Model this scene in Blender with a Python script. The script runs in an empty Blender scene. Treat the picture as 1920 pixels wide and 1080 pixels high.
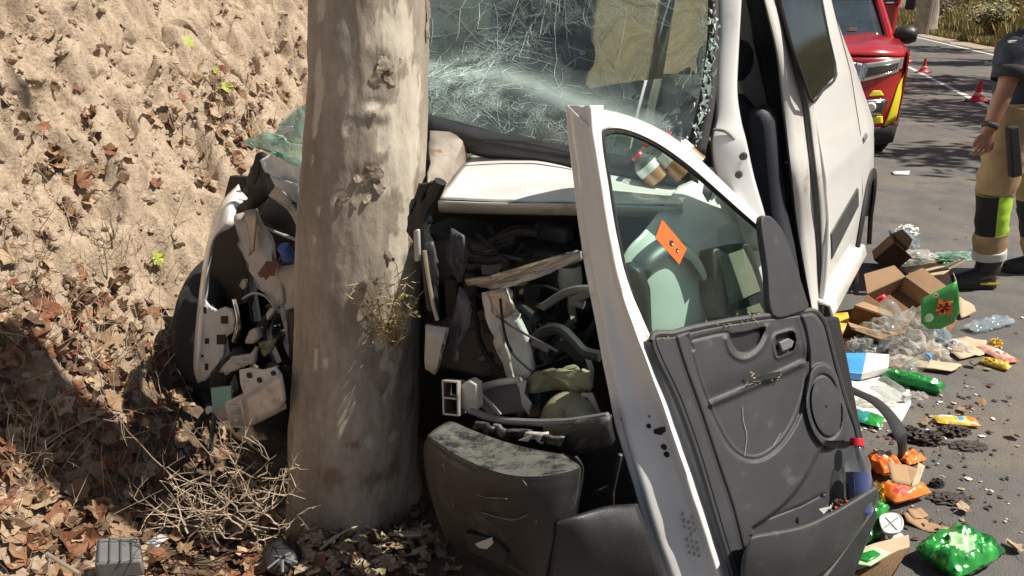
import bpy, bmesh, math, random
import numpy as np
from mathutils import Vector, Matrix, Quaternion

R = math.radians
random.seed(7)
rng = np.random.default_rng(7)
scene = bpy.context.scene
COL = scene.collection

# ------------------------------------------------------------------ camera
CAM = Vector((0.0, 0.0, 1.6)); PITCH = R(20.25); FPX = 1423.0
cam_d = bpy.data.cameras.new('camera'); cam = bpy.data.objects.new('camera', cam_d)
COL.objects.link(cam)
cam.location = CAM; cam.rotation_euler = (R(90) - PITCH, 0, 0)
cam_d.sensor_width = 36.0; cam_d.lens = 36.0 * FPX / 1920.0
cam_d.clip_start = 0.05; cam_d.clip_end = 2000
scene.camera = cam

# ------------------------------------------------------------------ sky + sun
SUN_EL, SUN_AZ = R(56), R(-5)            # azimuth measured from +X towards +Y
world = bpy.data.worlds.new('World'); scene.world = world; world.use_nodes = True
wn = world.node_tree.nodes; wl = world.node_tree.links
wn.clear()
wo = wn.new('ShaderNodeOutputWorld'); wb = wn.new('ShaderNodeBackground'); sky = wn.new('ShaderNodeTexSky')
sky.sky_type = 'NISHITA'; sky.sun_disc = False; sky.sun_elevation = SUN_EL
sky.sun_rotation = R(90) - SUN_AZ
sky.dust_density = 2.0
wb.inputs['Strength'].default_value = 0.05
wl.new(sky.outputs[0], wb.inputs['Color']); wl.new(wb.outputs[0], wo.inputs['Surface'])
sun_d = bpy.data.lights.new('sun', 'SUN'); sun = bpy.data.objects.new('sun', sun_d); COL.objects.link(sun)
sun_d.energy = 5.0; sun_d.angle = R(0.53); sun_d.color = (1.0, 0.93, 0.82)
to_sun = Vector((math.cos(SUN_EL) * math.cos(SUN_AZ), math.cos(SUN_EL) * math.sin(SUN_AZ), math.sin(SUN_EL)))
sun.rotation_euler = to_sun.to_track_quat('Z', 'Y').to_euler()
sun.location = (20, 5, 30)
scene.view_settings.view_transform = 'Standard'; scene.view_settings.look = 'None'
scene.view_settings.exposure = 0.45; scene.view_settings.gamma = 1.0
scene.view_settings.use_curve_mapping = False
scene.cycles.max_bounces = 8; scene.cycles.transparent_max_bounces = 24
scene.cycles.glossy_bounces = 4; scene.cycles.transmission_bounces = 6
scene.cycles.caustics_reflective = False; scene.cycles.caustics_refractive = False

# ------------------------------------------------------------------ measuring helpers
FWD = Vector((0, math.cos(PITCH), -math.sin(PITCH))); UP = Vector((0, math.sin(PITCH), math.cos(PITCH)))
def ray(px, py):
    return FWD * FPX + Vector((px - 960.0, 0, 0)) + UP * (540.0 - py)
def onp(px, py, p0, n):
    d = ray(px, py); return CAM + d * ((p0 - CAM).dot(n) / d.dot(n))
def gp(px, py, z=0.0): return onp(px, py, Vector((0, 0, z)), Vector((0, 0, 1)))
def at(px, py, y): return onp(px, py, Vector((0, y, 0)), Vector((0, 1, 0)))
# the van's own axes: BK runs towards its tail, RT towards its door side
HD = R(31); BK = Vector((math.sin(HD), math.cos(HD), 0)); RT = Vector((math.cos(HD), -math.sin(HD), 0))
VO = Vector((1.333, 3.02, 0)); ZV = Vector((0, 0, 1))
def van(l, s, z): return VO + BK * l + RT * s + ZV * z
def vl(px, py, l): return onp(px, py, VO + BK * l, BK)
def tilt(z):                             # how far the leaning, tumbled-home side stands inboard at height z
    return 0.10 * max(z - 0.35, -0.2) + 0.16 * max(z - 0.95, 0) + 0.12 * max(z - 1.3, 0)
def side(px, py, off=0.0):
    d = ray(px, py).normalized(); lo, hi = 1.0, 9.0
    f = lambda t: ((CAM + d * t - VO).dot(RT) + tilt((CAM + d * t).z) - off)
    a = f(lo)
    for _ in range(50):
        m = (lo + hi) / 2
        if (f(m) > 0) == (a > 0): lo = m
        else: hi = m
    return CAM + d * lo
def vside(l, z, off=0.0): return van(l, -tilt(z) + off, z)
# the open door's plane (outer skin), its normal points to the cabin side of the door
_T = at(1065, 200, 1.93); _B = at(1250, 1085, 1.55); _H = at(1500, 575, 2.15)
DN = (_B - _T).cross(_H - _T).normalized()
if DN.y > 0: DN = -DN
def dp(px, py, h=0.0): return onp(px, py, _T + DN * (0.13 + h), DN)   # h = 0 is the trim surface

# ------------------------------------------------------------------ noise
_perm = np.random.default_rng(3).permutation(512)
_perm = np.concatenate([_perm, _perm, _perm])
_grad = np.random.default_rng(4).normal(size=(512, 3)); _grad /= np.linalg.norm(_grad, axis=1)[:, None]
def perlin(x, y, z):
    x = np.asarray(x, float); y = np.asarray(y, float) + 0 * x; z = np.asarray(z, float) + 0 * x
    xi = np.floor(x).astype(int); yi = np.floor(y).astype(int); zi = np.floor(z).astype(int)
    xf, yf, zf = x - xi, y - yi, z - zi
    u, v, w = [t * t * t * (t * (t * 6 - 15) + 10) for t in (xf, yf, zf)]
    def g(i, j, k):
        h = _perm[(_perm[(_perm[(xi + i) % 512] + yi + j) % 512] + zi + k) % 512]
        gr = _grad[h]
        return gr[..., 0] * (xf - i) + gr[..., 1] * (yf - j) + gr[..., 2] * (zf - k)
    l = lambda a, b, t: a + t * (b - a)
    return l(l(l(g(0,0,0), g(1,0,0), u), l(g(0,1,0), g(1,1,0), u), v), l(l(g(0,0,1), g(1,0,1), u), l(g(0,1,1), g(1,1,1), u), v), w)
def fbm(x, y, z=0.0, o=4, s=1.0, gain=0.5):
    t = 0; a = 1.0
    for i in range(o):
        t = t + a * perlin(np.asarray(x) * s + 17 * i, np.asarray(y) * s + 5 * i, np.asarray(z) * s + 9 * i); s *= 2.03; a *= gain
    return t
def n1(p, s=1.0, o=2): return float(fbm(np.array([p[0]]), np.array([p[1]]), np.array([p[2]]), o, s)[0])

# ------------------------------------------------------------------ splines
def crom(pts, sub):
    P = [Vector(p) for p in pts]
    if len(P) < 3:
        return [P[0].lerp(P[-1], i / sub) for i in range(sub + 1)]
    out = []
    for i in range(len(P) - 1):
        p0 = P[i - 1] if i else P[0] * 2 - P[1]
        p3 = P[i + 2] if i + 2 < len(P) else P[-1] * 2 - P[-2]
        p1, p2 = P[i], P[i + 1]
        for k in range(sub):
            t = k / sub
            out.append(0.5 * ((2 * p1) + (p2 - p0) * t + (2 * p0 - 5 * p1 + 4 * p2 - p3) * t * t + (3 * p1 - p0 - 3 * p2 + p3) * t ** 3))
    out.append(P[-1]); return out
def smooth_grid(rows, su=4, sv=4):
    a = [crom(r, su) for r in rows]
    cols = [crom([a[j][i] for j in range(len(a))], sv) for i in range(len(a[0]))]
    return [[cols[i][j] for i in range(len(cols))] for j in range(len(cols[0]))]

# ------------------------------------------------------------------ materials
MATS = {}
def _mk(name):
    m = bpy.data.materials.new(name); m.use_nodes = True; MATS[name] = m
    nt = m.node_tree; return m, nt, nt.nodes['Principled BSDF']
def pm(name, col, rough=0.5, metal=0.0, var=0.12, vs=6.0, bump=0.0, bs=60.0, dirt=None, ds=4.0, dt=0.55, spec=0.5, coat=0.0, trans=0.0, alpha=1.0, stretch=None):
    m, nt, b = _mk(name); N = nt.nodes; L = nt.links
    tc = N.new('ShaderNodeTexCoord'); src = tc.outputs['Object']
    if stretch:
        mp = N.new('ShaderNodeMapping'); mp.inputs['Scale'].default_value = stretch
        L.new(src, mp.inputs[0]); src = mp.outputs[0]
    nz = N.new('ShaderNodeTexNoise'); nz.inputs['Scale'].default_value = vs; nz.inputs['Detail'].default_value = 6
    nz.inputs['Roughness'].default_value = 0.65
    L.new(src, nz.inputs['Vector'])
    rp = N.new('ShaderNodeValToRGB'); L.new(nz.outputs['Fac'], rp.inputs[0])
    c = np.array(col)
    rp.color_ramp.elements[0].position = 0.3; rp.color_ramp.elements[1].position = 0.7
    rp.color_ramp.elements[0].color = (*np.clip(c * (1 - var), 0, 1), 1); rp.color_ramp.elements[1].color = (*np.clip(c * (1 + var), 0, 1), 1)
    out = rp.outputs[0]
    if dirt:
        n2 = N.new('ShaderNodeTexNoise'); n2.inputs['Scale'].default_value = ds; n2.inputs['Detail'].default_value = 8; n2.inputs['Roughness'].default_value = 0.7
        L.new(src, n2.inputs['Vector'])
        r2 = N.new('ShaderNodeValToRGB'); r2.color_ramp.elements[0].position = dt; r2.color_ramp.elements[1].position = dt + 0.16
        L.new(n2.outputs['Fac'], r2.inputs[0])
        mx = N.new('ShaderNodeMix'); mx.data_type = 'RGBA'; L.new(r2.outputs[0], mx.inputs[0]); L.new(out, mx.inputs[6]); mx.inputs[7].default_value = (*dirt, 1)
        out = mx.outputs[2]
        rr = N.new('ShaderNodeMapRange'); rr.inputs['To Min'].default_value = rough; rr.inputs['To Max'].default_value = min(1, rough + 0.35)
        L.new(r2.outputs[0], rr.inputs[0]); L.new(rr.outputs[0], b.inputs['Roughness'])
    else:
        rr = N.new('ShaderNodeMapRange'); rr.inputs['To Min'].default_value = max(0, rough - 0.08); rr.inputs['To Max'].default_value = min(1, rough + 0.1)
        L.new(nz.outputs['Fac'], rr.inputs[0]); L.new(rr.outputs[0], b.inputs['Roughness'])
    L.new(out, b.inputs['Base Color'])
    b.inputs['Metallic'].default_value = metal
    b.inputs['Specular IOR Level'].default_value = spec
    b.inputs['Coat Weight'].default_value = coat; b.inputs['Coat Roughness'].default_value = 0.08
    b.inputs['Transmission Weight'].default_value = trans; b.inputs['Alpha'].default_value = alpha
    if bump:
        n3 = N.new('ShaderNodeTexNoise'); n3.inputs['Scale'].default_value = bs; n3.inputs['Detail'].default_value = 5
        L.new(src, n3.inputs['Vector'])
        bm_ = N.new('ShaderNodeBump'); bm_.inputs['Strength'].default_value = bump; bm_.inputs['Distance'].default_value = 0.01
        L.new(n3.outputs['Fac'], bm_.inputs['Height']); L.new(bm_.outputs[0], b.inputs['Normal'])
    return m
def glass(name, tint, haze=0.0, hazecol=(0.7, 0.85, 0.8), gloss=1.0, craze=0.0, cscale=60, rough=0.02, hs=3.0):
    """thin sheet glass or film: coloured see-through, fresnel reflection, optional milky crazing"""
    m, nt, b = _mk(name); N = nt.nodes; L = nt.links; N.remove(b)
    out = N['Material Output']
    tr = N.new('ShaderNodeBsdfTransparent'); tr.inputs[0].default_value = (*tint, 1)
    gl = N.new('ShaderNodeBsdfGlossy'); gl.inputs['Roughness'].default_value = rough
    lw = N.new('ShaderNodeLayerWeight'); lw.inputs['Blend'].default_value = 0.5
    pw = N.new('ShaderNodeMath'); pw.operation = 'POWER'; pw.inputs[1].default_value = 5.0; L.new(lw.outputs['Facing'], pw.inputs[0])
    mg = N.new('ShaderNodeMath'); mg.operation = 'MULTIPLY_ADD'; mg.inputs[1].default_value = 0.9 * gloss; mg.inputs[2].default_value = 0.045 * gloss; mg.use_clamp = True; L.new(pw.outputs[0], mg.inputs[0])
    m1 = N.new('ShaderNodeMixShader'); L.new(mg.outputs[0], m1.inputs[0]); L.new(tr.outputs[0], m1.inputs[1]); L.new(gl.outputs[0], m1.inputs[2])
    last = m1
    if haze or craze:
        df = N.new('ShaderNodeBsdfDiffuse'); df.inputs[0].default_value = (*hazecol, 1)
        tl = N.new('ShaderNodeBsdfTranslucent'); tl.inputs[0].default_value = (*hazecol, 1)
        ms = N.new('ShaderNodeMixShader'); ms.inputs[0].default_value = 0.5; L.new(df.outputs[0], ms.inputs[1]); L.new(tl.outputs[0], ms.inputs[2])
        tc = N.new('ShaderNodeTexCoord')
        nz = N.new('ShaderNodeTexNoise'); nz.inputs['Scale'].default_value = hs; nz.inputs['Detail'].default_value = 6; L.new(tc.outputs['Object'], nz.inputs['Vector'])
        mr = N.new('ShaderNodeMapRange'); mr.inputs['From Min'].default_value = 0.35; mr.inputs['From Max'].default_value = 0.75
        mr.inputs['To Min'].default_value = haze * 0.3; mr.inputs['To Max'].default_value = haze * 1.6; L.new(nz.outputs['Fac'], mr.inputs[0])
        fac = mr.outputs[0]
        if craze:
            vo = N.new('ShaderNodeTexVoronoi'); vo.feature = 'DISTANCE_TO_EDGE'; vo.inputs['Scale'].default_value = cscale
            L.new(tc.outputs['Object'], vo.inputs['Vector'])
            lt = N.new('ShaderNodeMapRange'); lt.inputs['From Min'].default_value = 0.0; lt.inputs['From Max'].default_value = 0.09
            lt.inputs['To Min'].default_value = 1.0; lt.inputs['To Max'].default_value = 0.0; L.new(vo.outputs['Distance'], lt.inputs[0])
            n4 = N.new('ShaderNodeTexNoise'); n4.inputs['Scale'].default_value = 7; n4.inputs['Detail'].default_value = 3; L.new(tc.outputs['Object'], n4.inputs['Vector'])
            g4 = N.new('ShaderNodeMapRange'); g4.inputs['From Min'].default_value = 0.4; g4.inputs['From Max'].default_value = 0.62; L.new(n4.outputs['Fac'], g4.inputs[0])
            mm = N.new('ShaderNodeMath'); mm.operation = 'MULTIPLY'; L.new(lt.outputs[0], mm.inputs[0]); L.new(g4.outputs[0], mm.inputs[1])
            mc = N.new('ShaderNodeMath'); mc.operation = 'MULTIPLY_ADD'; mc.inputs[1].default_value = craze; L.new(mm.outputs[0], mc.inputs[0]); L.new(fac, mc.inputs[2])
            mc.use_clamp = True; fac = mc.outputs[0]
        m2 = N.new('ShaderNodeMixShader'); L.new(fac, m2.inputs[0]); L.new(m1.outputs[0], m2.inputs[1]); L.new(ms.outputs[0], m2.inputs[2]); last = m2
    L.new(last.outputs[0], out.inputs['Surface'])
    return m

# ------------------------------------------------------------------ mesh helpers
ROOT = {}                                 # world place of the Empty a thing hangs on
def off_of(p):
    while p is not None:
        if p.name in ROOT: return ROOT[p.name]
        p = p.parent
    return Vector()
def props(o, label=None, cat=None, group=None, kind=None):
    if label: o['label'] = label
    if cat: o['category'] = cat
    if group: o['group'] = group
    if kind: o['kind'] = kind
    return o
def thing(name, label, cat, loc, group=None, local=False, rot=(0, 0, 0)):
    o = bpy.data.objects.new(name, None); COL.objects.link(o); o.location = loc; o.rotation_euler = rot
    o.empty_display_size = 0.1
    props(o, label, cat, group)
    ROOT[o.name] = Vector() if local else Vector(loc)
    return o
class MB:
    def __init__(s): s.v = []; s.f = []; s.m = []
    def add(s, pts, faces, m=0):
        o = len(s.v); s.v += [tuple(p) for p in pts]
        s.f += [tuple(o + i for i in f) for f in faces]; s.m += [m] * len(faces); return s
    def grid(s, rows, m=0, wrap=False):
        nr, nc = len(rows), len(rows[0]); pts = [p for r in rows for p in r]; fs = []
        for j in range(nr - 1):
            for i in range(nc if wrap else nc - 1):
                k = (i + 1) % nc
                fs.append((j * nc + i, j * nc + k, (j + 1) * nc + k, (j + 1) * nc + i))
        return s.add(pts, fs, m)
    def box(s, c, size, rot=None, m=0, taper=1.0):
        c = Vector(c); pts = []
        for z in (-.5, .5):
            t = taper if z > 0 else 1
            for x, y in ((-.5, -.5), (.5, -.5), (.5, .5), (-.5, .5)):
                p = Vector((x * size[0] * t, y * size[1] * t, z * size[2]))
                if rot is not None: p = rot @ p
                pts.append(c + p)
        return s.add(pts, [(3, 2, 1, 0), (4, 5, 6, 7), (0, 1, 5, 4), (1, 2, 6, 5), (2, 3, 7, 6), (3, 0, 4, 7)], m)
    def prism(s, poly, vec, m=0):
        n = len(poly); a = [Vector(p) for p in poly]; vec = Vector(vec)
        return s.add(a + [p + vec for p in a], [tuple(range(n)), tuple(range(2 * n - 1, n - 1, -1))] + [(i, n + i, n + (i + 1) % n, (i + 1) % n) for i in range(n)], m)
    def tube(s, path, rad, n=8, m=0, flat=1.0, caps=True, up=None):
        P = [Vector(p) for p in path]; k = len(P)
        if not hasattr(rad, '__len__'): rad = [rad] * k
        t0 = (P[1] - P[0]).normalized()
        u = Vector(up) if up is not None else (Vector((0, 0, 1)) if abs(t0.z) < .9 else Vector((1, 0, 0)))
        rows = []
        for i in range(k):
            t = (P[min(i + 1, k - 1)] - P[max(i - 1, 0)])
            t = t.normalized() if t.length > 1e-9 else t0
            u = (u - t * u.dot(t))
            u = u.normalized() if u.length > 1e-6 else t.orthogonal().normalized()
            w = t.cross(u)
            rr = rad[i]; ru, rw = (rr if hasattr(rr, '__len__') else (rr, rr * flat))
            rows.append([P[i] + u * (math.cos(2 * math.pi * j / n) * ru) + w * (math.sin(2 * math.pi * j / n) * rw) for j in range(n)])
        o = len(s.v); s.grid(rows, m, wrap=True)
        if caps:
            s.f.append(tuple(o + j for j in reversed(range(n)))); s.m.append(m)
            s.f.append(tuple(o + (k - 1) * n + j for j in range(n))); s.m.append(m)
        return s
    def lathe(s, prof, org, axis=(0, 0, 1), n=16, m=0, xdir=None, sx=1.0, mats=None):
        a = Vector(axis).normalized(); u = Vector(xdir) if xdir is not None else a.orthogonal(); u = (u - a * u.dot(a)).normalized(); w = a.cross(u); org = Vector(org)
        rows = [[org + a * h + u * (math.cos(2 * math.pi * j / n) * r * sx) + w * (math.sin(2 * math.pi * j / n) * r) for j in range(n)] for r, h in prof]
        if mats is None: return s.grid(rows, m, wrap=True)
        for i in range(len(rows) - 1): s.grid(rows[i:i + 2], mats[i], wrap=True)
        return s
    def build(s, name, mat, parent=None, smooth=40, solid=0.0, bevel=0.0, sub=0, kind=None, label=None, cat=None, group=None, local=False, soff=0.0, bseg=2, weld=False):
        off = off_of(parent) if parent is not None else Vector()
        V = [Vector(p) - off for p in s.v]
        org = None
        if parent is None and not local and kind != 'structure' and V:
            lo = Vector([min(p[i] for p in V) for i in range(3)]); hi = Vector([max(p[i] for p in V) for i in range(3)])
            org = Vector(((lo.x + hi.x) / 2, (lo.y + hi.y) / 2, lo.z)); V = [p - org for p in V]
        me = bpy.data.meshes.new(name); me.from_pydata(V, [], s.f)
        if not isinstance(mat, (list, tuple)): mat = [mat]
        for q in mat: me.materials.append(MATS[q] if isinstance(q, str) else q)
        if len(mat) > 1: me.polygons.foreach_set('material_index', s.m)
        if weld:
            b = bmesh.new(); b.from_mesh(me); bmesh.ops.remove_doubles(b, verts=b.verts, dist=1e-5); b.to_mesh(me); b.free()
        b = bmesh.new(); b.from_mesh(me); bmesh.ops.recalc_face_normals(b, faces=b.faces); b.to_mesh(me); b.free()
        if smooth:
            me.polygons.foreach_set('use_smooth', [True] * len(me.polygons)); me.set_sharp_from_angle(angle=R(smooth))
        me.update()
        o = bpy.data.objects.new(name, me); COL.objects.link(o)
        if org is not None: o.location = org
        if parent is not None: o.parent = parent
        if solid:
            md = o.modifiers.new('thickness', 'SOLIDIFY'); md.thickness = solid; md.offset = soff
        if bevel:
            md = o.modifiers.new('edges', 'BEVEL'); md.width = bevel; md.segments = bseg; md.limit_method = 'ANGLE'; md.angle_limit = R(35)
        if sub:
            md = o.modifiers.new('smooth', 'SUBSURF'); md.levels = sub; md.render_levels = sub
        props(o, label, cat, group, kind)
        return o
def copy_tree(o, parent=None):
    c = o.copy(); COL.objects.link(c); c.parent = parent
    if o.name in ROOT: ROOT[c.name] = ROOT[o.name]
    for ch in list(o.children): copy_tree(ch, c)
    return c
def crumpled(poly, amp=0.01, scale=8.0, cuts=3, seed=0.0, nrm=None):
    """fill an outline, cut it finer and dent it; returns an MB"""
    b = bmesh.new(); vs = [b.verts.new(p) for p in poly]; f = b.faces.new(vs)
    bmesh.ops.triangulate(b, faces=[f]); bmesh.ops.subdivide_edges(b, edges=b.edges, cuts=cuts, use_grid_fill=True)
    bmesh.ops.triangulate(b, faces=b.faces)
    b.normal_update(); n = Vector(nrm) if nrm is not None else Vector(np.mean([tuple(q.normal * q.calc_area()) for q in b.faces], axis=0)).normalized()
    co = np.array([tuple(q.co) for q in b.verts])
    h = fbm(co[:, 0] + seed, co[:, 1] + seed * 2, co[:, 2], 3, scale) * amp * 2
    for q, k in zip(b.verts, h): q.co += n * float(k)
    b.verts.index_update(); m = MB(); m.add([q.co.copy() for q in b.verts], [tuple(q.index for q in f.verts) for f in b.faces]); b.free(); return m
def plate(px, l, fn=None):
    """outline of pixels (x, y[, l]) laid on planes across the van"""
    return [vl(p[0], p[1], p[2] if len(p) > 2 else l) for p in px]
def inside(px, py, poly):
    px = np.asarray(px, float); py = np.asarray(py, float); c = np.zeros(px.shape, bool); n = len(poly); j = n - 1
    for i in range(n):
        xi, yi = poly[i][:2]; xj, yj = poly[j][:2]
        c ^= ((yi > py) != (yj > py)) & (px < (xj - xi) * (py - yi) / (yj - yi + 1e-12) + xi); j = i
    return c
def pdist(px, py, line, closed=False):
    d = np.full(np.shape(px), 1e9); n = len(line)
    for i in range(n if closed else n - 1):
        ax, ay = line[i][:2]; bx, by = line[(i + 1) % n][:2]; ux, uy = bx - ax, by - ay; q = ux * ux + uy * uy + 1e-12
        t = np.clip(((px - ax) * ux + (py - ay) * uy) / q, 0, 1); d = np.minimum(d, np.hypot(px - ax - t * ux, py - ay - t * uy))
    return d
def sm2(pts, sub=6, closed=False):
    q = [(p[0], p[1], 0) for p in pts]
    if closed:
        r = crom([q[-1]] + q + [q[0], q[1]], sub)[sub:-sub - 1 + 0]
        return [(p.x, p.y) for p in r][:len(q) * sub]
    return [(p.x, p.y) for p in crom(q, sub)]
# ================================================================== materials
pm('white_paint', (0.80, 0.80, 0.78), 0.28, var=0.03, vs=3, coat=0.4, dirt=(0.46, 0.40, 0.32), ds=9, dt=0.62)
pm('white_sheet', (0.62, 0.61, 0.58), 0.4, var=0.08, vs=9, dirt=(0.34, 0.28, 0.21), ds=7, dt=0.56)
pm('primer', (0.50, 0.47, 0.42), 0.5, var=0.14, vs=12, dirt=(0.2, 0.15, 0.1), ds=9, dt=0.55, bump=.15, bs=40)
pm('bent_steel', (0.44, 0.39, 0.33), 0.45, metal=0.5, var=0.25, vs=14, dirt=(0.2, 0.12, 0.07), ds=10, dt=0.56)
pm('aluminium', (0.55, 0.52, 0.49), 0.42, metal=0.35, var=0.18, vs=18, dirt=(0.18, 0.15, 0.12), ds=22, dt=0.56)
pm('black_plastic', (0.022, 0.022, 0.024), 0.45, var=0.3, vs=12, bump=.12, bs=220)
pm('black_rubber', (0.02, 0.02, 0.021), 0.75, var=0.3, vs=20, bump=.2, bs=120, dirt=(0.09, 0.075, 0.06), ds=9, dt=0.58)
pm('trim_plastic', (0.050, 0.052, 0.056), 0.47, var=0.16, vs=7, bump=.28, bs=520, dirt=(0.13, 0.12, 0.10), ds=14, dt=0.60)
pm('bumper_plastic', (0.020, 0.020, 0.021), 0.42, var=0.25, vs=10, bump=.2, bs=300, dirt=(0.075, 0.072, 0.062), ds=9, dt=0.55)
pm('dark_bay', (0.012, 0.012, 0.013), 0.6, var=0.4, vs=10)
pm('navy_trim', (0.018, 0.021, 0.032), 0.6, var=0.25, vs=12, bump=.2, bs=200)
pm('grey_plastic', (0.16, 0.16, 0.16), 0.5, var=0.15, vs=12, bump=.1, bs=120)
pm('pale_plastic', (0.48, 0.46, 0.41), 0.4, var=0.12, vs=12, dirt=(0.2, 0.16, 0.12), ds=14, dt=0.6)
pm('yellowed_plastic', (0.30, 0.29, 0.18), 0.4, var=0.2, vs=12, dirt=(0.12, 0.11, 0.07), ds=16, dt=0.52)
pm('blue_plastic', (0.05, 0.12, 0.38), 0.35, var=0.1)
pm('slate_plastic', (0.075, 0.08, 0.088), 0.4, var=0.1)
pm('tan_lining', (0.36, 0.27, 0.16), 0.8, var=0.25, vs=5, bump=.2, bs=30)
pm('grey_lining', (0.30, 0.30, 0.31), 0.7, var=0.1)
pm('chrome', (0.75, 0.75, 0.75), 0.12, metal=1.0, var=0.05)
pm('mirror', (0.85, 0.9, 0.88), 0.03, metal=1.0, var=0.01)
pm('orange_card', (0.78, 0.16, 0.03), 0.5, var=0.08)
pm('teal_label', (0.30, 0.52, 0.46), 0.5, var=0.1)
pm('asphalt', (0.112, 0.107, 0.102), 0.84, var=0.25, vs=3.2, bump=.7, bs=170, dirt=(0.175, 0.152, 0.125), ds=1.7, dt=0.47)
pm('road_paint', (0.62, 0.61, 0.57), 0.7, var=0.12, vs=12, dirt=(0.13, 0.125, 0.12), ds=14, dt=0.58)
pm('dust', (0.36, 0.28, 0.20), 0.95, var=0.25, vs=5, bump=.4, bs=60)
pm('clod', (0.45, 0.34, 0.235), 0.95, var=0.3, vs=16, bump=.5, bs=120)
pm('leaf_rust', (0.20, 0.085, 0.042), 0.75, var=0.45, vs=18)
pm('leaf_tan', (0.26, 0.165, 0.095), 0.75, var=0.35, vs=18)
pm('leaf_brown', (0.12, 0.068, 0.038), 0.8, var=0.4, vs=18)
pm('leaf_pale', (0.38, 0.28, 0.18), 0.75, var=0.3, vs=18)
pm('leaf_lime', (0.36, 0.40, 0.07), 0.6, var=0.3, vs=14)
pm('twig', (0.30, 0.22, 0.155), 0.85, var=0.35, vs=10)
pm('twig_pale', (0.46, 0.37, 0.27), 0.85, var=0.3, vs=10)
pm('straw', (0.48, 0.37, 0.20), 0.8, var=0.35, vs=6)
pm('dead_bark', (0.16, 0.12, 0.09), 0.9, var=0.3, vs=8, bump=.8, bs=30, stretch=(1, 1, .25))
for k, c in enumerate([(0.40, 0.31, 0.14), (0.30, 0.26, 0.10), (0.20, 0.20, 0.075), (0.46, 0.38, 0.2)]): pm('grass%d' % k, c, 0.8, var=0.25, vs=0.6)
for k, c in enumerate([(0.065, 0.10, 0.03), (0.10, 0.13, 0.035), (0.15, 0.13, 0.04)]):
    pm('crown%d' % k, c, 0.6, var=0.3, vs=1.5)
pm('shrub_green', (0.10, 0.12, 0.04), 0.7, var=0.4, vs=3)
pm('shrub_rust', (0.20, 0.085, 0.045), 0.75, var=0.4, vs=3)

def soil_mat():
    m, nt, b = _mk('soil'); N = nt.nodes; L = nt.links
    tc = N.new('ShaderNodeTexCoord'); at_ = N.new('ShaderNodeAttribute'); at_.attribute_name = 'humus'
    def noise(s, d=8, r=.65):
        n = N.new('ShaderNodeTexNoise'); n.inputs['Scale'].default_value = s; n.inputs['Detail'].default_value = d; n.inputs['Roughness'].default_value = r
        L.new(tc.outputs['Object'], n.inputs['Vector']); return n
    def ramp(src, stops):
        r = N.new('ShaderNodeValToRGB'); L.new(src, r.inputs[0]); e = r.color_ramp.elements
        while len(e) < len(stops): e.new(0.5)
        for q, (p, c) in zip(e, stops): q.position = p; q.color = (*c, 1)
        return r.outputs[0]
    def mix(f, a, c):
        q = N.new('ShaderNodeMix'); q.data_type = 'RGBA'
        if isinstance(f, float): q.inputs[0].default_value = f
        else: L.new(f, q.inputs[0])
        L.new(a, q.inputs[6]); L.new(c, q.inputs[7]); return q.outputs[2]
    sand = ramp(noise(5).outputs['Fac'], [(0.25, (0.28, 0.205, 0.14)), (0.5, (0.43, 0.335, 0.24)), (0.75, (0.55, 0.445, 0.335))])
    speck = ramp(noise(55, 4, .7).outputs['Fac'], [(0.36, (0.20, 0.145, 0.10)), (0.46, (0.42, 0.33, 0.25)), (0.62, (0.58, 0.48, 0.38))])
    sand = mix(0.45, sand, speck)
    hum = ramp(noise(9).outputs['Fac'], [(0.3, (0.06, 0.042, 0.028)), (0.55, (0.14, 0.095, 0.06)), (0.75, (0.24, 0.165, 0.105))])
    L.new(mix(at_.outputs['Fac'], sand, hum), b.inputs['Base Color'])
    b.inputs['Roughness'].default_value = 0.97; b.inputs['Specular IOR Level'].default_value = 0.15
    bp = N.new('ShaderNodeBump'); bp.inputs['Strength'].default_value = 0.9; bp.inputs['Distance'].default_value = 0.012
    L.new(noise(70, 6, .7).outputs['Fac'], bp.inputs['Height']); L.new(bp.outputs[0], b.inputs['Normal'])
soil_mat()
def dust_top(name, col, amt=.8):
    """settled dust on whatever part of a surface faces up"""
    m = MATS[name]; N = m.node_tree.nodes; L = m.node_tree.links; b = N['Principled BSDF']; src = b.inputs['Base Color'].links[0].from_socket
    ge = N.new('ShaderNodeNewGeometry'); sx = N.new('ShaderNodeSeparateXYZ'); L.new(ge.outputs['Normal'], sx.inputs[0])
    tc = N.new('ShaderNodeTexCoord'); nz = N.new('ShaderNodeTexNoise'); nz.inputs['Scale'].default_value = 22; nz.inputs['Detail'].default_value = 8; nz.inputs['Roughness'].default_value = .75; L.new(tc.outputs['Object'], nz.inputs['Vector'])
    r1 = N.new('ShaderNodeMapRange'); r1.inputs['From Min'].default_value = .45; r1.inputs['From Max'].default_value = .8; L.new(sx.outputs['Z'], r1.inputs[0])
    r2 = N.new('ShaderNodeMapRange'); r2.inputs['From Min'].default_value = .40; r2.inputs['From Max'].default_value = .56; r2.inputs['To Max'].default_value = amt; L.new(nz.outputs['Fac'], r2.inputs[0])
    mu = N.new('ShaderNodeMath'); mu.operation = 'MULTIPLY'; L.new(r1.outputs[0], mu.inputs[0]); L.new(r2.outputs[0], mu.inputs[1])
    mx = N.new('ShaderNodeMix'); mx.data_type = 'RGBA'; L.new(mu.outputs[0], mx.inputs[0]); L.new(src, mx.inputs[6]); mx.inputs[7].default_value = (*col, 1); L.new(mx.outputs[2], b.inputs['Base Color'])
dust_top('bumper_plastic', (0.15, 0.155, 0.135)); dust_top('trim_plastic', (0.10, 0.095, 0.085), .5)

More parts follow.
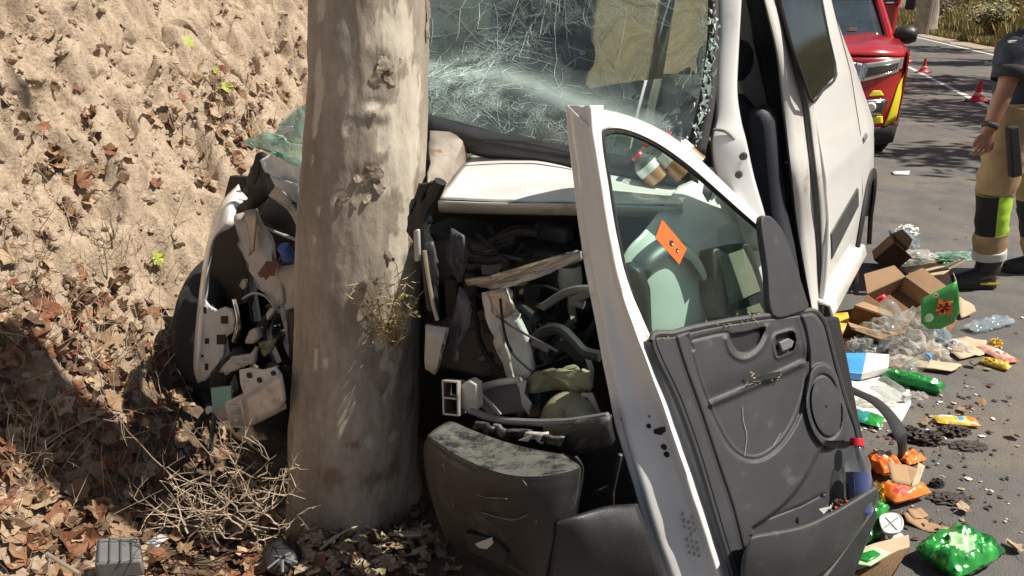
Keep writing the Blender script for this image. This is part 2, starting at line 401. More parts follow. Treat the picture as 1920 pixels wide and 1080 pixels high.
# ================================================================== ground, road, verge and bank
RD = Vector((math.sin(R(19)), math.cos(R(19)), 0)); RN = Vector((-RD.y, RD.x, 0))   # along the road / to its left
C0 = Vector((8.5, 14.19, 0)); HALF = 3.75
g = MB(); g.add([(-600, -300, -.4), (600, -300, -.4), (600, 900, -.4), (-600, 900, -.4)], [(0, 1, 2, 3)])
g.build('ground', 'dust', kind='structure', smooth=0)
def road_strip(name, mat, o0, o1, z, t0=-30, t1=160, step=2.0, wob=0.0):
    m = MB(); rows = []
    t = t0
    while t <= t1:
        a = C0 + RD * t
        bend = -0.0009 * max(0, t - 55) ** 2
        w = wob * n1((t * .9, 3, 1), 1.0, 3)
        rows.append([a + RN * (o0 - bend + w) + Vector((0, 0, z)), a + RN * (o1 - bend) + Vector((0, 0, z))]); t += step
    return m.grid(rows)
road_strip('road', 'asphalt', HALF + .15, -HALF - .55, 0.0, step=.5, wob=.25).build('road', 'asphalt', kind='structure', smooth=0)
o = road_strip('l', 'x', 0.06, -0.06, 0.004).build('centre_line', 'road_paint', kind='structure', smooth=0)
o = road_strip('l', 'x', -HALF + .1, -HALF - .06, 0.004).build('edge_line', 'road_paint', kind='structure', smooth=0)
o = road_strip('l', 'x', -HALF - .4, -HALF - 1.9, 0.012, wob=.5).build('gravel_shoulder', 'dust', kind='structure', smooth=0)

E0 = C0 + RN * HALF - RD * 12.0
def uv_of(x, y): return (x - E0.x) * RN.x + (y - E0.y) * RN.y, (x - E0.x) * RD.x + (y - E0.y) * RD.y
SLOPE = math.tan(R(52))
def bank_base(u, v):
    foot = 2.0 + 0.18 * np.sin(v * 1.3 + .5) + .10 * np.sin(v * 3.1)
    d = u - foot
    ramp = np.where(d > 0, d, 0); k = 0.35
    s = np.where(d < k, np.where(d > -k, (d + k) ** 2 / (4 * k), 0), ramp)
    z = s * SLOPE
    z = np.where(z > 4.2, 4.2 + (z - 4.2) * 0.25, z)
    z = z - 0.07 * np.exp(-((u - 1.55) / .45) ** 2) - 0.03
    return z
def bank_h(u, v):
    z = bank_base(u, v)
    w = np.clip((u - 1.2) / 1.2, 0.12, 1)
    q = fbm(u, v, 0, 3, 1.1) * 0.20 * w
    rid = 1 - np.abs(fbm(u * 1.0 + v * .5, v * .9 - u * .5, 3.0, 3, 2.6)); q = q + (rid - .8) * 0.26 * w
    q = q + fbm(u, v, 7, 4, 8.0, .68) * 0.062 * w
    cl = fbm(u, v, 11, 2, 22); q = q + np.maximum(cl - .08, 0) * 0.05 * w
    a_, b_ = u * .55 + v * .83, -u * .83 + v * .55            # washed-out ledges run aslant down the face
    led = fbm(a_ * .55, b_, 15, 3, 4.2); q = q + np.tanh(led * 5) * .075 * w
    hole = fbm(u, v, 41, 3, 6.0); q = q - np.maximum(hole - .22, 0) * .35 * w
    edge = np.clip((u + .2) / .5, 0, 1)
    return z + q + (1 - edge) * 0.0
def axis(a, fine0, fine1, b, st):
    x = list(np.arange(fine0, fine1, st)); s = st
    while x[-1] < b: s *= 1.25; x.append(x[-1] + s)
    s = st; y = []; q = fine0
    while q > a: s *= 1.25; q -= s; y.append(q)
    return np.array(y[::-1] + x)
au = axis(-.5, -.4, 4.3, 40, .0165); av = axis(-8, -2.9, 4.6, 150, .0175)
U, Vv = np.meshgrid(au, av)
Hh = bank_h(U, Vv)
Hh = np.where(U < .3, -.012 + .01 * fbm(U, Vv, 3, 2, 6) * np.clip(U * 4, 0, 1), np.where(U < .9, np.maximum(Hh, -.012 - .1 * (U - .3)), Hh))
# horizontal roughness so that clods stand proud of the slope instead of only straight up
W = np.clip((U - 1.8) / 1.0, 0, 1)
nx = -fbm(U, Vv, 21, 4, 9, .6) * .11 * W
X = E0.x + U * RN.x + Vv * RD.x + nx * RN.x; Y = E0.y + U * RN.y + Vv * RD.y + nx * RN.y
co = np.stack([X, Y, Hh], -1).reshape(-1, 3)
nv, nu = U.shape
idx = np.arange(nv * nu).reshape(nv, nu)
fc = np.stack([idx[:-1, :-1], idx[:-1, 1:], idx[1:, 1:], idx[1:, :-1]], -1).reshape(-1, 4)
me = bpy.data.meshes.new('earth_bank'); me.vertices.add(len(co)); me.vertices.foreach_set('co', co.ravel())
me.loops.add(fc.size); me.loops.foreach_set('vertex_index', fc.ravel().astype(np.int32))
me.polygons.add(len(fc)); me.polygons.foreach_set('loop_start', np.arange(0, fc.size, 4, dtype=np.int32)); me.polygons.foreach_set('loop_total', np.full(len(fc), 4, np.int32))
me.polygons.foreach_set('use_smooth', np.ones(len(fc), bool)); me.update(calc_edges=True); me.validate()
hum = np.clip(1.25 - (U - 1.5 + fbm(U, Vv, 4, 3, 2.0) * .8) / .55, 0, 1) * .9
hum = np.maximum(hum, np.clip(fbm(U, Vv, 33, 3, 1.4) * 1.6 - .42, 0, .55))
ha = me.attributes.new('humus', 'FLOAT', 'POINT'); ha.data.foreach_set('value', hum.ravel().astype(np.float32))
me.materials.append(MATS['soil'])
bank = bpy.data.objects.new('earth_bank', me); COL.objects.link(bank); bank['kind'] = 'structure'

def bank_fast(u, v):
    i = np.clip(np.searchsorted(au, u) - 1, 0, len(au) - 2); j = np.clip(np.searchsorted(av, v) - 1, 0, len(av) - 2)
    a = np.clip((u - au[i]) / (au[i + 1] - au[i]), 0, 1); b = np.clip((v - av[j]) / (av[j + 1] - av[j]), 0, 1)
    return (Hh[j, i] * (1 - a) + Hh[j, i + 1] * a) * (1 - b) + (Hh[j + 1, i] * (1 - a) + Hh[j + 1, i + 1] * a) * b
def hit_bank(px, py):
    """march many view rays down onto the bank; returns points"""
    px = np.asarray(px, float); py = np.asarray(py, float)
    D = np.stack([px - 960, FWD.y * FPX + UP.y * (540 - py), FWD.z * FPX + UP.z * (540 - py)], -1); D /= np.linalg.norm(D, axis=1)[:, None]
    t = np.full(len(px), 1.2); done = np.zeros(len(px), bool)
    for _ in range(260):
        P = np.array(CAM) + D * t[:, None]; u, v = uv_of(P[:, 0], P[:, 1])
        done |= P[:, 2] < bank_fast(u, v) + .004
        t = np.where(done, t, t + .02)
    P = np.array(CAM) + D * t[:, None]; return P, done
def bank_nrm(P):
    u, v = uv_of(P[:, 0], P[:, 1]); e = .05
    hu = (bank_fast(u + e, v) - bank_fast(u - e, v)) / (2 * e); hv = (bank_fast(u, v + e) - bank_fast(u, v - e)) / (2 * e)
    n = np.stack([-hu * RN.x - hv * RD.x, -hu * RN.y - hv * RD.y, np.ones(len(u))], -1); return n / np.linalg.norm(n, axis=1)[:, None]
def drop(x, y):
    u, v = uv_of(np.array([x]), np.array([y])); return float(max(bank_fast(u, v)[0], -.02))

# far side of the road: a rising slope of dry grass
def hill_h(d, t): 
    z = np.where(d > 1.0, (d - 1.0) * .75, 0); z = np.where(z > 5, 5 + (z - 5) * .2, z)
    return z - .02 + fbm(d, t, 2, 3, .5) * .35 * np.clip(d / 3, 0, 1)
hd = np.concatenate([np.arange(0, 9, .5), np.arange(9, 60, 4)]); ht = np.concatenate([np.arange(-30, 80, 1.2), np.arange(80, 200, 8)])
rows = []
for t in ht:
    b_ = -0.0009 * max(0, t - 55) ** 2
    a = C0 + RD * t
    hz_ = hill_h(hd, np.full(hd.shape, t))
    rows.append([a - RN * (HALF + 1.3 + d + b_) + Vector((0, 0, float(z))) for d, z in zip(hd, hz_)])
MB().grid(rows).build('hillside', 'dust', kind='structure', smooth=180)
gm = MB()
gt = np.where(np.arange(9000) % 3 > 0, rng.uniform(2, 75, 9000), rng.uniform(10, 50, 9000)); gd = rng.random(9000) ** 1.5 * 8 + .05; gz = hill_h(gd, gt)
gq = np.array([tuple(C0 + RD * t - RN * (HALF + 1.3 + d)) for t, d in zip(gt, gd)]); gn = fbm(gq[:, 0], gq[:, 1], 0, 2, .35)
for i in range(9000):
    t, d = float(gt[i]), float(gd[i])
    b_ = -0.0009 * max(0, t - 55) ** 2
    z = float(gz[i]); p = C0 + RD * t - RN * (HALF + 1.3 + d + b_) + Vector((0, 0, z - .03))
    hgt = random.uniform(.25, .8) * (1.25 if d > 1 else .6); mi = min(3, max(0, int(1.6 + 2.6 * float(gn[i]) + random.uniform(-1, 1))))
    for k in range(4):
        a = random.uniform(0, 6.28); w = Vector((math.cos(a), math.sin(a), 0)); lean = Vector((random.uniform(-.4, .4), random.uniform(-.4, .4), 0)) * hgt
        gm.add([p - w * .05, p + w * .05, p + lean * .4 + w * .035 + Vector((0, 0, hgt * .6)), p + lean + Vector((0, 0, hgt))], [(0, 1, 2), (0, 2, 3)], mi)
gm.build('dry_grass', ['grass0', 'grass1', 'grass2', 'grass3'], kind='stuff', smooth=0, label='tall dry yellow grass covering the slope across the road', cat='grass')

# ================================================================== trees
def limb(m, p, d, L, r, depth, tips, n=7, gn=.16):
    pts = [p]; rs = [r]; q = p.copy(); k = 5
    for i in range(k):
        d = (d + Vector((random.uniform(-gn, gn), random.uniform(-gn, gn), random.uniform(-.05, .14)))).normalized()
        q = q + d * (L / k); pts.append(q.copy()); rs.append(r * (1 - .5 * (i + 1) / k))
    m.tube(pts, rs, n)
    if depth == 0: tips += pts[2:]; return
    for c in range(3):
        i = random.choice((3, 4, 5)) if c else 5
        nd = (d + Vector((random.uniform(-1, 1), random.uniform(-1, 1), random.uniform(-.1, .7))) * .75).normalized()
        limb(m, pts[i], nd, L * random.uniform(.55, .75), rs[i] * .75, depth - 1, tips, max(4, n - 2), gn)
def crown_mesh(tips, per, spread, size, lm=3):
    c = MB()
    for t in tips:
        mi = random.randrange(lm)
        for _ in range(per):
            p = t + Vector((random.gauss(0, spread), random.gauss(0, spread), random.gauss(0, spread * .7)))
            a = Vector((random.uniform(-1, 1), random.uniform(-1, 1), random.uniform(-.6, .6))).normalized(); b = a.orthogonal().normalized(); s = size * random.uniform(.6, 1.3)
            c.add([p - a * s, p + b * s * .55, p + a * s, p - b * s * .55], [(0, 1, 2, 3)], mi if random.random() < .7 else random.randrange(lm))
    return c
def roadside_tree(loc, h, r, label, seed, per=16, group=None):
    random.seed(seed)
    t = thing('plane_tree', label, 'tree', loc, group, local=True)
    m = MB(); tips = []
    base = Vector((0, 0, -.3)); pts = [base + Vector((random.uniform(-.05, .05) * i, random.uniform(-.05, .05) * i, (h * .5) * i / 6)) for i in range(7)]
    m.tube(pts, [r * (1.25 if i == 0 else 1 - .06 * i) for i in range(7)], 14)
    for k in range(5):
        a = k * 1.257 + random.uniform(-.3, .3); limb(m, pts[random.choice((4, 5, 6))], Vector((math.cos(a) * .7, math.sin(a) * .7, .8)).normalized(), h * .3, r * .5, 2, tips)
    m.build('trunk', 'bark', t); crown_mesh(tips, per, .33, .16).build('crown', ['crown0', 'crown1', 'crown2'], t, smooth=0)
    return t

def bark_mat():
    m, nt, b = _mk('bark'); N = nt.nodes; L = nt.links
    tc = N.new('ShaderNodeTexCoord'); mp = N.new('ShaderNodeMapping'); mp.inputs['Scale'].default_value = (1, 1, .42); L.new(tc.outputs['Object'], mp.inputs[0])
    at_ = N.new('ShaderNodeAttribute'); at_.attribute_name = 'patch'
    def noise(s, d=6, r=.6):
        n = N.new('ShaderNodeTexNoise'); n.inputs['Scale'].default_value = s; n.inputs['Detail'].default_value = d; n.inputs['Roughness'].default_value = r; L.new(mp.outputs[0], n.inputs['Vector']); return n
    def ramp(src, stops):
        r = N.new('ShaderNodeValToRGB'); L.new(src, r.inputs[0]); e = r.color_ramp.elements
        while len(e) < len(stops): e.new(.5)
        for q, (p, c) in zip(e, stops): q.position = p; q.color = (*c, 1)
        return r.outputs[0]
    base = ramp(noise(5.5).outputs['Fac'], [(0.3, (0.31, 0.26, 0.205)), (0.48, (0.40, 0.345, 0.28)), (0.53, (0.46, 0.405, 0.33)), (0.72, (0.54, 0.49, 0.41))])
    fine = ramp(noise(42, 5, .7).outputs['Fac'], [(0.3, (0.6, 0.57, 0.52)), (0.7, (1, 1, 1))])
    mu = N.new('ShaderNodeMix'); mu.data_type = 'RGBA'; mu.blend_type = 'MULTIPLY'; mu.inputs[0].default_value = .7; L.new(base, mu.inputs[6]); L.new(fine, mu.inputs[7])
    mx = N.new('ShaderNodeMix'); mx.data_type = 'RGBA'; L.new(at_.outputs['Fac'], mx.inputs[0]); L.new(mu.outputs[2], mx.inputs[6]); mx.inputs[7].default_value = (0.66, 0.60, 0.49, 1)
    a2 = N.new('ShaderNodeAttribute'); a2.attribute_name = 'scar'
    mz = N.new('ShaderNodeMix'); mz.data_type = 'RGBA'; L.new(a2.outputs['Fac'], mz.inputs[0]); L.new(mx.outputs[2], mz.inputs[6]); mz.inputs[7].default_value = (0.20, 0.115, 0.07, 1)
    L.new(mz.outputs[2], b.inputs['Base Color']); b.inputs['Roughness'].default_value = .82
    bp = N.new('ShaderNodeBump'); bp.inputs['Strength'].default_value = .45; bp.inputs['Distance'].default_value = .008
    L.new(noise(38, 6, .65).outputs['Fac'], bp.inputs['Height']); L.new(bp.outputs[0], b.inputs['Normal'])
bark_mat()

# the tree the van has hit: its outline is measured, left and right edge by height
TREE_Y = 2.27
edges = [(-300, 586, 812), (-150, 583, 808), (0, 580, 805), (150, 577, 803), (300, 566, 800), (400, 556, 797), (500, 553, 794), (600, 556, 792), (700, 549, 789), (800, 542, 786), (900, 541, 782), (960, 540, 784), (1010, 528, 800), (1060, 512, 822)]
st = []
for py, a, b in edges:
    A = at(a, py, TREE_Y); B = at(b, py, TREE_Y); st.append(((A + B) / 2, (B - A).length / 2 * .985))
st = st[::-1]
ztop = st[-1][0].z
nz_, na = 330, 168
zs = np.linspace(st[0][0].z, ztop, nz_)
cx = np.interp(zs, [s[0].z for s in st], [s[0].x for s in st]); rr = np.interp(zs, [s[0].z for s in st], [s[1] for s in st])
ext = np.linspace(ztop + .01, 6.2, 60); zs = np.concatenate([zs, ext]); slope = (cx[-1] - cx[-60]) / (zs[nz_ - 1] - zs[nz_ - 60])
cx = np.concatenate([cx, cx[-1] + (ext - ztop) * slope]); rr = np.concatenate([rr, rr[-1] * (1 - .05 * (ext - ztop))])
th = np.linspace(0, 2 * math.pi, na, endpoint=False)
TH, ZZ = np.meshgrid(th, zs); RR = np.repeat(rr[:, None], na, 1); CX = np.repeat(cx[:, None], na, 1)
ux, uy = np.cos(TH), np.sin(TH)
bumpy = fbm(ux * .9, uy * .9, ZZ * 1.3, 3, 2.2) * .009 + fbm(ux, uy, ZZ * 1.4, 4, 7) * .0028
def on_trunk(px, py):
    """angle and height where a view ray meets the trunk"""
    d = ray(px, py).normalized(); t = 1.2
    for _ in range(900):
        p = CAM + d * t; i = min(len(zs) - 1, max(0, int(np.searchsorted(zs, p.z))))
        if math.hypot(p.x - cx[i], p.y - TREE_Y) < rr[i]: return math.atan2(p.y - TREE_Y, p.x - cx[i]), p.z, p
        t += .002
    return None
patch = np.zeros(TH.shape); scar = np.zeros(TH.shape); lump = np.zeros(TH.shape)
def blot(arr, px, py, wpx, hpx, amt, soft=.25, jag=.35):
    q = on_trunk(px, py)
    if q is None: return
    a0, z0, p = q; mpp = (p - CAM).length / FPX
    i = int(np.searchsorted(zs, z0)); da = (TH - a0 + math.pi) % (2 * math.pi) - math.pi
    x = da * rr[min(i, len(rr) - 1)] / (wpx * .5 * mpp); y = (ZZ - z0) / (hpx * .5 * mpp)
    d = np.sqrt(x * x + y * y) + fbm(TH * 3, ZZ * 3, px * .1, 3, 5) * jag
    arr[:] = np.maximum(arr, np.clip((1 - d) / soft, 0, 1) * amt) if amt > 0 else np.minimum(arr, -np.clip((1 - d) / soft, 0, 1) * -amt)
for a in [(602, 14, 22, 50), (598, 165, 26, 130), (590, 225, 15, 80), (640, 163, 16, 40), (652, 238, 13, 36), (586, 300, 9, 22), (640, 480, 14, 40), (592, 675, 13, 45), (611, 680, 8, 24), (598, 396, 9, 18), (655, 240, 10, 24), (590, 450, 8, 16), (700, 196, 30, 22), (640, 372, 30, 26)]:
    blot(patch, *a, .9, soft=.10, jag=.22)
for a in [(745, 60, 90, 120), (770, 180, 70, 130), (730, 235, 60, 90), (765, 290, 80, 160), (725, 335, 60, 60), (770, 420, 60, 140), (742, 470, 40, 70), (745, 540, 40, 150), (728, 690, 36, 120), (712, 640, 24, 40), (762, 600, 24, 60), (690, 830, 18, 24), (735, 820, 16, 20)]:
    blot(patch, *a, .75, soft=.16, jag=.75)
for a in [(800, 20, 26, 90), (720, 130, 40, 60), (690, 320, 40, 40), (782, 330, 20, 90), (774, 740, 24, 60), (548, 815, 22, 50), (660, 835, 30, 24), (700, 900, 50, 40), (620, 900, 60, 50), (740, 880, 40, 60)]:
    blot(scar, *a, .7, soft=.6, jag=.9)
for a in [(700, 300, 130, 120), (735, 90, 90, 90), (745, 640, 120, 150), (560, 860, 120, 140), (700, 215, 90, 40)]:
    blot(lump, *a, 1.0, soft=.9, jag=.2)
RR2 = RR + bumpy + patch * -.0025 - scar * .002 + lump * .007
root = np.clip((.16 - ZZ) / .25, 0, 1); RR2 = RR2 * (1 + root * .10 * (np.sin(TH * 5 + 1) * .6 + .5))
co = np.stack([CX + ux * RR2, TREE_Y + uy * RR2, ZZ], -1)
tree_base = Vector((float(cx[0]), TREE_Y, 0))
tree = thing('plane_tree', 'thick mottled plane tree trunk the white van has crashed into', 'tree', tree_base)
m = MB(); m.grid([[Vector(p) for p in r] for r in co.tolist()], wrap=True)
nvm = len(m.v)
tips = []; top = Vector((float(cx[-1]), TREE_Y, 6.1)); random.seed(21)
for k in range(6):
    a = k * 1.05 + .3; limb(m, top - Vector((0, 0, .25 * k % .9)), Vector((math.cos(a) * .75, math.sin(a) * .75, .75)).normalized(), 2.3, .09, 2, tips, 8)
trunk = m.build('trunk', 'bark', tree, smooth=70)
for nm, arr in (('patch', patch), ('scar', scar)):
    q = np.zeros(len(trunk.data.vertices), np.float32); q[:nvm] = arr.ravel(); k = trunk.data.attributes.new(nm, 'FLOAT', 'POINT'); k.data.foreach_set('value', q)
crown_mesh(tips, 12, .35, .15).build('crown', ['crown0', 'crown1', 'crown2'], tree, smooth=0)
# curling flakes of bark
def flake(px, py, w, h, tw, mat, curl=.6):
    q = on_trunk(px, py)
    if q is None: return
    a0, z0, p = q; mpp = (p - CAM).length / FPX; nr = Vector((math.cos(a0), math.sin(a0), 0)); tx = Vector((-nr.y, nr.x, 0)); rf = random.Random(int(px * 31 + py))
    rim = []
    for k in range(11):
        a = k * 2 * math.pi / 11 + rf.uniform(-.2, .2); r_ = rf.uniform(.55, 1.15); X, Y_ = math.cos(a) * w * .5 * mpp * r_, math.sin(a) * h * .5 * mpp * r_
        X, Y_ = X * math.cos(tw) - Y_ * math.sin(tw), X * math.sin(tw) + Y_ * math.cos(tw)
        rim.append(p + tx * X + Vector((0, 0, Y_)) + nr * (.001 + max(0, math.cos(a + tw * 3)) * curl * .010))
    m = MB(); m.add([p + nr * .004] + rim, [(0, i + 1, (i + 1) % 11 + 1) for i in range(11)]); m.build('bark_flake', mat, tree, solid=.0025, smooth=0)
pm('flake_grey', (0.27, 0.215, 0.165), .85, var=.3, vs=30, bump=.5, bs=80)
pm('flake_cream', (0.40, 0.345, 0.26), .85, var=.2, vs=30, bump=.4, bs=80)
for a in [(722, 118, 26, 34, .3), (705, 150, 22, 30, -.4), (730, 150, 20, 26, .8), (742, 110, 26, 20, .1), (690, 215, 34, 16, .1), (705, 322, 34, 40, .5), (690, 340, 26, 36, -.3), (670, 335, 18, 24, .9), (712, 352, 22, 30, 1.2),
          (640, 375, 34, 14, .5), (662, 385, 16, 22, .2), (690, 372, 24, 14, .8), (738, 660, 34, 70, .1), (716, 720, 30, 44, -.2), (800, 18, 16, 54, 0), (799, 60, 12, 34, .2), (768, 455, 14, 40, 0), (728, 480, 16, 30, .3), (712, 130, 16, 22, 1.5), (735, 135, 14, 20, 2)]:
    flake(*a, 'flake_cream' if (int(a[0]) * 7 + int(a[1])) % 3 == 0 else 'flake_grey')
# the spray of thin shoots on the trunk
q = on_trunk(738, 652)[2]; m = MB(); lv = MB(); random.seed(5)
tgt = [(655, 535), (668, 555), (690, 545), (700, 525), (720, 520), (745, 500), (765, 520), (780, 530), (785, 555), (770, 570), (690, 580), (680, 570), (735, 560), (750, 540), (660, 560), (755, 590), (700, 560), (722, 545), (712, 575), (740, 520)]
for (a, b) in tgt:
    e = at(a, b, q.y - random.uniform(.02, .14)); mid = q.lerp(e, .5) + Vector((random.uniform(-.02, .02), random.uniform(-.05, 0), random.uniform(-.02, .01)))
    path = crom([q, mid, e], 6); m.tube(path, [.0026 * (1 - .07 * i) for i in range(len(path))], 4, caps=False)
    for p in path[4:]:
        for _ in range(2):
            d = Vector((random.uniform(-1, 1), random.uniform(-1, .3), random.uniform(-.3, 1))) * .03
            m.tube([p, p + d], [.0013, .0007], 3, caps=False)
            if random.random() < .16:
                c = p + d; w = d.orthogonal().normalized() * .006; lv.add([c - w, c + d * .35, c + w, c - d * .25], [(0, 1, 2, 3)], 0)
sh = m.build('shoot', 'straw', tree, smooth=0); lv.build('shoot_leaves', 'grass2', sh, smooth=0, kind='stuff')

# trees and shrubs of the far roadside
p = gp(1886, 92); roadside_tree((p.x + .8, p.y - .6, .15), 9.5, .34, 'grey trunk of a roadside tree above the dry grass, behind the firefighter', 31)
p = C0 + RD * 62 - RN * (HALF + 1.9); p2 = gp(1733, 64); roadside_tree((p2.x, p2.y, 0), 10, .75, 'dark tree trunk beside the road bend behind the fire engine', 32)
random.seed(77)
for k, (t, d, hgt) in enumerate([(-4.4, 1.0, 9), (1.2, 1.2, 9.5), (5.0, 1.2, 9), (14, 1.2, 9.5)]):
    p = C0 + RD * t - RN * (HALF + d)
    roadside_tree((p.x, p.y, 0), hgt, .24, ['roadside tree nearest the camera on the far verge, outside the picture', 'roadside tree on the far verge beside the cones, outside the picture', 'roadside tree past the cones on the far verge, outside the picture', 'roadside tree well up the far verge, outside the picture'][k], 40 + k, per=18, group='trees along the far verge')
def shrub(px, py, dist_t, w, h, mats, label, seed):
    random.seed(seed); p = gp(px, py); o = thing('shrub', label, 'shrub', p, local=True); m = MB(); tips = []
    for k in range(9):
        a = random.uniform(0, 6.28); limb(m, Vector((random.uniform(-w, w) * .3, random.uniform(-.3, .3), 0)), Vector((math.cos(a) * .6, math.sin(a) * .6, 1)).normalized(), h * .5, .03, 1, tips, 4)
    m.build('stem', 'twig', o, smooth=0); crown_mesh(tips, 26, .22, .09, len(mats)).build('foliage', mats, o, smooth=0)
shrub(1762, 60, 0, 1.5, 3.2, ['shrub_rust', 'crown0', 'leaf_brown'], 'rust and dark green shrub behind the tree at the road bend', 3)
shrub(1800, 62, 0, 1.8, 2.0, ['grass1', 'shrub_green', 'grass0'], 'olive shrub on the grassy slope above the road edge', 4)
shrub(1850, 78, 0, 1.8, 2.2, ['shrub_green', 'grass1', 'grass3'], 'dull green shrub on the slope left of the grey roadside trunk', 6)
o = MB(); p = gp(1738, 66); o.tube([p, p + Vector((0, 0, 3.2))], .07, 10); o.lathe([(.0, 0), (.09, 0), (.09, .05), (0, .07)], p + Vector((0, 0, 3.2)))
o.build('marker_post', 'pale_plastic', label='thin pale post beside the dark tree at the road bend', cat='post')
# ================================================================== the crashed van
glass('door_glass', (0.87, 0.965, 0.925), haze=.02, hazecol=(.6, .8, .74), gloss=.9)
def windscreen_mat():
    """laminated sheet: clear where whole, whitened where the attributes say it is crushed or carries painted sky reflection"""
    m = glass('windscreen_glass', (0.78, 0.89, 0.85), haze=.5, hazecol=(.68, .86, .81), gloss=2.4, hs=6); nt = m.node_tree; N = nt.nodes; L = nt.links
    last = N['Material Output'].inputs['Surface'].links[0].from_node
    tc = N.new('ShaderNodeTexCoord'); tot = None
    def math_(op, a, b, clamp=False):
        q = N.new('ShaderNodeMath'); q.operation = op; q.use_clamp = clamp
        for i, x in enumerate((a, b)):
            if isinstance(x, (int, float)): q.inputs[i].default_value = x
            else: L.new(x, q.inputs[i])
        return q.outputs[0]
    def attr(n): q = N.new('ShaderNodeAttribute'); q.attribute_name = n; return q.outputs['Fac']
    ln = None
    for sc, wd in ((30, .05), (75, .10)):
        v = N.new('ShaderNodeTexVoronoi'); v.feature = 'DISTANCE_TO_EDGE'; v.inputs['Scale'].default_value = sc; L.new(tc.outputs['Object'], v.inputs['Vector'])
        r = N.new('ShaderNodeMapRange'); r.inputs['From Max'].default_value = wd; r.inputs['To Min'].default_value = 1; r.inputs['To Max'].default_value = 0; L.new(v.outputs['Distance'], r.inputs[0])
        ln = r.outputs[0] if ln is None else math_('MAXIMUM', ln, r.outputs[0])
    nz = N.new('ShaderNodeTexNoise'); nz.inputs['Scale'].default_value = 11; nz.inputs['Detail'].default_value = 6; L.new(tc.outputs['Object'], nz.inputs['Vector'])
    nr = N.new('ShaderNodeMapRange'); nr.inputs['From Min'].default_value = .36; nr.inputs['From Max'].default_value = .66; L.new(nz.outputs['Fac'], nr.inputs[0])
    d = attr('damage'); c1 = math_('MULTIPLY', math_('MULTIPLY', ln, d), math_('MULTIPLY', nr.outputs[0], .85))
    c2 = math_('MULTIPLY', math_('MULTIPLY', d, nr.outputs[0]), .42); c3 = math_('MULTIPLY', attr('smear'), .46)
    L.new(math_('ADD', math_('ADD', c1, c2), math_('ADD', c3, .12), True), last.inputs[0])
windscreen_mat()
glass('crazed_glass', (0.72, 0.86, 0.80), haze=.5, hazecol=(.66, .80, .75), gloss=1.2, craze=.6, cscale=55, hs=12)
glass('clear_glass', (0.62, 0.64, 0.58), gloss=1.0)
glass('dim_glass', (0.28, 0.34, 0.34), gloss=1.2)  # tint darkens the view through the front far window
pm('crack_white', (0.66, 0.80, 0.76), .4, var=.2, vs=30)
pm('dark_glass', (0.012, 0.016, 0.015), .06, var=.1, spec=.6)
VR = van(0, -.9, 0)
vn = thing('crashed_van', 'white delivery van with smashed front wrapped round the tree, driver door open', 'van', VR)

# ---- right side
def le(z): return float(np.interp(z, [.36, .76, 1.26, 1.62, 1.95], [0.0, .01, -.1, -.23, -.34]))
def bodyp(l, z, off=0.0):
    return van(l, -tilt(z) - .115 * max(0, l - 1.2) ** 2 - .26 * max(0, z - .95) * max(0, min(l, 1.7) - .85) + off + .012 * math.sin(min(1, max(0, (z - .4) / .5)) * 3.14), z)
ZS = list(np.arange(.40, 1.96, .03)); NL = 64; WC, WR = 1.33, .40
rows = []
for z in ZS:
    a = le(z) + .012; rows.append([(a + (2.25 - a) * i / NL, z) for i in range(NL + 1)])
m = MB(); pts = []; keep = []
for r in rows:
    for (l, z) in r:
        d = math.hypot(l - WC, z - .33)
        if d < WR and d > WR - .06: k = WR / d; l, z = WC + (l - WC) * k, .33 + (z - .33) * k
        keep.append(d >= WR - .06); pts.append(bodyp(l, z))
nc = NL + 1; fs = []
for j in range(len(rows) - 1):
    for i in range(NL):
        q = (j * nc + i, j * nc + i + 1, (j + 1) * nc + i + 1, (j + 1) * nc + i)
        if all(keep[k] for k in q): fs.append(q)
m.add(pts, fs); bs = m.build('side_panel', 'white_paint', vn, solid=.02, soff=-1, smooth=60)
# panel rib, window, moulding, arch, sill
m = MB(); q = [side(1463, 2, .006), side(1486, 90, .006), side(1503, 140, .006), side(1523, 190, .006), side(1545, 166, .006), side(1568, 140, .006), side(1554, 70, .006), side(1541, 2, .006), side(1532, -60, .006), side(1448, -60, .006)]
m.prism(q, -RT * .01); w = m.build('side_window', 'dark_glass', vn, bevel=.003)
m = MB(); lp = q + [q[0]]; m.tube(crom(lp, 3), .006, 6); m.build('window_seal', 'black_rubber', w)
m = MB(); mo = [side(1551, 437, .0), side(1603, 351, .0), side(1604, 386, .0), side(1553, 486, .0)]
m.prism([p + RT * .018 for p in mo], -RT * .03); m.build('side_moulding', 'trim_plastic', vn, bevel=.008)
m = MB(); arc = [bodyp(WC + math.cos(a) * (WR + .005), .33 + math.sin(a) * (WR + .005), .008) for a in np.linspace(-.25, math.pi + .25, 40)]
m.tube(arc, [(.014, .03)] * 40, 8, up=RT); m.build('arch_moulding', 'black_plastic', vn)
m = MB(); a0, a1 = vside(-.02, .37), vside(1.0, .37)
rows = []
for t in np.linspace(0, 1, 9):
    c = a0.lerp(a1, t); rows.append([c + RT * dx + ZV * dz for dx, dz in ((-.03, .06), (.03, .045), (.045, 0), (.03, -.05), (-.02, -.07), (-.1, -.07))])
m.grid(rows); m.build('sill', 'white_paint', vn, solid=.01)
m = MB(); m.prism([bodyp(1.02, .95, .004), bodyp(1.14, .96, .004), bodyp(1.14, .985, .004), bodyp(1.02, .975, .004)], RT * .006); m.build('door_catch', 'grey_plastic', vn, bevel=.003)
# sliding door shut line
m = MB(); m.tube([bodyp(l, z, .001) for l, z in [(.99, .42), (1.0, .7), (.98, 1.0), (.95, 1.3), (.88, 1.6), (.8, 1.9)]], .0018, 5); m.build('shut_line', 'dark_bay', vn)
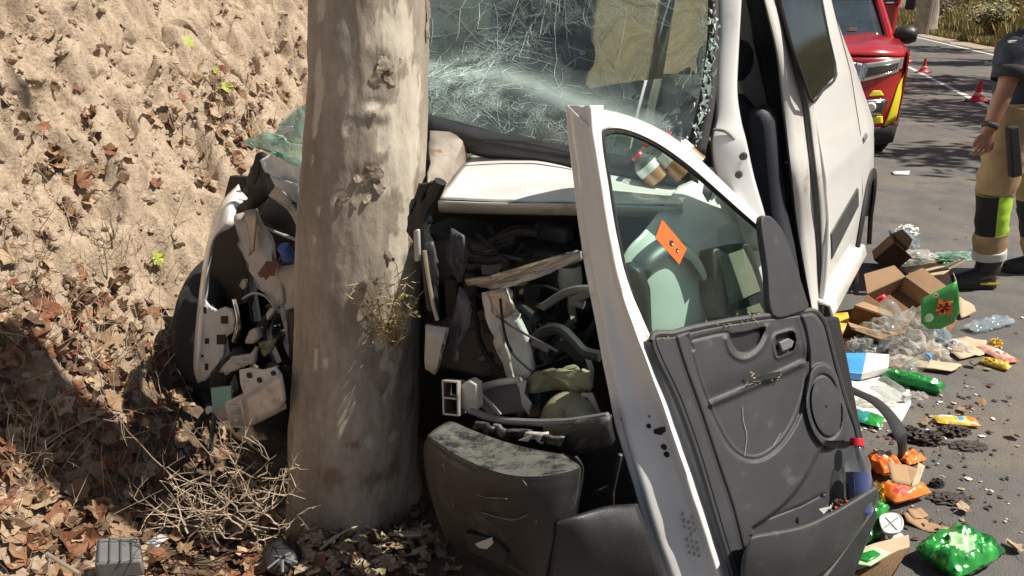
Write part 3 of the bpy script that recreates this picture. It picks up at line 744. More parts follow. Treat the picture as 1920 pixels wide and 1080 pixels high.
# roof, far side, tail, floor
L0 = -.62; SW = -1.72
def farp(l, z): return van(l, SW + .10 * max(0, z - 1) + .1 * max(0, l - 1.2) ** 2, z)
def roofz(t): return 1.95 + .06 * math.sin(t * math.pi)
rows = []
for l in np.linspace(-.50, 2.2, 12):
    rows.append([bodyp(l, 1.95).lerp(farp(l, 1.95), t) + ZV * (roofz(t) - 1.95 - (.03 if l > 2 else 0)) for t in np.linspace(0, 1, 9)])
MB().grid(rows).build('roof', 'white_paint', vn, solid=.03, soff=-1, smooth=70)
def fpatch(l0, l1, z0, z1, nm, mt, sl=0.0): MB().grid([[farp(l + sl * (z - z0), z) for l in np.linspace(l0, l1, 10)] for z in np.linspace(z0, z1, 5)]).build(nm, mt, vn, solid=.03 if 'panel' in nm or 'post' in nm else .004)
fpatch(-.85, 2.22, .35, 1.12, 'far_side_panel', 'white_paint'); fpatch(-.55, 2.22, 1.74, 1.95, 'far_side_panel', 'white_paint')
for a, b in ((-.85, -.75), (.02, .14), (1.0, 1.1), (2.06, 2.2)): fpatch(a, b, 1.12, 1.74, 'window_post', 'grey_lining', .3 if a < -.5 else 0)
fpatch(-.74, .02, 1.12, 1.74, 'far_window', 'dim_glass'); fpatch(.14, 1.0, 1.12, 1.74, 'far_side_panel', 'navy_trim'); fpatch(1.1, 2.08, 1.05, 1.80, 'far_window', 'clear_glass')
for dz0, dz1, mt, nm in ((.35, 1.15, 'white_paint', 'tail_panel'), (1.15, 1.75, 'clear_glass', 'tail_window'), (1.75, 1.95, 'white_paint', 'tail_panel')):
    rows = [[bodyp(2.22 + .0 * t, z).lerp(farp(2.22, z), t) + BK * (.03 * math.sin(t * 3.14)) for t in np.linspace(0, 1, 7)] for z in np.linspace(dz0, dz1, 5)]
    MB().grid(rows).build(nm, mt, vn, solid=.03)
m = MB(); m.prism([van(-1.25, -.12, .36), van(2.2, -.12, .36), van(2.2, -1.65, .36), van(-1.25, -1.65, .36)], ZV * .05); m.build('floor_pan', 'dark_bay', vn)
# rear wheel
def wheel(c, ax, name='rear_wheel'):
    w = MB(); w.lathe([(.19, -.09), (.27, -.10), (.31, -.085), (.325, -.05), (.325, .05), (.31, .085), (.27, .1), (.19, .09)], c, ax, 40)
    ty = w.build(name, 'black_rubber', vn, smooth=50)
    w = MB(); w.lathe([(.005, .04), (.06, .05), (.12, .03), (.17, .05), (.20, .095), (.19, .1)], c, ax, 32); w.build('rim', 'grey_plastic', ty, smooth=50)
    w = MB()
    for k in range(10):
        a = k * .628; u = Vector(ax).orthogonal().normalized(); q = Quaternion(Vector(ax), a) @ u; w.tube([Vector(c) + q * .07 + Vector(ax) * .055, Vector(c) + q * .18 + Vector(ax) * .085], [.014, .02], 6)
    w.build('spokes', 'grey_plastic', ty)
wheel(van(WC, -.15, .325), RT); wheel(van(WC, -1.6, .325), -RT); wheel(van(-1.22, -.25, .30), (RT - BK * .25).normalized(), 'front_wheel')
m = MB(); rows = [[van(WC + math.cos(a) * .42, s, .33 + math.sin(a) * .42) for a in np.linspace(0, math.pi, 14)] for s in (-.06, -.45)]
m.grid(rows); m.build('arch_liner', 'dark_bay', vn)

# ---- B pillar jamb, seen through the open doorway
tab = [(-60, 1420, 1448), (0, 1433, 1463), (100, 1456, 1496), (190, 1466, 1523), (260, 1474, 1533), (330, 1482, 1541), (420, 1492, 1548), (500, 1506, 1548), (560, 1518, 1546), (600, 1526, 1543)]
rows = []
for y, a, b in tab:
    o_ = side(b, y, -.002); l = (o_ - VO).dot(BK); w = b - a
    rows.append([vl(a, y, l - .06), vl(a + w * .06, y, l - .15), vl(a + w * .40, y, l - .10), vl(a + w * .58, y, l - .055), vl(a + w * .64, y, l - .015), vl(a + w * .80, y, l - .005), vl(a + w * .86, y, l - .03), vl(a + w * .97, y, l - .006), o_])
MB().grid(smooth_grid(rows, 3, 4)).build('door_jamb', 'white_sheet', vn, solid=.004)
rows2 = [[vl(a + (b - a) * .72, y, (side(b, y) - VO).dot(BK) - .018)] for y, a, b in tab]
m = MB(); m.tube(crom([r[0] for r in rows2], 4), .0045, 8); m.build('jamb_seal', 'grey_plastic', vn)
m = MB(); c = vl(1483, 303, -.155); m.box(c, (.05, .012, .075), Matrix.Rotation(-HD, 3, 'Z')); lk = m.build('striker_plate', 'black_plastic', vn, bevel=.008)
m = MB(); m.tube([c - BK * .01 - RT * .015, c - BK * .03 - RT * .015, c - BK * .03 + RT * .015, c - BK * .01 + RT * .015], .004, 6); m.build('striker', 'chrome', lk)
def slab(px, l, th, name, mat, bevel=.004, crum=0.0, cs=8, parent=None, **kw):
    """a plate of real thickness cut to a measured outline, dented if crum"""
    P = plate(px, l)
    if crum:
        return crumpled(P, crum, cs, kw.pop('cuts', 3), seed=px[0][0] * .01).build(name, mat, parent or vn, solid=th, smooth=kw.pop('smooth', 30), **kw)
    m = MB(); m.prism(P, BK * th); return m.build(name, mat, parent or vn, bevel=bevel, **kw)
slab([(1396, -40), (1428, -40), (1440, 20), (1462, 120), (1474, 230), (1486, 330), (1504, 450), (1522, 560), (1516, 600), (1470, 600), (1478, 470), (1462, 380), (1452, 250), (1436, 180), (1412, 80)], .07, .04, 'pillar_trim', 'navy_trim')
slab([(1398, 205), (1432, 200), (1446, 230), (1452, 300), (1462, 400), (1478, 470), (1500, 600), (1420, 600), (1400, 420), (1396, 300)], -.30, .14, 'seat_side', 'navy_trim', bevel=.03)
slab([(1378, -40), (1400, -40), (1414, 80), (1438, 190), (1440, 210), (1404, 214), (1380, 130)], .22, .03, 'cabin_lining', 'grey_lining')
m = MB(); m.tube(crom([vl(1396, -30, -.05), vl(1420, 80, -.02), vl(1448, 200, -.03), vl(1462, 330, -.06), vl(1482, 460, -.1)], 5), [(.004, .022)] * 21, 6); m.build('seat_belt', 'black_rubber', vn)

# ---- A pillar and scuttle
tab = [(-70, 1347, 1392, -.66), (0, 1346, 1389, -.72), (90, 1345, 1384, -.79), (170, 1344, 1381, -.87), (225, 1343, 1388, -.93), (265, 1334, 1398, -.985), (330, 1344, 1412, -1.02), (400, 1378, 1432, -1.05), (470, 1400, 1450, -1.07)]
rows = []
for y, a, b, l in tab:
    w = b - a; rows.append([vl(a, y, l + .05), vl(a + .04 * w, y, l + .0), vl(a + .12 * w, y, l - .010), vl(a + .5 * w, y, l - .014), vl(a + .88 * w, y, l - .010), vl(a + .97 * w, y, l + .0), vl(b, y, l + .06)])
MB().grid(smooth_grid(rows, 4, 5)).build('door_pillar', 'white_paint', vn, solid=.006)
m = MB(); m.tube(crom([vl(1338, 243, -.985), vl(1358, 246, -.99), vl(1374, 258, -.995), vl(1384, 275, -.995)], 5), .0045, 6); m.build('shut_line', 'grey_plastic', vn)
for (a, b) in ((1394, 293), (1386, 327)):
    m = MB(); c = vl(a, b, -1.03); m.lathe([(0, .012), (.010, .012), (.012, .0), (.010, -.01)], c, -BK, 12); m.build('hinge_bolt', 'black_plastic', vn)
# glazing seal with torn glass along it
tab = [(-60, 1330, 1347), (60, 1329, 1345), (130, 1322, 1343), (190, 1312, 1340), (240, 1300, 1332), (290, 1286, 1322)]
rows = []
for y, a, b in tab:
    l = np.interp(y, [-60, 290], [-.68, -1.03]); rows.append([vl(a, y, l + .01), vl((a + b) / 2, y, l - .012), vl(b, y, l + .0)])
sl = MB().grid(smooth_grid(rows, 4, 4)).build('glazing_seal', 'black_rubber', vn, solid=.01)
m = MB(); random.seed(11)
for k in range(150):
    y = random.uniform(-30, 285); a = np.interp(y, [t[0] for t in tab], [t[1] for t in tab]) + random.gauss(9, 6); l = np.interp(y, [-60, 290], [-.70, -1.05]) - random.uniform(0, .012)
    c = vl(a, y, l); s = random.uniform(.002, .006); e = [Vector((random.gauss(0, s), random.gauss(0, s), random.gauss(0, s * 1.6))) for _ in range(3)]; m.add([c + e[0], c + e[1], c + e[2], c - e[0]], [(0, 1, 2), (0, 2, 3), (0, 1, 3)])
m.build('glass_crumbs', 'crack_white', sl, smooth=0, kind='stuff')

# ---- windscreen, sagging and crazed
WS = [[(690, -70, -.60), (830, -65, -.60), (960, -60, -.60), (1100, -60, -.62), (1220, -60, -.64), (1340, -60, -.67)],
      [(690, 45, -.74), (830, 50, -.73), (960, 55, -.71), (1100, 48, -.72), (1220, 42, -.73), (1338, 40, -.76)],
      [(690, 105, -.80), (830, 112, -.81), (960, 122, -.80), (1100, 150, -.80), (1220, 165, -.82), (1334, 125, -.83)],
      [(690, 150, -1.02), (830, 160, -1.00), (960, 180, -.98), (1100, 218, -.98), (1220, 240, -.98), (1322, 205, -.92)],
      [(690, 200, -1.12), (830, 222, -1.11), (960, 256, -1.09), (1100, 285, -1.06), (1220, 302, -1.05), (1302, 290, -1.02)]]
G = smooth_grid([[vl(*p) for p in r] for r in WS], 14, 12)
Ga = np.array([[tuple(p) for p in r] for r in G]); dn = fbm(Ga[..., 0], Ga[..., 1], Ga[..., 2], 3, 6.0) * .010
wn_ = Vector((-BK.x * .6, -BK.y * .6, .75)).normalized()
G = [[p + wn_ * float(dn[j, i]) for i, p in enumerate(r)] for j, r in enumerate(G)]
gh, gw = len(G) - 1, len(G[0]) - 1
UU, VV2 = np.meshgrid(np.linspace(0, 1, gw + 1), np.linspace(0, 1, gh + 1))
E2 = lambda x, y, sx, sy: np.exp(-((UU - x) / sx) ** 2 - ((VV2 - y) / sy) ** 2)
dmg = .16 + E2(.18, .72, .17, .15) + .75 * np.exp(-(pdist(UU, VV2, [(.2, .66), (.36, .4), (.56, .0)]) / .075) ** 2) + .7 * np.exp(-((VV2 - .86) / .08) ** 2) * np.clip((.75 - UU) / .2, 0, 1) + .6 * E2(.98, .4, .04, .5) + .3 * E2(.75, .1, .2, .12)
smear = np.exp(-(pdist(UU, VV2, [(.38, .6), (.6, .68), (.96, .78)]) / .075) ** 2) + .5 * E2(.12, .1, .2, .25)  # sky reflection painted into the glass as bands of pale haze
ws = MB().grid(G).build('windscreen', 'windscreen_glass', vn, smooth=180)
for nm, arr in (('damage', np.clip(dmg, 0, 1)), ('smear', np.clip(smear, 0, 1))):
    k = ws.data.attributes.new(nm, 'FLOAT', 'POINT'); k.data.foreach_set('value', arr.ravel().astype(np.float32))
# fracture lines: rays and broken rings about three centres, then short links where the sheet is crushed
m = MB(); random.seed(9)
def gpt(u, v):
    u = min(max(u, 0), .9999) * gw; v = min(max(v, 0), .9999) * gh; i, j = int(u), int(v); a, b = u - i, v - j
    return (G[j][i] * (1 - a) + G[j][i + 1] * a) * (1 - b) + (G[j + 1][i] * (1 - a) + G[j + 1][i + 1] * a) * b + wn_ * .0022
def line(P, w):
    P = [p for p in P if 0 <= p[0] <= 1 and 0 <= p[1] <= 1]
    if len(P) > 1: m.tube([gpt(*p) for p in P], [w * random.uniform(.5, 1.3) for _ in P], 3, caps=False)
def star(cu, cv, nr, rmax, rings, w=.0005):
    rays = []
    for k in range(nr):
        a = 2 * math.pi * (k + random.uniform(-.3, .3)) / nr; R_ = rmax * random.uniform(.35, 1.0); P = []; r_ = random.uniform(.0, .03)
        while r_ < R_: P.append((cu + math.cos(a) * r_, cv + math.sin(a) * r_ * 1.75)); r_ += .03; a += random.gauss(0, .035)
        rays.append(P); line(P, w)
        if len(P) > 8 and random.random() < .5:
            q = P[len(P) // 2]; b_ = a + random.choice((-1, 1)) * random.uniform(.25, .6); line([(q[0] + math.cos(b_) * t, q[1] + math.sin(b_) * t * 1.75) for t in np.arange(0, R_ * .4, .03)], w * .8)
    for r_ in rings:
        for k in range(nr):
            A, B_ = rays[k], rays[(k + 1) % nr]; i = int(r_ / .03)
            if i < len(A) and i < len(B_) and random.random() < .8 - r_: 
                p, q = A[i], B_[max(0, min(len(B_) - 1, i + random.choice((-1, 0, 0, 1))))]; line([p, ((p[0] + q[0]) / 2 + random.gauss(0, .006), (p[1] + q[1]) / 2 + random.gauss(0, .01)), q], w * .8)
star(.15, .72, 34, .75, [.04, .07, .1, .13, .17, .21, .26, .32, .4]); star(.53, .02, 22, .42, [.05, .08, .12, .17, .23, .3]); star(.36, .42, 16, .25, [.05, .09, .14, .2]); star(.97, .34, 16, .22, [.04, .08, .13])
D_ = np.clip(dmg, 0, 1)
for k in range(2600):
    u, v = random.random(), random.random()
    if random.random() > D_[int(v * gh), int(u * gw)] ** 1.6: continue
    a = random.uniform(0, 6.28); L = random.uniform(.008, .03); b_ = a + random.gauss(0, .6); line([(u, v), (u + math.cos(a) * L, v + math.sin(a) * L * 1.7), (u + math.cos(a) * L + math.cos(b_) * L * .7, v + math.sin(a) * L * 1.7 + math.sin(b_) * L * 1.2)], .00045)
m.build('crack_web', 'crack_white', ws, smooth=0, kind='stuff')
# black ceramic band and scuttle tray under the glass
rows = [[vl(790, 212, -1.115), vl(900, 244, -1.10), vl(1000, 264, -1.08), vl(1090, 280, -1.07), (vl(1200, 297, -1.06)), vl(1300, 290, -1.03)],
        [vl(795, 232, -1.17), vl(900, 262, -1.15), vl(1000, 282, -1.13), vl(1090, 298, -1.11), vl(1200, 318, -1.09), vl(1305, 315, -1.06)],
        [vl(800, 262, -1.18), vl(900, 292, -1.14), vl(1000, 308, -1.12), vl(1090, 330, -1.10), vl(1200, 345, -1.09), vl(1310, 345, -1.07)]]
MB().grid(smooth_grid(rows, 5, 4)).build('scuttle_tray', 'black_plastic', vn, solid=.012)
m = MB(); m.tube(crom([vl(905, 262, -1.19), vl(980, 268, -1.17), vl(1050, 282, -1.15), vl(1090, 291, -1.13)], 5), .007, 6); m.build('wiper_arm', 'black_plastic', vn)
# cabin behind the glass
def seat(s):
    m = MB(); rows = []
    for z, w, l in ((.55, .23, -.28), (.8, .25, -.20), (1.05, .24, -.14), (1.2, .19, -.11), (1.27, .1, -.10)):
        c = van(l, s, z); rows.append([c + RT * (math.cos(a) * w) + BK * (math.sin(a) * .07) for a in np.linspace(0, 2 * math.pi, 16, endpoint=False)])
    m.grid(rows, wrap=True); st_ = m.build('seat', 'navy_trim', vn, sub=1)
    m = MB(); m.lathe([(0, -.09), (.1, -.085), (.125, 0), (.1, .085), (0, .09)], van(-.08, s, 1.40), ZV, 14, xdir=RT); m.build('headrest', 'navy_trim', st_, sub=1)
for s in (-.50, -1.2): seat(s)
rows = [[van(l, s, z) for s in np.linspace(-.22, -1.6, 8)] for l, z in ((-.55, 1.0), (-.72, 1.08), (-.9, 1.10), (-1.08, 1.08), (-1.1, .7))]
MB().grid(smooth_grid(rows, 2, 3)).build('dashboard', 'navy_trim', vn, solid=.02)
m = MB(); ring = [van(-.50, -.55, 1.0) + RT * (math.cos(a) * .19) + (ZV * .85 + BK * .5).normalized() * (math.sin(a) * .19) for a in np.linspace(0, 6.283, 25)]; m.tube(ring, .015, 8, caps=False); m.build('steering_wheel', 'black_plastic', vn)
# ---- bonnet, buckled into a short flat shelf
rows = [[(886, 283, -1.06), (950, 289, -1.07), (1030, 300, -1.07), (1090, 313, -1.06), (1180, 330, -1.05), (1285, 347, -1.03)],
        [(862, 318, -1.25), (940, 322, -1.27), (1030, 330, -1.27), (1090, 338, -1.25), (1180, 352, -1.18), (1285, 362, -1.11)],
        [(836, 356, -1.44), (910, 358, -1.46), (1010, 361, -1.47), (1090, 363, -1.44), (1180, 368, -1.30), (1282, 374, -1.18)],
        [(825, 374, -1.52), (900, 376, -1.54), (1000, 378, -1.55), (1085, 379, -1.51), (1180, 382, -1.36), (1280, 385, -1.22)]]
G2 = smooth_grid([[vl(*p) for p in r] for r in rows], 7, 7)
G2 = [[p + ZV * (.010 * n1(p, 5)) for p in r] for r in G2]
bonnet = MB().grid(G2).build('bonnet', 'white_paint', vn, solid=.006, smooth=60)
rows = [[(806, 246, -1.22), (840, 248, -1.17), (870, 252, -1.13), (886, 262, -1.09)], [(805, 290, -1.36), (830, 292, -1.32), (858, 290, -1.24), (888, 282, -1.07)], [(803, 340, -1.53), (812, 345, -1.50), (826, 350, -1.46), (838, 352, -1.42)], [(803, 368, -1.55), (808, 372, -1.54), (816, 374, -1.53), (825, 375, -1.52)]]
G3 = smooth_grid([[vl(*p) for p in r] for r in rows], 2, 3)
MB().grid([[p + BK * (.012 * n1(p, 14)) for p in r] for r in G3]).build('bonnet_fold', 'bent_steel', bonnet, solid=.005, smooth=14)  # shade of the white fold is put into its darker metal colour
slab([(846, 290), (856, 266), (870, 254), (888, 260), (888, 284), (866, 304)], -1.15, .006, 'bonnet_lip', 'white_paint', crum=.003, cs=20, parent=bonnet)
rows = [[vl(x, y + dy, l + dl) for (x, y, l) in [(822, 376, -1.53), (900, 379, -1.55), (1000, 381, -1.56), (1085, 382, -1.52), (1180, 385, -1.37), (1280, 388, -1.23)]] for dy, dl in ((0, -.006), (6, -.006), (14, .03), (22, .12))]
MB().grid(smooth_grid(rows, 4, 3)).build('bonnet_flange', 'white_sheet', bonnet, solid=.003)
# wing on the driver's side, behind the door glass
rows = [[(1272, 350, -1.12), (1330, 332, -1.02), (1392, 372, -.99), (1450, 430, -.97)], [(1210, 430, -1.38), (1285, 425, -1.22), (1370, 440, -1.08), (1460, 480, -1.0)],
        [(1165, 490, -1.47), (1250, 492, -1.36), (1350, 510, -1.17), (1470, 530, -1.02)], [(1130, 640, -1.52), (1230, 640, -1.40), (1350, 640, -1.20), (1480, 640, -1.03)]]
MB().grid(smooth_grid([[vl(*p) for p in r] for r in rows], 6, 6)).build('front_wing', 'white_paint', vn, solid=.006, smooth=60)
m = MB(); m.tube(crom([vl(1185, 530, -1.47), vl(1205, 495, -1.44), vl(1235, 468, -1.38), vl(1265, 462, -1.33), vl(1295, 480, -1.29), vl(1318, 515, -1.26)], 5), [(.014, .034)] * 26, 8, up=BK); m.build('arch_moulding', 'slate_plastic', vn)
m = MB(); m.prism([vl(x, y, -1.50) for x, y in [(1160, 500), (1185, 487), (1208, 500), (1222, 540), (1226, 640), (1150, 640)]], BK * -.04); m.build('headlamp_shell', 'black_plastic', vn, bevel=.01)

# ---- engine bay
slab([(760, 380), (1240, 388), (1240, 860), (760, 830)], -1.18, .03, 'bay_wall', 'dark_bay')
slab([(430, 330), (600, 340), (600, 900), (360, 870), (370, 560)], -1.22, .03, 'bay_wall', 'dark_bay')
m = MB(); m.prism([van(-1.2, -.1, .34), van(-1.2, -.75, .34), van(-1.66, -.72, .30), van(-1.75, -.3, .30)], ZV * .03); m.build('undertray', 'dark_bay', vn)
m = MB(); m.box(van(-1.36, -.78, .72), (.5, .22, .46), Matrix.Rotation(-HD + .1, 3, 'Z')); eng = m.build('engine_block', 'black_plastic', vn, bevel=.02)
for k in range(6):
    m = MB(); c = van(-1.50, -.58 - .07 * k, .80 - .03 * (k % 3)); m.box(c, (.05, .04, .12), Matrix.Rotation(-HD, 3, 'Z')); m.build('engine_rib', 'dark_bay', eng, bevel=.006)
def pipe(px, l, r, name, mat, n=8, sub=6, **k):
    P = crom([vl(p[0], p[1], p[2] if len(p) > 2 else l) for p in px], sub); m = MB(); m.tube(P, r, n); return m.build(name, mat, vn, **k)
# beside the trunk
slab([(770, 390), (790, 348), (812, 340), (828, 350), (820, 372), (800, 392), (800, 430), (806, 470), (790, 470), (772, 430)], -1.66, .03, 'torn_trim', 'black_plastic', crum=.012, cs=18)
pipe([(826, 340), (814, 368), (800, 388), (792, 420), (800, 470), (806, 530), (812, 580)], -1.67, .018, 'hose', 'black_plastic')
pipe([(796, 470), (803, 520), (812, 570), (820, 600)], -1.70, [.006] * 19, 'bright_edge', 'bent_steel')
slab([(797, 455), (812, 452), (822, 490), (820, 540), (806, 520)], -1.68, .01, 'torn_trim', 'slate_plastic', crum=.006, cs=18)
slab([(774, 432), (784, 430), (786, 490), (776, 492)], -1.71, .012, 'side_lamp', 'pale_plastic', bevel=.005)
slab([(800, 608), (838, 616), (830, 660), (816, 702), (799, 690)], -1.70, .012, 'washer_neck', 'pale_plastic', crum=.006, cs=12)
slab([(846, 428), (870, 442), (866, 470), (850, 492), (868, 525), (860, 532), (846, 512), (840, 478)], -1.60, .008, 'bracket', 'slate_plastic', crum=.008, cs=16)
slab([(862, 538), (886, 566), (882, 610), (862, 650), (868, 672), (858, 676), (836, 650), (846, 600), (858, 560)], -1.66, .008, 'bracket', 'slate_plastic', crum=.010, cs=14)
# slam panel: bent cross member and strut
slab([(876, 522), (930, 518), (936, 526), (960, 520), (1010, 500), (1060, 480), (1090, 470), (1092, 486), (1040, 500), (1000, 516), (950, 536), (930, 546), (912, 538), (880, 532)], -1.62, .012, 'cross_member', 'bent_steel', crum=.012, cs=16)
slab([(930, 545), (990, 516), (1088, 474), (1090, 482), (1030, 512), (980, 530)], -1.66, .006, 'torn_flange', 'primer', crum=.010, cs=20)
slab([(908, 548), (950, 540), (960, 570), (974, 600), (992, 650), (1002, 692), (990, 712), (968, 718), (950, 680), (930, 620), (916, 580)], -1.64, .022, 'strut', 'white_sheet', crum=.014, cs=12)
slab([(926, 640), (936, 610), (955, 670), (966, 716), (958, 722)], -1.68, .006, 'strut_flange', 'pale_plastic', crum=.006, cs=18)
slab([(912, 548), (946, 540), (968, 580), (948, 596), (922, 586)], -1.665, .008, 'crushed_gusset', 'bent_steel', crum=.014, cs=24)
m = MB(); a, b = vl(1068, 498, -1.45), vl(1070, 552, -1.45); m.tube([a, a.lerp(b, .5), b], [.032, .036, .028], 14); rs = m.build('fluid_bottle', 'pale_plastic', vn)
m = MB(); m.tube([b, vl(1071, 575, -1.45), vl(1076, 600, -1.46)], [.010, .012, .009], 8); m.build('bottle_spout', 'tan_lining', rs)
m = MB(); m.lathe([(0, 0), (.03, 0), (.03, .03), (0, .03)], a, ZV, 14); m.build('bottle_cap', 'black_plastic', rs)
slab([(900, 495), (940, 494), (946, 515), (902, 518)], -1.50, .05, 'fuse_box', 'grey_plastic', bevel=.006)
slab([(885, 470), (960, 440), (1010, 470), (1005, 520), (960, 530), (890, 520)], -1.38, .08, 'air_box', 'black_plastic', bevel=.015)
slab([(1000, 420), (1060, 430), (1060, 470), (1010, 465)], -1.36, .06, 'relay_box', 'slate_plastic', bevel=.01)
pipe([(1000, 640), (1020, 622), (1050, 618), (1075, 640), (1095, 660), (1125, 668)], -1.62, .016, 'coolant_hose', 'black_rubber')
pipe([(1000, 640), (1016, 648), (1030, 655)], -1.63, .012, 'hose_clip', 'grey_plastic')
pipe([(1040, 655), (1060, 645), (1080, 660), (1100, 690), (1095, 730), (1075, 750)], -1.60, .020, 'coolant_hose', 'black_rubber')
pipe([(930, 592), (970, 618), (1010, 640), (1045, 658)], -1.69, .0035, 'bonnet_cable', 'grey_plastic')
pipe([(938, 560), (945, 620), (960, 660), (990, 690), (1000, 695)], -1.70, .004, 'wire', 'black_rubber')
pipe([(980, 590), (1000, 640), (985, 690)], -1.58, .008, 'hose', 'black_rubber')
slab([(1000, 700), (1030, 690), (1075, 688), (1110, 700), (1112, 726), (1080, 735), (1030, 732), (985, 735), (978, 720)], -1.66, .012, 'torn_guard', 'yellowed_plastic', crum=.016, cs=14)
slab([(988, 735), (1012, 732), (1015, 782), (988, 785)], -1.66, .04, 'lamp_motor', 'slate_plastic', bevel=.006)
m = MB(); c = vl(1068, 780, -1.70); m.lathe([(0, .05), (.05, .04), (.075, .01), (.08, -.03)], c, (ZV * .8 - BK * .5).normalized(), 24); m.build('horn', 'yellowed_plastic', vn)
slab([(894, 726), (970, 712), (978, 730), (990, 775), (920, 782), (900, 765)], -1.70, .03, 'headlamp', 'grey_plastic', bevel=.008)
pipe([(892, 730), (930, 718), (972, 712)], -1.74, .009, 'headlamp_rim', 'pale_plastic'); pipe([(894, 732), (915, 752), (938, 778)], -1.745, .005, 'headlamp_rim', 'pale_plastic')
slab([(972, 716), (986, 714), (982, 740), (996, 758), (990, 778), (978, 760)], -1.74, .006, 'glass_shard', 'pale_plastic', bevel=.001)
slab([(1088, 738), (1110, 738), (1124, 776), (1116, 780), (1102, 746), (1090, 746)], -1.68, .008, 'stay', 'pale_plastic', bevel=.002)
pipe([(884, 770), (930, 786), (1000, 792), (1070, 790), (1140, 780)], -1.80, .010, 'lower_rail', 'grey_plastic')
slab([(1080, 760), (1150, 690), (1150, 800), (1090, 800)], -1.55, .05, 'washer_tank', 'black_plastic', bevel=.02)
# bumper beam ends (two open cells each)
def beam(A, B, w, up, hgt, nm, mat):
    m = MB(); d = (B - A); t = .006
    for k in (0, .5, 1): m.prism([A + up * (k * hgt) - up * t / 2, A + w + up * (k * hgt) - up * t / 2, A + w + up * (k * hgt) + up * t / 2, A + up * (k * hgt) + up * t / 2], d)
    for q in (Vector(), w): m.prism([A + q - up * .003, A + q + w.normalized() * t - up * .003, A + q + w.normalized() * t + up * (hgt + .003), A + q + up * (hgt + .003)], d)
    return m.build(nm, mat, vn, bevel=.0015)
A = vl(430, 800, -1.80); bb = beam(A, vl(505, 762, -1.72), vl(459, 803, -1.81) - A, (ZV + RT * -.12).normalized(), .088, 'bumper_beam', 'aluminium')
slab([(455, 748), (500, 718), (528, 700), (536, 750), (520, 775), (462, 803)], -1.83, .008, 'beam_face', 'aluminium', parent=bb, crum=.004, cs=20)
fl = slab([(448, 694), (470, 690), (492, 694), (515, 688), (524, 700), (528, 716), (500, 722), (458, 744), (450, 720)], -1.81, .008, 'beam_flange', 'white_sheet', bevel=.002)
for (a, b, r) in ((467, 704, .010), (512, 700, .008), (486, 713, .009)):
    m = MB(); m.lathe([(0, .003), (r, .003), (r, -.002)], vl(a, b, -1.815), -BK, 12); m.build('bolt_hole', 'dark_bay', fl)
A = vl(830, 776, -1.84); b2 = beam(A, vl(845, 770, -1.74), vl(857, 779, -1.84) - A, ZV, .098, 'bumper_beam', 'aluminium')
slab([(862, 722), (880, 714), (893, 722), (896, 768), (880, 778), (864, 765)], -1.80, .03, 'crash_box', 'primer', bevel=.004)
# left of the trunk
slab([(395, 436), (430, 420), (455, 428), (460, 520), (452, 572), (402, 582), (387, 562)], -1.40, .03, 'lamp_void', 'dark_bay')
rows = [[(448, 346, -1.42), (452, 358, -1.46), (464, 372, -1.50)], [(420, 374, -1.50), (432, 384, -1.57), (444, 390, -1.56)], [(405, 405, -1.54), (420, 415, -1.62), (436, 424, -1.60)], [(391, 450, -1.57), (397, 452, -1.63), (404, 445, -1.62)], [(380, 510, -1.59), (386, 512, -1.64), (392, 510, -1.62)], [(372, 575, -1.61), (379, 575, -1.65), (388, 568, -1.64)], [(366, 640, -1.62), (374, 640, -1.66), (384, 640, -1.64)], [(364, 690, -1.62), (370, 690, -1.65), (378, 690, -1.64)], [(372, 718, -1.6), (376, 716, -1.62), (382, 710, -1.62)]]
MB().grid(smooth_grid([[vl(*p) for p in r] for r in rows], 4, 5)).build('front_wing', 'white_paint', vn, solid=.006, smooth=60)
br = slab([(374, 578), (386, 562), (394, 574), (408, 582), (422, 575), (436, 580), (442, 600), (438, 622), (424, 632), (420, 668), (402, 692), (386, 712), (374, 716), (368, 690)], -1.645, .010, 'lamp_bracket', 'white_sheet', crum=.004, cs=12, smooth=30)
for (a, b, w, h) in ((384, 582, 6, 12), (420, 600, 12, 14), (387, 640, 6, 10), (414, 637, 16, 18), (387, 688, 6, 12), (378, 620, 4, 4), (378, 668, 4, 4)):
    slab([(a - w / 2, b - h / 2), (a + w / 2, b - h / 2), (a + w / 2, b + h / 2), (a - w / 2, b + h / 2)], -1.653, .004, 'bracket_hole', 'dark_bay', parent=br, bevel=0)
slab([(444, 402), (462, 398), (478, 392), (484, 418), (498, 440), (510, 462), (520, 488), (534, 540), (536, 566), (520, 578), (505, 556), (484, 532), (468, 508), (456, 470), (448, 440)], -1.60, .012, 'crushed_member', 'primer', crum=.016, cs=14)
slab([(462, 395), (480, 392), (476, 470), (468, 480)], -1.64, .006, 'torn_flange', 'bent_steel', crum=.010, cs=22)
slab([(480, 412), (504, 366), (520, 370), (562, 388), (560, 448), (520, 432)], -1.52, .05, 'battery_cover', 'black_plastic', bevel=.008)
pipe([(480, 420), (520, 436), (562, 452)], -1.545, .006, 'cover_edge', 'pale_plastic')
slab([(505, 366), (520, 345), (560, 400), (556, 420), (540, 392)], -1.55, .006, 'gasket', 'primer', crum=.006, cs=18)
m = MB(); c = vl(538, 474, -1.62); m.lathe([(0, .03), (.018, .03), (.021, .024), (.021, -.01), (.024, -.012), (.024, -.02)], c, (ZV - BK * .5).normalized(), 20); m.build('fluid_cap', 'blue_plastic', vn)
slab([(520, 482), (556, 478), (560, 500), (540, 520), (515, 510)], -1.58, .03, 'fluid_tank', 'grey_plastic', bevel=.01)
slab([(524, 500), (560, 494), (560, 640), (548, 668), (534, 640), (540, 590), (526, 560)], -1.60, .012, 'crushed_rail', 'primer', crum=.014, cs=14)
slab([(540, 580), (562, 575), (562, 690), (545, 665)], -1.64, .01, 'torn_trim', 'black_plastic', crum=.01, cs=14)
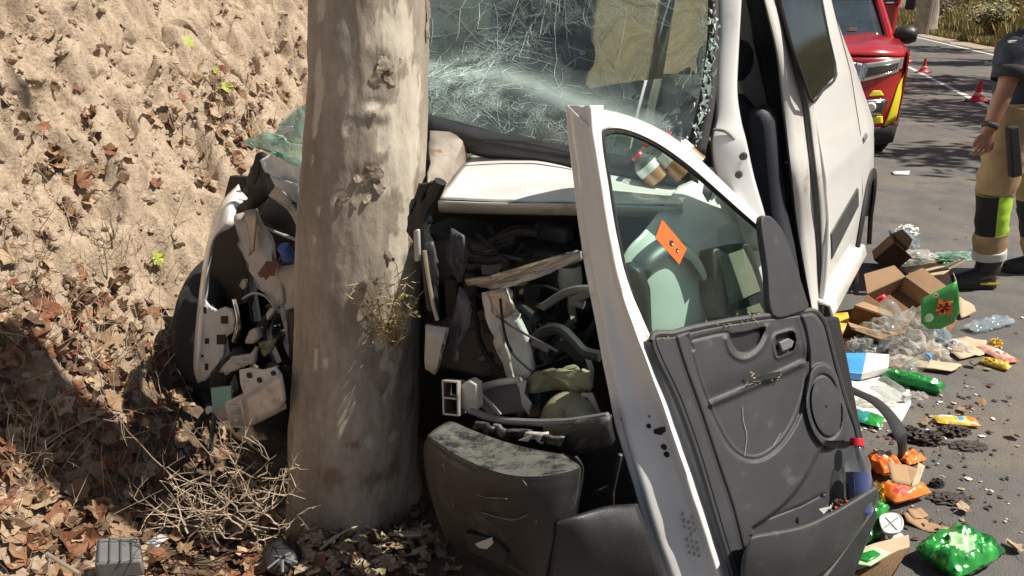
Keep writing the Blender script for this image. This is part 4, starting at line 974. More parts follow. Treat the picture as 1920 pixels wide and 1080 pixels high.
slab([(490, 300), (510, 283), (540, 290), (568, 312), (570, 384), (556, 386), (536, 362), (516, 340), (498, 322)], -1.48, .006, 'buckled_wing', 'white_paint', crum=.020, cs=9, cuts=6, smooth=60)
slab([(505, 330), (560, 345), (570, 384), (545, 392), (524, 362)], -1.50, .006, 'wing_underside', 'white_sheet', crum=.008, cs=10)
slab([(470, 322), (488, 286), (506, 300), (524, 350), (548, 392), (505, 366), (470, 398), (444, 384), (462, 350)], -1.40, .02, 'wing_liner', 'black_plastic', crum=.010, cs=12)
slab([(468, 330), (478, 288), (490, 284), (484, 330), (474, 350)], -1.44, .012, 'mirror_remnant', 'black_rubber', bevel=.006)
gl_ = slab([(466, 264), (478, 256), (492, 248), (508, 250), (524, 262), (545, 268), (575, 272), (575, 316), (560, 312), (540, 296), (520, 286), (500, 282), (482, 274)], -1.50, .006, 'torn_windscreen', 'crazed_glass', crum=.022, cs=14, cuts=5)
slab([(518, 258), (528, 232), (545, 212), (562, 200), (578, 196), (578, 276), (540, 268)], -1.30, .006, 'torn_windscreen', 'crazed_glass', crum=.016, cs=10, cuts=5)
slab([(520, 252), (534, 238), (548, 236), (550, 246), (536, 250), (528, 258)], -1.33, .006, 'white_shard', 'white_paint', bevel=.001)
slab([(562, 200), (580, 192), (580, 214), (570, 212)], -1.28, .01, 'seal_end', 'black_rubber', bevel=.003)
pipe([(455, 560), (475, 550), (498, 556), (516, 578)], -1.62, .004, 'wire', 'pale_plastic')
slab([(498, 588), (508, 576), (514, 582), (500, 602)], -1.64, .02, 'connector', 'pale_plastic', bevel=.003)
pipe([(440, 560), (446, 585), (448, 612), (440, 640)], -1.66, .010, 'lamp_rod', 'chrome')
pipe([(436, 640), (446, 600), (440, 570)], -1.67, .003, 'wire', 'pale_plastic')
slab([(468, 620), (484, 614), (490, 632), (476, 644), (464, 640)], -1.68, .02, 'mount', 'pale_plastic', crum=.008, cs=26)
slab([(490, 640), (516, 636), (512, 656), (500, 668), (490, 660)], -1.66, .014, 'crushed_part', 'yellowed_plastic', crum=.010, cs=30)
slab([(414, 694), (436, 668), (470, 664), (482, 650), (478, 680), (450, 690), (425, 702)], -1.70, .014, 'crushed_part', 'primer', crum=.012, cs=22)
slab([(400, 700), (445, 650), (462, 664), (430, 720), (420, 760), (400, 750)], -1.66, .03, 'wing_liner', 'black_rubber', crum=.014, cs=14)
slab([(395, 728), (433, 724), (434, 764), (398, 766)], -1.74, .008, 'part_label', 'teal_label', bevel=.001)
slab([(410, 750), (425, 742), (440, 780), (420, 790), (400, 770)], -1.70, .02, 'crushed_part', 'primer', crum=.01, cs=20)
pipe([(395, 770), (380, 790), (360, 830)], -1.62, .022, 'wing_liner_edge', 'black_rubber')
pipe([(404, 770), (398, 810), (396, 850)], -1.66, .010, 'hose', 'grey_plastic')
pipe([(520, 560), (500, 620), (520, 680)], -1.55, .016, 'hose', 'black_rubber'); pipe([(480, 440), (470, 520), (480, 600)], -1.48, .02, 'hose', 'black_rubber')
random.seed(3)
for k in range(52):   # smaller torn pieces deep in both halves of the bay
    a = random.choice([(random.uniform(850, 1110), random.uniform(540, 780)), (random.uniform(455, 545), random.uniform(520, 700)), (random.uniform(860, 1100), random.uniform(500, 640))])
    s = random.uniform(6, 17); l = random.uniform(-1.56, -1.36); ph = random.uniform(0, 6.28)
    slab([(a[0] + math.cos(ph + t) * s * random.uniform(.5, 1.5), a[1] + math.sin(ph + t) * s * random.uniform(.4, 1.2)) for t in (0, 1.2, 2.5, 3.6, 5)], l, .012, 'torn_piece', random.choice(['slate_plastic', 'black_plastic', 'black_rubber', 'bent_steel', 'black_plastic', 'black_plastic']), crum=.012, cs=24, cuts=2)
for k in range(26):
    x, y = random.uniform(850, 1100), random.uniform(430, 760); P = [(x, y)]
    for _ in range(4): x += random.uniform(-50, 50); y += random.uniform(-30, 45); P.append((min(max(x, 840), 1120), min(max(y, 420), 780)))
    pipe(P, random.uniform(-1.6, -1.38), random.choice([.004, .006, .012]), 'wire', random.choice(['black_rubber', 'grey_plastic', 'black_plastic', 'dark_bay']))

# wheel and liner under the crushed corner left of the trunk
tc_ = vl(468, 800, -1.26); wheel(Vector((tc_.x, tc_.y, .29)), (-RT - BK * .3).normalized(), 'front_wheel')
slab([(352, 706), (372, 690), (400, 760), (398, 850), (360, 850), (344, 780)], -1.50, .03, 'wing_liner', 'black_rubber', crum=.016, cs=10)
# wiring loom and ribbed duct tie the pieces of the bay together
for off, r_ in ((0, .009), (7, .006), (-6, .005)): pipe([(862, 560 + off), (890, 590 + off), (900, 640), (930, 690 + off), (980, 700 + off), (1040, 690), (1090, 640 + off), (1120, 600)], -1.56 + off * .001, r_, 'wiring_loom', 'black_rubber')
for k in range(9): pipe([(1010 + k * 11, 560 - k * 3), (1014 + k * 11, 585 - k * 3), (1012 + k * 11, 606 - k * 3)], -1.42, .012, 'duct_rib', 'black_plastic', sub=3)
for k in range(14): slab([(890 + k * 8, 600), (893 + k * 8, 600), (896 + k * 8, 700), (893 + k * 8, 700)], -1.44, .03, 'radiator_fin', 'grey_plastic' if k % 3 else 'bent_steel', bevel=0)
# ---- bumper, knocked down on the right of the trunk
rows = [[(845, 788, -1.84), (890, 808, -1.86), (940, 826, -1.88), (1000, 842, -1.88), (1066, 852, -1.84), (1092, 846, -1.62)],
        [(822, 800, -1.90), (880, 838, -1.93), (945, 862, -1.95), (1010, 872, -1.95), (1074, 866, -1.88), (1096, 857, -1.64)],
        [(804, 814, -1.94), (866, 855, -1.985), (945, 885, -2.015), (1016, 890, -2.01), (1078, 878, -1.93), (1100, 868, -1.66)],
        [(801, 818, -1.946), (864, 859, -1.992), (944, 890, -2.022), (1016, 895, -2.017), (1079, 883, -1.936), (1101, 873, -1.664)],
        [(799, 824, -1.950), (860, 868, -1.998), (943, 899, -2.026), (1015, 904, -2.02), (1079, 892, -1.938), (1101, 882, -1.666)],
        [(794, 842, -1.955), (854, 893, -2.01), (940, 925, -2.03), (1012, 928, -2.025), (1076, 914, -1.945), (1099, 904, -1.67)],
        [(802, 910, -1.95), (858, 955, -2.005), (938, 985, -2.025), (1006, 988, -2.02), (1064, 972, -1.96), (1088, 960, -1.70)],
        [(832, 1000, -1.92), (880, 1026, -1.965), (944, 1048, -1.99), (1002, 1058, -1.99), (1050, 1046, -1.95), (1076, 1036, -1.74)],
        [(868, 1048, -1.85), (904, 1068, -1.87), (950, 1088, -1.89), (1000, 1104, -1.91), (1044, 1100, -1.88), (1070, 1092, -1.74)]]
bump = MB().grid(smooth_grid([[vl(*p) for p in r] for r in rows], 7, 5)).build('bumper', 'bumper_plastic', vn, solid=.006, soff=-1, smooth=60)
slab([(868, 1000), (930, 1012), (952, 1040), (940, 1060), (880, 1036)], -2.02, .02, 'fog_lamp_recess', 'dark_bay', parent=bump, bevel=.004)
slab([(890, 1020), (922, 1008), (924, 1020), (912, 1030), (898, 1028)], -2.035, .004, 'glass_shard', 'pale_plastic', parent=bump, bevel=.001)
rows = [[(1046, 976, -2.0), (1090, 962, -1.95), (1140, 948, -1.88), (1196, 944, -1.80)], [(1044, 984, -2.01), (1090, 970, -1.97), (1142, 958, -1.90), (1200, 956, -1.82)], [(1040, 1010, -2.0), (1092, 1010, -1.98), (1150, 1008, -1.92), (1218, 1005, -1.84)], [(1030, 1070, -1.98), (1090, 1075, -1.96), (1160, 1078, -1.90), (1245, 1080, -1.83)], [(1020, 1115, -1.9), (1090, 1125, -1.9), (1165, 1130, -1.85), (1262, 1130, -1.8)]]
MB().grid(smooth_grid([[vl(*p) for p in r] for r in rows], 6, 4)).build('bumper_skirt', 'black_plastic', bump, solid=.006, soff=-1, smooth=50)
for pts in ([(860, 905), (900, 930), (950, 935)], [(980, 900), (1010, 940), (1005, 980)], [(830, 870), (845, 910), (850, 950)], [(900, 960), (960, 975), (1000, 960)]):
    m = MB(); P = crom([vl(x, y, -2.046 + .0012 * abs(x - 950) * .35) for x, y in pts], 5); m.tube(P, [.0006 + .0012 * abs(math.sin(i * 2.1)) for i in range(len(P))], 4); m.build('scrape', 'grey_plastic', bump)
slab([(1066, 858), (1150, 800), (1190, 950), (1052, 962)], -1.72, .02, 'splash_guard', 'black_rubber', parent=bump)
slab([(1108, 925), (1140, 912), (1158, 852), (1166, 856), (1150, 925), (1150, 952), (1106, 952)], -1.78, .012, 'bumper_bracket', 'bumper_plastic', parent=bump, bevel=.003)
for k in range(5):
    x = 890 + 32 * k; slab([(x, 792 + 6 * k), (x + 40, 800 + 5 * k), (x + 34, 816 + 5 * k), (x - 6, 804 + 6 * k)], -1.83 - .004 * k, .01, 'broken_grille', random.choice(['black_plastic', 'primer', 'grey_plastic', 'bumper_plastic']), parent=bump, crum=.014, cs=20)
slab([(972, 826), (998, 816), (990, 828)], -1.87, .004, 'bright_chip', 'pale_plastic', parent=bump, bevel=0)
slab([(1040, 830), (1080, 790), (1145, 778), (1150, 830), (1070, 856)], -1.82, .02, 'bumper_top', 'bumper_plastic', parent=bump, crum=.012, cs=10)
# ================================================================== the open front door
door_o = [(1062, 198), (1096, 200), (1130, 206), (1165, 214), (1200, 226), (1236, 243), (1270, 264), (1300, 288), (1330, 317), (1360, 346), (1390, 375), (1430, 412)]
door_i = [(1127, 262), (1131, 252), (1145, 246), (1170, 247), (1200, 257), (1232, 273), (1262, 293), (1294, 317), (1324, 342), (1355, 369), (1388, 398), (1425, 430)]
C = ['c0', 'c1', 'c2', 'c3', 'c4']
tab = [(198, 1062, 1069, 1086, 1106, 1130), (250, 1066, 1074, 1091, 1111, 1127), (300, 1072, 1081, 1098, 1119, 1132), (420, 1086, 1096, 1117, 1138, 1151), (500, 1098, 1109, 1132, 1153, 1168), (560, 1110, 1121, 1147, 1170, 1188), (640, 1124, 1136, 1167, 1198, 1224),
       (720, 1140, 1153, 1190, 1228, 1262), (800, 1157, 1171, 1211, 1256, 1297), (880, 1180, 1193, 1236, 1284, 1324), (960, 1203, 1217, 1262, 1310, 1349), (1020, 1222, 1237, 1282, 1330, 1368), (1110, 1252, 1268, 1310, 1356, 1398)]
HH = (-.13, -.127, -.075, -.045, -.02)
rows = []
for r in tab:
    y = r[0]; w = r[5] - r[1]
    row = [dp(r[1] + 3, y + 2, -.15), dp(r[1], y, -.135), dp(r[2], y, -.12), dp(r[2] + 3, y, -.105)]
    k = min(1, max(0, (y - 520) / 200))          # below the glass the face carries a folded flute
    row += [dp(r[3], y, -.078), dp(r[4] - w * .10, y, -.058 + .012 * k), dp(r[4], y, -.040 + .02 * k), dp(r[4] + w * .10, y, -.040), dp(r[5], y, -.045 + .02 * k)]
    rows.append(row)
Gd = smooth_grid(rows, 4, 8)
Gd = [[p + DN * (.004 * n1(p, 9)) for p in r] for r in Gd]
door = MB().grid(Gd).build('door', 'white_paint', vn, solid=.004, smooth=70)
door['label'] = 'open front door with its dark inner trim turned to the road'
# window frame
rows = [[], [], [], [], [], []]
for k, (o_, i_) in enumerate(zip(door_o, door_i)):
    f = lambda t: (o_[0] + (i_[0] - o_[0]) * t, o_[1] + (i_[1] - o_[1]) * t)
    for r, (t, h) in enumerate(((0.03, -.16), (0, -.135), (.12, -.10), (.5, -.062), (.82, -.05), (1, -.075))): rows[r].append(dp(*f(t), h))
MB().grid(smooth_grid(rows, 5, 3)).build('window_frame', 'white_paint', door, solid=.004, smooth=70)
inner = [(1232, 660), (1215, 632), (1188, 575), (1170, 515), (1152, 425), (1134, 310)] + door_i[0:] 
m = MB(); P = crom([dp(x, y, -.06) for x, y in inner], 5); m.tube(P, [(.010, .008)] * len(P), 8); m.build('window_seal', 'black_rubber', door)
gl = [(1220, 650), (1188, 575), (1170, 515), (1152, 425), (1134, 310)] + door_i + [(1436, 500), (1450, 600)]
m = MB(); m.prism([dp(x, y, -.082) for x, y in gl], DN * .004); m.build('window_pane', 'door_glass', door, smooth=0)
# outer skin of the lower door, seen only from the other side
m = MB(); m.prism([dp(x, y, -.15) for x, y in [(1130, 640), (1160, 800), (1205, 960), (1255, 1100), (1420, 1140), (1560, 1090), (1600, 1000), (1560, 800), (1520, 600), (1330, 615)]], DN * .02); m.build('outer_skin', 'white_paint', door, bevel=.004)
m = MB(); m.prism([dp(x, y, -.12) for x, y in [(1225, 650), (1300, 625), (1520, 596), (1560, 800), (1590, 960), (1540, 1080), (1400, 1110), (1310, 850)]], DN * .10); m.build('door_core', 'black_plastic', door, bevel=.01)
# moulded trim: a height field cut to the measured outline
trim = sm2([(1222, 639), (1262, 625), (1310, 613), (1375, 601), (1440, 592), (1500, 585), (1526, 584), (1545, 606), (1556, 645), (1570, 700), (1584, 750), (1602, 800), (1612, 850), (1630, 900), (1642, 930), (1632, 958), (1596, 1008), (1560, 1060), (1520, 1105), (1452, 1120), (1388, 1110), (1366, 1050), (1336, 950), (1306, 850), (1270, 750)], 5, True)
xs = np.arange(1216, 1650, 1.55); ys = np.arange(578, 1124, 1.55); PX, PY = np.meshgrid(xs, ys)
ins = inside(PX, PY, trim); ed = pdist(PX, PY, trim, True) * np.where(ins, 1, -1)
S = lambda d, w: np.clip(d / w, 0, 1) ** 2 * (3 - 2 * np.clip(d / w, 0, 1))
h = -.014 + .016 * S(ed, 9)
left = sm2([(1262, 620), (1280, 680), (1312, 770), (1345, 870), (1376, 965), (1410, 1110)], 6)
h -= .006 * np.exp(-(pdist(PX, PY, left) / 4) ** 2)
lp = left + [(1380, 1130), (1200, 1130), (1200, 600)]
h -= .007 * inside(PX, PY, lp) * S(pdist(PX, PY, left), 6)
insert = sm2([(1290, 632), (1304, 690), (1322, 745), (1346, 800), (1372, 842), (1405, 861), (1438, 854), (1470, 825), (1496, 780), (1512, 725), (1516, 670), (1508, 618), (1496, 586)], 6)
di = pdist(PX, PY, insert); h -= .008 * np.exp(-(di / 4.0) ** 2)
ii = inside(PX, PY, insert + [(1440, 575), (1300, 600)]); h -= .008 * S(di, 10) * ii
ledge = [(1334, 757), (1380, 738), (1440, 712), (1502, 682)]
dl = pdist(PX, PY, ledge); h += .011 * np.exp(-(dl / 6.0) ** 2)
above = ii & (PY < np.interp(PX, [1300, 1334, 1502, 1520], [770, 757, 682, 676])); h -= .012 * np.exp(-(dl / 26) ** 2) * above
corner = sm2([(1300, 655), (1296, 640), (1310, 634), (1362, 624), (1372, 640), (1384, 658)], 5); h -= .004 * np.exp(-(pdist(PX, PY, corner) / 3) ** 2)
cup = sm2([(1366, 628), (1400, 620), (1434, 612), (1430, 632), (1418, 652), (1398, 664), (1378, 658)], 5, True); h -= .028 * S(pdist(PX, PY, cup, True), 9) * inside(PX, PY, cup)
cl = sm2([(1362, 636), (1372, 662), (1394, 674), (1420, 662), (1438, 636), (1440, 612)], 5); h += .005 * np.exp(-(pdist(PX, PY, cl) / 5) ** 2)
hnd = sm2([(1452, 634), (1470, 624), (1488, 622), (1492, 640), (1486, 658), (1470, 666), (1456, 668)], 5, True); dh = pdist(PX, PY, hnd, True); ih = inside(PX, PY, hnd)
h -= .024 * S(dh, 7) * ih; h += .005 * np.exp(-(dh / 4.5) ** 2) * ~ih
def ell(cx_, cy_, a, b, t):
    c, s = math.cos(t), math.sin(t); X_ = (PX - cx_) * c + (PY - cy_) * s; Y_ = -(PX - cx_) * s + (PY - cy_) * c; return np.hypot(X_ / a, Y_ / b)
e = ell(1549, 762, 28, 59, -.14); h += .012 * S(1.42 - e, .12); h -= .006 * np.exp(-((e - 1.0) / .06) ** 2); h += .004 * S(1 - e, .3)
low = sm2([(1408, 988), (1440, 966), (1476, 935), (1506, 895), (1530, 850), (1546, 826)], 6); dw = pdist(PX, PY, low)
bel = inside(PX, PY, low + [(1640, 830), (1700, 930), (1420, 1010)]); h -= .020 * S(dw, 7) * bel
seam = [(1440, 972), (1500, 948), (1545, 925)]; h -= .003 * np.exp(-(pdist(PX, PY, seam) / 2.2) ** 2)
h += fbm(PX * .01, PY * .01, 0, 2, 1.0) * .0012
D3 = np.stack([PX - 960, FWD.y * FPX + UP.y * (540 - PY), FWD.z * FPX + UP.z * (540 - PY)], -1)
p0 = np.array(_T + DN * .13); dnv = np.array(DN); c0 = np.array(CAM)
T3 = ((p0 - c0) @ dnv + h) / (D3 @ dnv); P3 = c0 + D3 * T3[..., None]
ok = ins; idm = -np.ones(PX.shape, int); idm[ok] = np.arange(ok.sum())
fs = [(idm[j, i], idm[j, i + 1], idm[j + 1, i + 1], idm[j + 1, i]) for j in range(len(ys) - 1) for i in range(len(xs) - 1) if ok[j, i] and ok[j, i + 1] and ok[j + 1, i] and ok[j + 1, i + 1]]
tp = MB().add([Vector(p) for p in P3[ok]], fs).build('trim_panel', 'trim_plastic', door, smooth=70)
# clean rolled edge round the trim
m = MB(); m.tube([dp(x, y, -.014) for x, y in trim] + [dp(*trim[0], -.014)], .009, 8, caps=False); m.build('trim_edge', 'trim_plastic', door)
# speaker mesh, lever, bin, scrape marks
m = MB(); rows = []
for r in np.linspace(.05, .93, 8): rows.append([dp(1549 + 28 * r * math.cos(a) * math.cos(.14) + 59 * r * math.sin(a) * math.sin(.14), 762 - 28 * r * math.cos(a) * math.sin(.14) + 59 * r * math.sin(a) * math.cos(.14), .017 + .004 * (1 - r * r)) for a in np.linspace(0, 2 * math.pi, 48, endpoint=False)])
m.grid(rows, wrap=True); m.build('speaker_grille', 'trim_plastic', door, smooth=60)
m = MB(); m.prism([dp(x, y, -.012) for x, y in [(1456, 642), (1474, 634), (1484, 640), (1480, 652), (1462, 660)]], DN * .010); m.build('door_lever', 'grey_plastic', door, bevel=.003)
rows = [[dp(*p, .035) for p in [(1404, 1004), (1450, 996), (1505, 984), (1560, 958), (1606, 928), (1638, 906)]], [dp(*p, .075) for p in [(1410, 1006), (1455, 998), (1508, 986), (1562, 961), (1610, 932), (1643, 911)]], [dp(*p, .078) for p in [(1405, 1016), (1452, 1010), (1508, 998), (1562, 974), (1612, 944), (1647, 922)]],
        [dp(*p, .060) for p in [(1392, 1052), (1445, 1052), (1505, 1044), (1560, 1024), (1610, 980), (1644, 940)]], [dp(*p, .010) for p in [(1388, 1100), (1440, 1104), (1500, 1096), (1548, 1072), (1598, 1010), (1640, 948)]]]
MB().grid(smooth_grid(rows, 6, 5)).build('door_bin', 'trim_plastic', door, solid=.004, smooth=60)
m = MB(); random.seed(4)
for k in range(46):
    t = random.random(); x = 1224 + t * 216; y = 638 - t * 47 + random.uniform(-7, 0); p = dp(x, y, -.03 + random.uniform(-.02, .02)); a = Vector((random.uniform(-1, 1), random.uniform(-1, 1), random.uniform(-.3, .5))).normalized() * random.uniform(.008, .026)
    m.tube([p - a, p + a], [.0012, .0018], 4)
for k in range(16):
    p = dp(random.uniform(1402, 1466), random.uniform(698, 718), .006); a = (DN.cross(ZV) * random.uniform(-1, 1) + ZV * random.uniform(-.3, .3)) * .014; m.tube([p - a, p + a], [.0015, .002], 4)
m.build('straw_bits', 'straw', door, smooth=0, kind='stuff')
m = MB(); pts = [(1392, 760), (1394, 790), (1400, 815), (1398, 840), (1396, 855)]; m.tube(crom([dp(x, y, -.003) for x, y in pts], 4), [.0005 + .0007 * abs(math.sin(i * 1.7)) for i in range(17)], 4); m.build('scratch', 'pale_plastic', door); m = MB(); m.tube([dp(1450, 835, -.003), dp(1464, 812, -.003)], .0006, 4); m.build('scratch', 'pale_plastic', door)
m = MB(); m.prism([dp(x, y, .010) for x, y in [(1402, 716), (1430, 702), (1462, 696), (1462, 704), (1436, 712)]], DN * .003); m.build('torn_slot', 'dark_bay', door)
# mirror sail, mirror
m = MB(); m.prism([dp(x, y, .0) for x, y in sm2([(1428, 416), (1440, 404), (1454, 412), (1474, 442), (1496, 505), (1513, 558), (1517, 576), (1500, 586), (1450, 592), (1440, 510)], 4, True)], -DN * .022); sp = m.build('mirror_sail', 'trim_plastic', door, bevel=.008, bseg=3)
hs = sm2([(1336, 480), (1352, 462), (1390, 456), (1410, 462), (1430, 520), (1446, 590), (1440, 612), (1380, 616), (1352, 580)], 4, True)
m = MB(); m.prism([dp(x, y, -.125) for x, y in hs], -DN * .07); mh = m.build('mirror_housing', 'black_plastic', door, bevel=.012, bseg=3)
m = MB(); m.prism([dp(x, y, -.122) for x, y in [(1347, 482), (1392, 467), (1408, 500), (1424, 545), (1366, 572)]], DN * .004); m.build('mirror_glass', 'mirror', mh)
m = MB(); m.prism([dp(x, y, -.122) for x, y in [(1376, 584), (1424, 568), (1434, 596), (1384, 610)]], DN * .004); m.build('mirror_glass', 'mirror', mh)
m = MB(); m.tube([dp(1438, 560, -.16), dp(1470, 565, -.08)], .02, 10); m.build('mirror_arm', 'black_plastic', mh)
# card stuck to the glass
m = MB(); m.prism([dp(x, y, -.076) for x, y in [(1241, 412), (1287, 466), (1273, 496), (1228, 446)]], DN * .0015); st_ = m.build('orange_card', 'orange_card', door)
m = MB()
for (x, y, r) in ((1259, 456, .008), (1270, 470, .006)): m.lathe([(0, .001), (r, .001), (r, 0)], dp(x, y, -.0745), DN, 14)
m.build('card_print', 'navy_trim', st_)
m = MB(); m.lathe([(0, .001), (.0035, .001), (.0035, 0)], dp(1261, 458, -.0735), DN, 10); m.lathe([(0, .001), (.003, .001), (.003, 0)], dp(1271, 471, -.0735), DN, 10); m.build('card_print_light', 'white_sheet', st_)
# latch holes and plate marks on the door's closing edge
def edge_pt(x, y):
    r = [np.interp(y, [t[0] for t in tab], [t[k] for t in tab]) for k in range(1, 6)]
    w = r[4] - r[0]; X = [r[0], r[1], r[2], r[3] - w * .10, r[3], r[3] + w * .1, r[4]]; k = min(1, max(0, (y - 520) / 200))
    H = [-.135, -.12, -.078, -.058 + .012 * k, -.04 + .02 * k, -.04, -.045 + .02 * k]
    return dp(x, y, float(np.interp(x, X, H)))
tocam = lambda p: (CAM - p).normalized()
for (x, y, r) in ((1173, 784, .012), (1217, 799, .006), (1245, 838, .007), (1250, 852, .007), (1218, 781, .0025)):
    p = edge_pt(x, y); nn = (tocam(p) * .6 - (_H - _T).normalized() * .4).normalized(); m = MB(); m.lathe([(0, .006), (r * .8, .006), (r, .003), (r, -.012)], p, nn, 14); m.build('edge_plug', 'slate_plastic' if r > .01 else 'dark_bay', door)
m = MB(); m.prism([edge_pt(*q) + tocam(edge_pt(*q)) * .005 for q in [(1228, 806), (1258, 797), (1262, 804), (1246, 810), (1240, 816), (1229, 813)]], -DN * .006); m.build('latch_slot', 'dark_bay', door)
m = MB(); random.seed(8)
for r_ in range(3):
    for c in range(7):
        x, y = 1280 + c * 2.1 + r_ * 10 * .9, 965 + c * 12 + r_ * 3; p = edge_pt(x, y); q = tocam(p); 
        if random.random() < .8: m.box(p + q * .004, (.006, .002, .005 + .004 * random.random()))
m.build('stamped_marks', 'bent_steel', door, smooth=0)
# ================================================================== leaves, stones, dry plants
LEAF = [(0, -.44), (.17, -.36), (.40, -.30), (.37, -.10), (.50, .12), (.31, .18), (.20, .32), (0, .5), (-.20, .32), (-.31, .18), (-.50, .12), (-.37, -.10), (-.40, -.30), (-.17, -.36)]
def leaf_verts(size, curl, rnd):
    P = [(0, -.05, 0)] + [(x * rnd.uniform(.85, 1.1), y * rnd.uniform(.9, 1.1), 0) for x, y in LEAF]
    out = []
    for x, y, _ in P:
        z = curl * (x * x * 1.6 + y * y * .7) + .10 * math.sin(x * 7 + y * 4 + curl * 9) * abs(curl)
        out.append(Vector((x * size, y * size * 1.05, z * size)))
    return out, [(0, i, i % 14 + 1) for i in range(1, 15)]
def orient(n, a):
    z = Vector(n).normalized(); x = Vector((math.cos(a), math.sin(a), .001)); x = (x - z * x.dot(z)).normalized(); y = z.cross(x); return Matrix((x, y, z)).transposed()
LM = ['leaf_rust', 'leaf_tan', 'leaf_brown', 'leaf_pale', 'leaf_lime']
def leaf_spots(n, seed):
    r = np.random.default_rng(seed); out = []
    cl = [(430, 190, 40, 40, .55), (460, 260, 22, 40, .35), (140, 300, 50, 45, .45), (390, 215, 60, 50, .15), (330, 280, 60, 50, .12), (120, 500, 90, 80, .25), (90, 620, 110, 60, 1.5), (70, 760, 120, 90, 2.0), (200, 850, 150, 80, 2.0), (120, 1000, 150, 70, 2.2), (330, 1000, 160, 70, 2.0), (520, 1040, 120, 50, 1.5), (720, 1010, 60, 25, .5), (250, 30, 60, 40, .06), (60, 60, 60, 60, .05), (300, 420, 120, 100, .10), (250, 700, 100, 60, .7), (560, 120, 20, 80, .1)]
    w = np.array([c[4] for c in cl]); w /= w.sum()
    k = r.choice(len(cl), n, p=w); c = np.array([q[:4] for q in cl])[k]
    return r.normal(c[:, 0], c[:, 2]), r.normal(c[:, 1], c[:, 3])
lx, ly = leaf_spots(1450, 5)
LP_, ok = hit_bank(lx, ly); LN = bank_nrm(LP_); rnd = random.Random(4)
m = MB()
for p, n, o_ in zip(LP_[150:], LN[150:], ok[150:]):
    if not o_ or p[2] > 3.5: continue
    v, f = leaf_verts(rnd.uniform(.03, .085), rnd.uniform(-1.3, 1.9), rnd); M_ = orient(Vector(n) + Vector((rnd.gauss(0, .35), rnd.gauss(0, .35), rnd.gauss(0, .2))), rnd.uniform(0, 6.28))
    m.add([Vector(p) + M_ @ q + Vector(n) * .010 for q in v], f, rnd.choices(range(4), (3, 4, 3, 2))[0])
# more on the flat by the trunk and the road's edge
for k in range(900):
    u, v = rnd.uniform(.25, 2.1), rnd.uniform(-.9, 2.3); P = E0 + RN * u + RD * v
    if (P.xy - tree_base.xy).length < .24: continue
    z = drop(P.x, P.y); vv, f = leaf_verts(rnd.uniform(.02, .08), rnd.uniform(-.9, 1.3), rnd); M_ = orient((rnd.gauss(0, .4), rnd.gauss(0, .4), 1), rnd.uniform(0, 6.28))
    m.add([Vector((P.x, P.y, z + .012)) + M_ @ q for q in vv], f, rnd.choices(range(4), (3, 3, 4, 1))[0])
m.build('leaf_litter', LM[:4], smooth=0, kind='stuff', label='brown fallen leaves scattered over the bank and verge', cat='leaves')
protos = []
for k in range(10):
    v, f = leaf_verts(1.0, rnd.uniform(.35, 1.1) * rnd.choice((-.5, 1, 1)), rnd); q = MB().add(v, f)
    q.tube([Vector((0, -.48, 0)), Vector((.03, -.75, .05)), Vector((.08, -.98, .02))], .018, 4); protos.append(q)
lmesh = {}
def one_leaf(p, n, size, mi, label, group=None):
    k = rnd.randrange(10)
    if (k, mi) not in lmesh:
        o = protos[k].build('fallen_leaf', LM[mi], local=True, smooth=0); md = o.modifiers; lmesh[(k, mi)] = o.data
    else:
        o = bpy.data.objects.new('fallen_leaf', lmesh[(k, mi)]); COL.objects.link(o)
    M_ = orient(n, rnd.uniform(0, 6.28)).to_4x4() @ Matrix.Scale(size, 4); M_.translation = Vector(p); o.matrix_world = M_
    props(o, label, 'leaf', group)
for p, n, o_ in list(zip(LP_, LN, ok))[:150]:
    if not o_ or p[2] > 3: continue
    hi = p[2] > .35
    one_leaf(Vector(p) + Vector(n) * .014, Vector(n) + Vector((rnd.gauss(0, .25), rnd.gauss(0, .25), 0)), rnd.uniform(.055, .105), rnd.choices(range(4), (3, 4, 2, 2))[0],
             'dry brown plane leaf lying on the sunlit sandy bank' if hi else 'dry brown plane leaf in the litter at the foot of the bank', 'leaves on the bank' if hi else 'leaves at the foot of the bank')
for (x, y, s, t) in [(424, 168, .075, 'yellow-green leaf on the rusty leaf patch high on the bank'), (350, 82, .085, 'pale lime leaf high on the bank near its top edge'), (288, 486, .075, 'lime green leaf on the bank left of the van wing'), (400, 135, .05, 'small yellow-green leaf above the rusty leaf patch')]:
    P, _ = hit_bank([x], [y]); n = bank_nrm(P)[0]; one_leaf(Vector(P[0]) + Vector(n) * .02, Vector(n) + Vector((.3, -.3, 0)), s, 4, t)
one_leaf(vl(502, 506, -1.66), -BK + ZV, .085, 0, 'rust leaf caught on the crushed metal left of the trunk')

# clods and stones
def stone_mesh(rnd, sub=1):
    b = bmesh.new(); bmesh.ops.create_icosphere(b, subdivisions=sub, radius=1)
    for v in b.verts: v.co *= rnd.uniform(.65, 1.15)
    q = [v.co.copy() for v in b.verts]; b.verts.index_update(); f = [tuple(v.index for v in fa.verts) for fa in b.faces]; b.free(); return q, f
stones = [stone_mesh(rnd) for _ in range(8)]; m = MB()
sx = np.concatenate([rng.uniform(-10, 590, 2300), rng.uniform(-10, 420, 500)]); sy = np.concatenate([rng.uniform(-10, 760, 2300), rng.uniform(600, 1080, 500)])
SP, ok = hit_bank(sx, sy); SN = bank_nrm(SP)
for p, n, o_ in zip(SP, SN, ok):
    if not o_ or p[2] > 3.5: continue
    s = .003 + .022 * rnd.random() ** 5; v, f = rnd.choice(stones); M_ = orient(n, rnd.uniform(0, 6.28))
    m.add([Vector(p) + M_ @ Vector((q.x * s * 1.3, q.y * s, q.z * s * .8)) + Vector(n) * s * .1 for q in v], f)
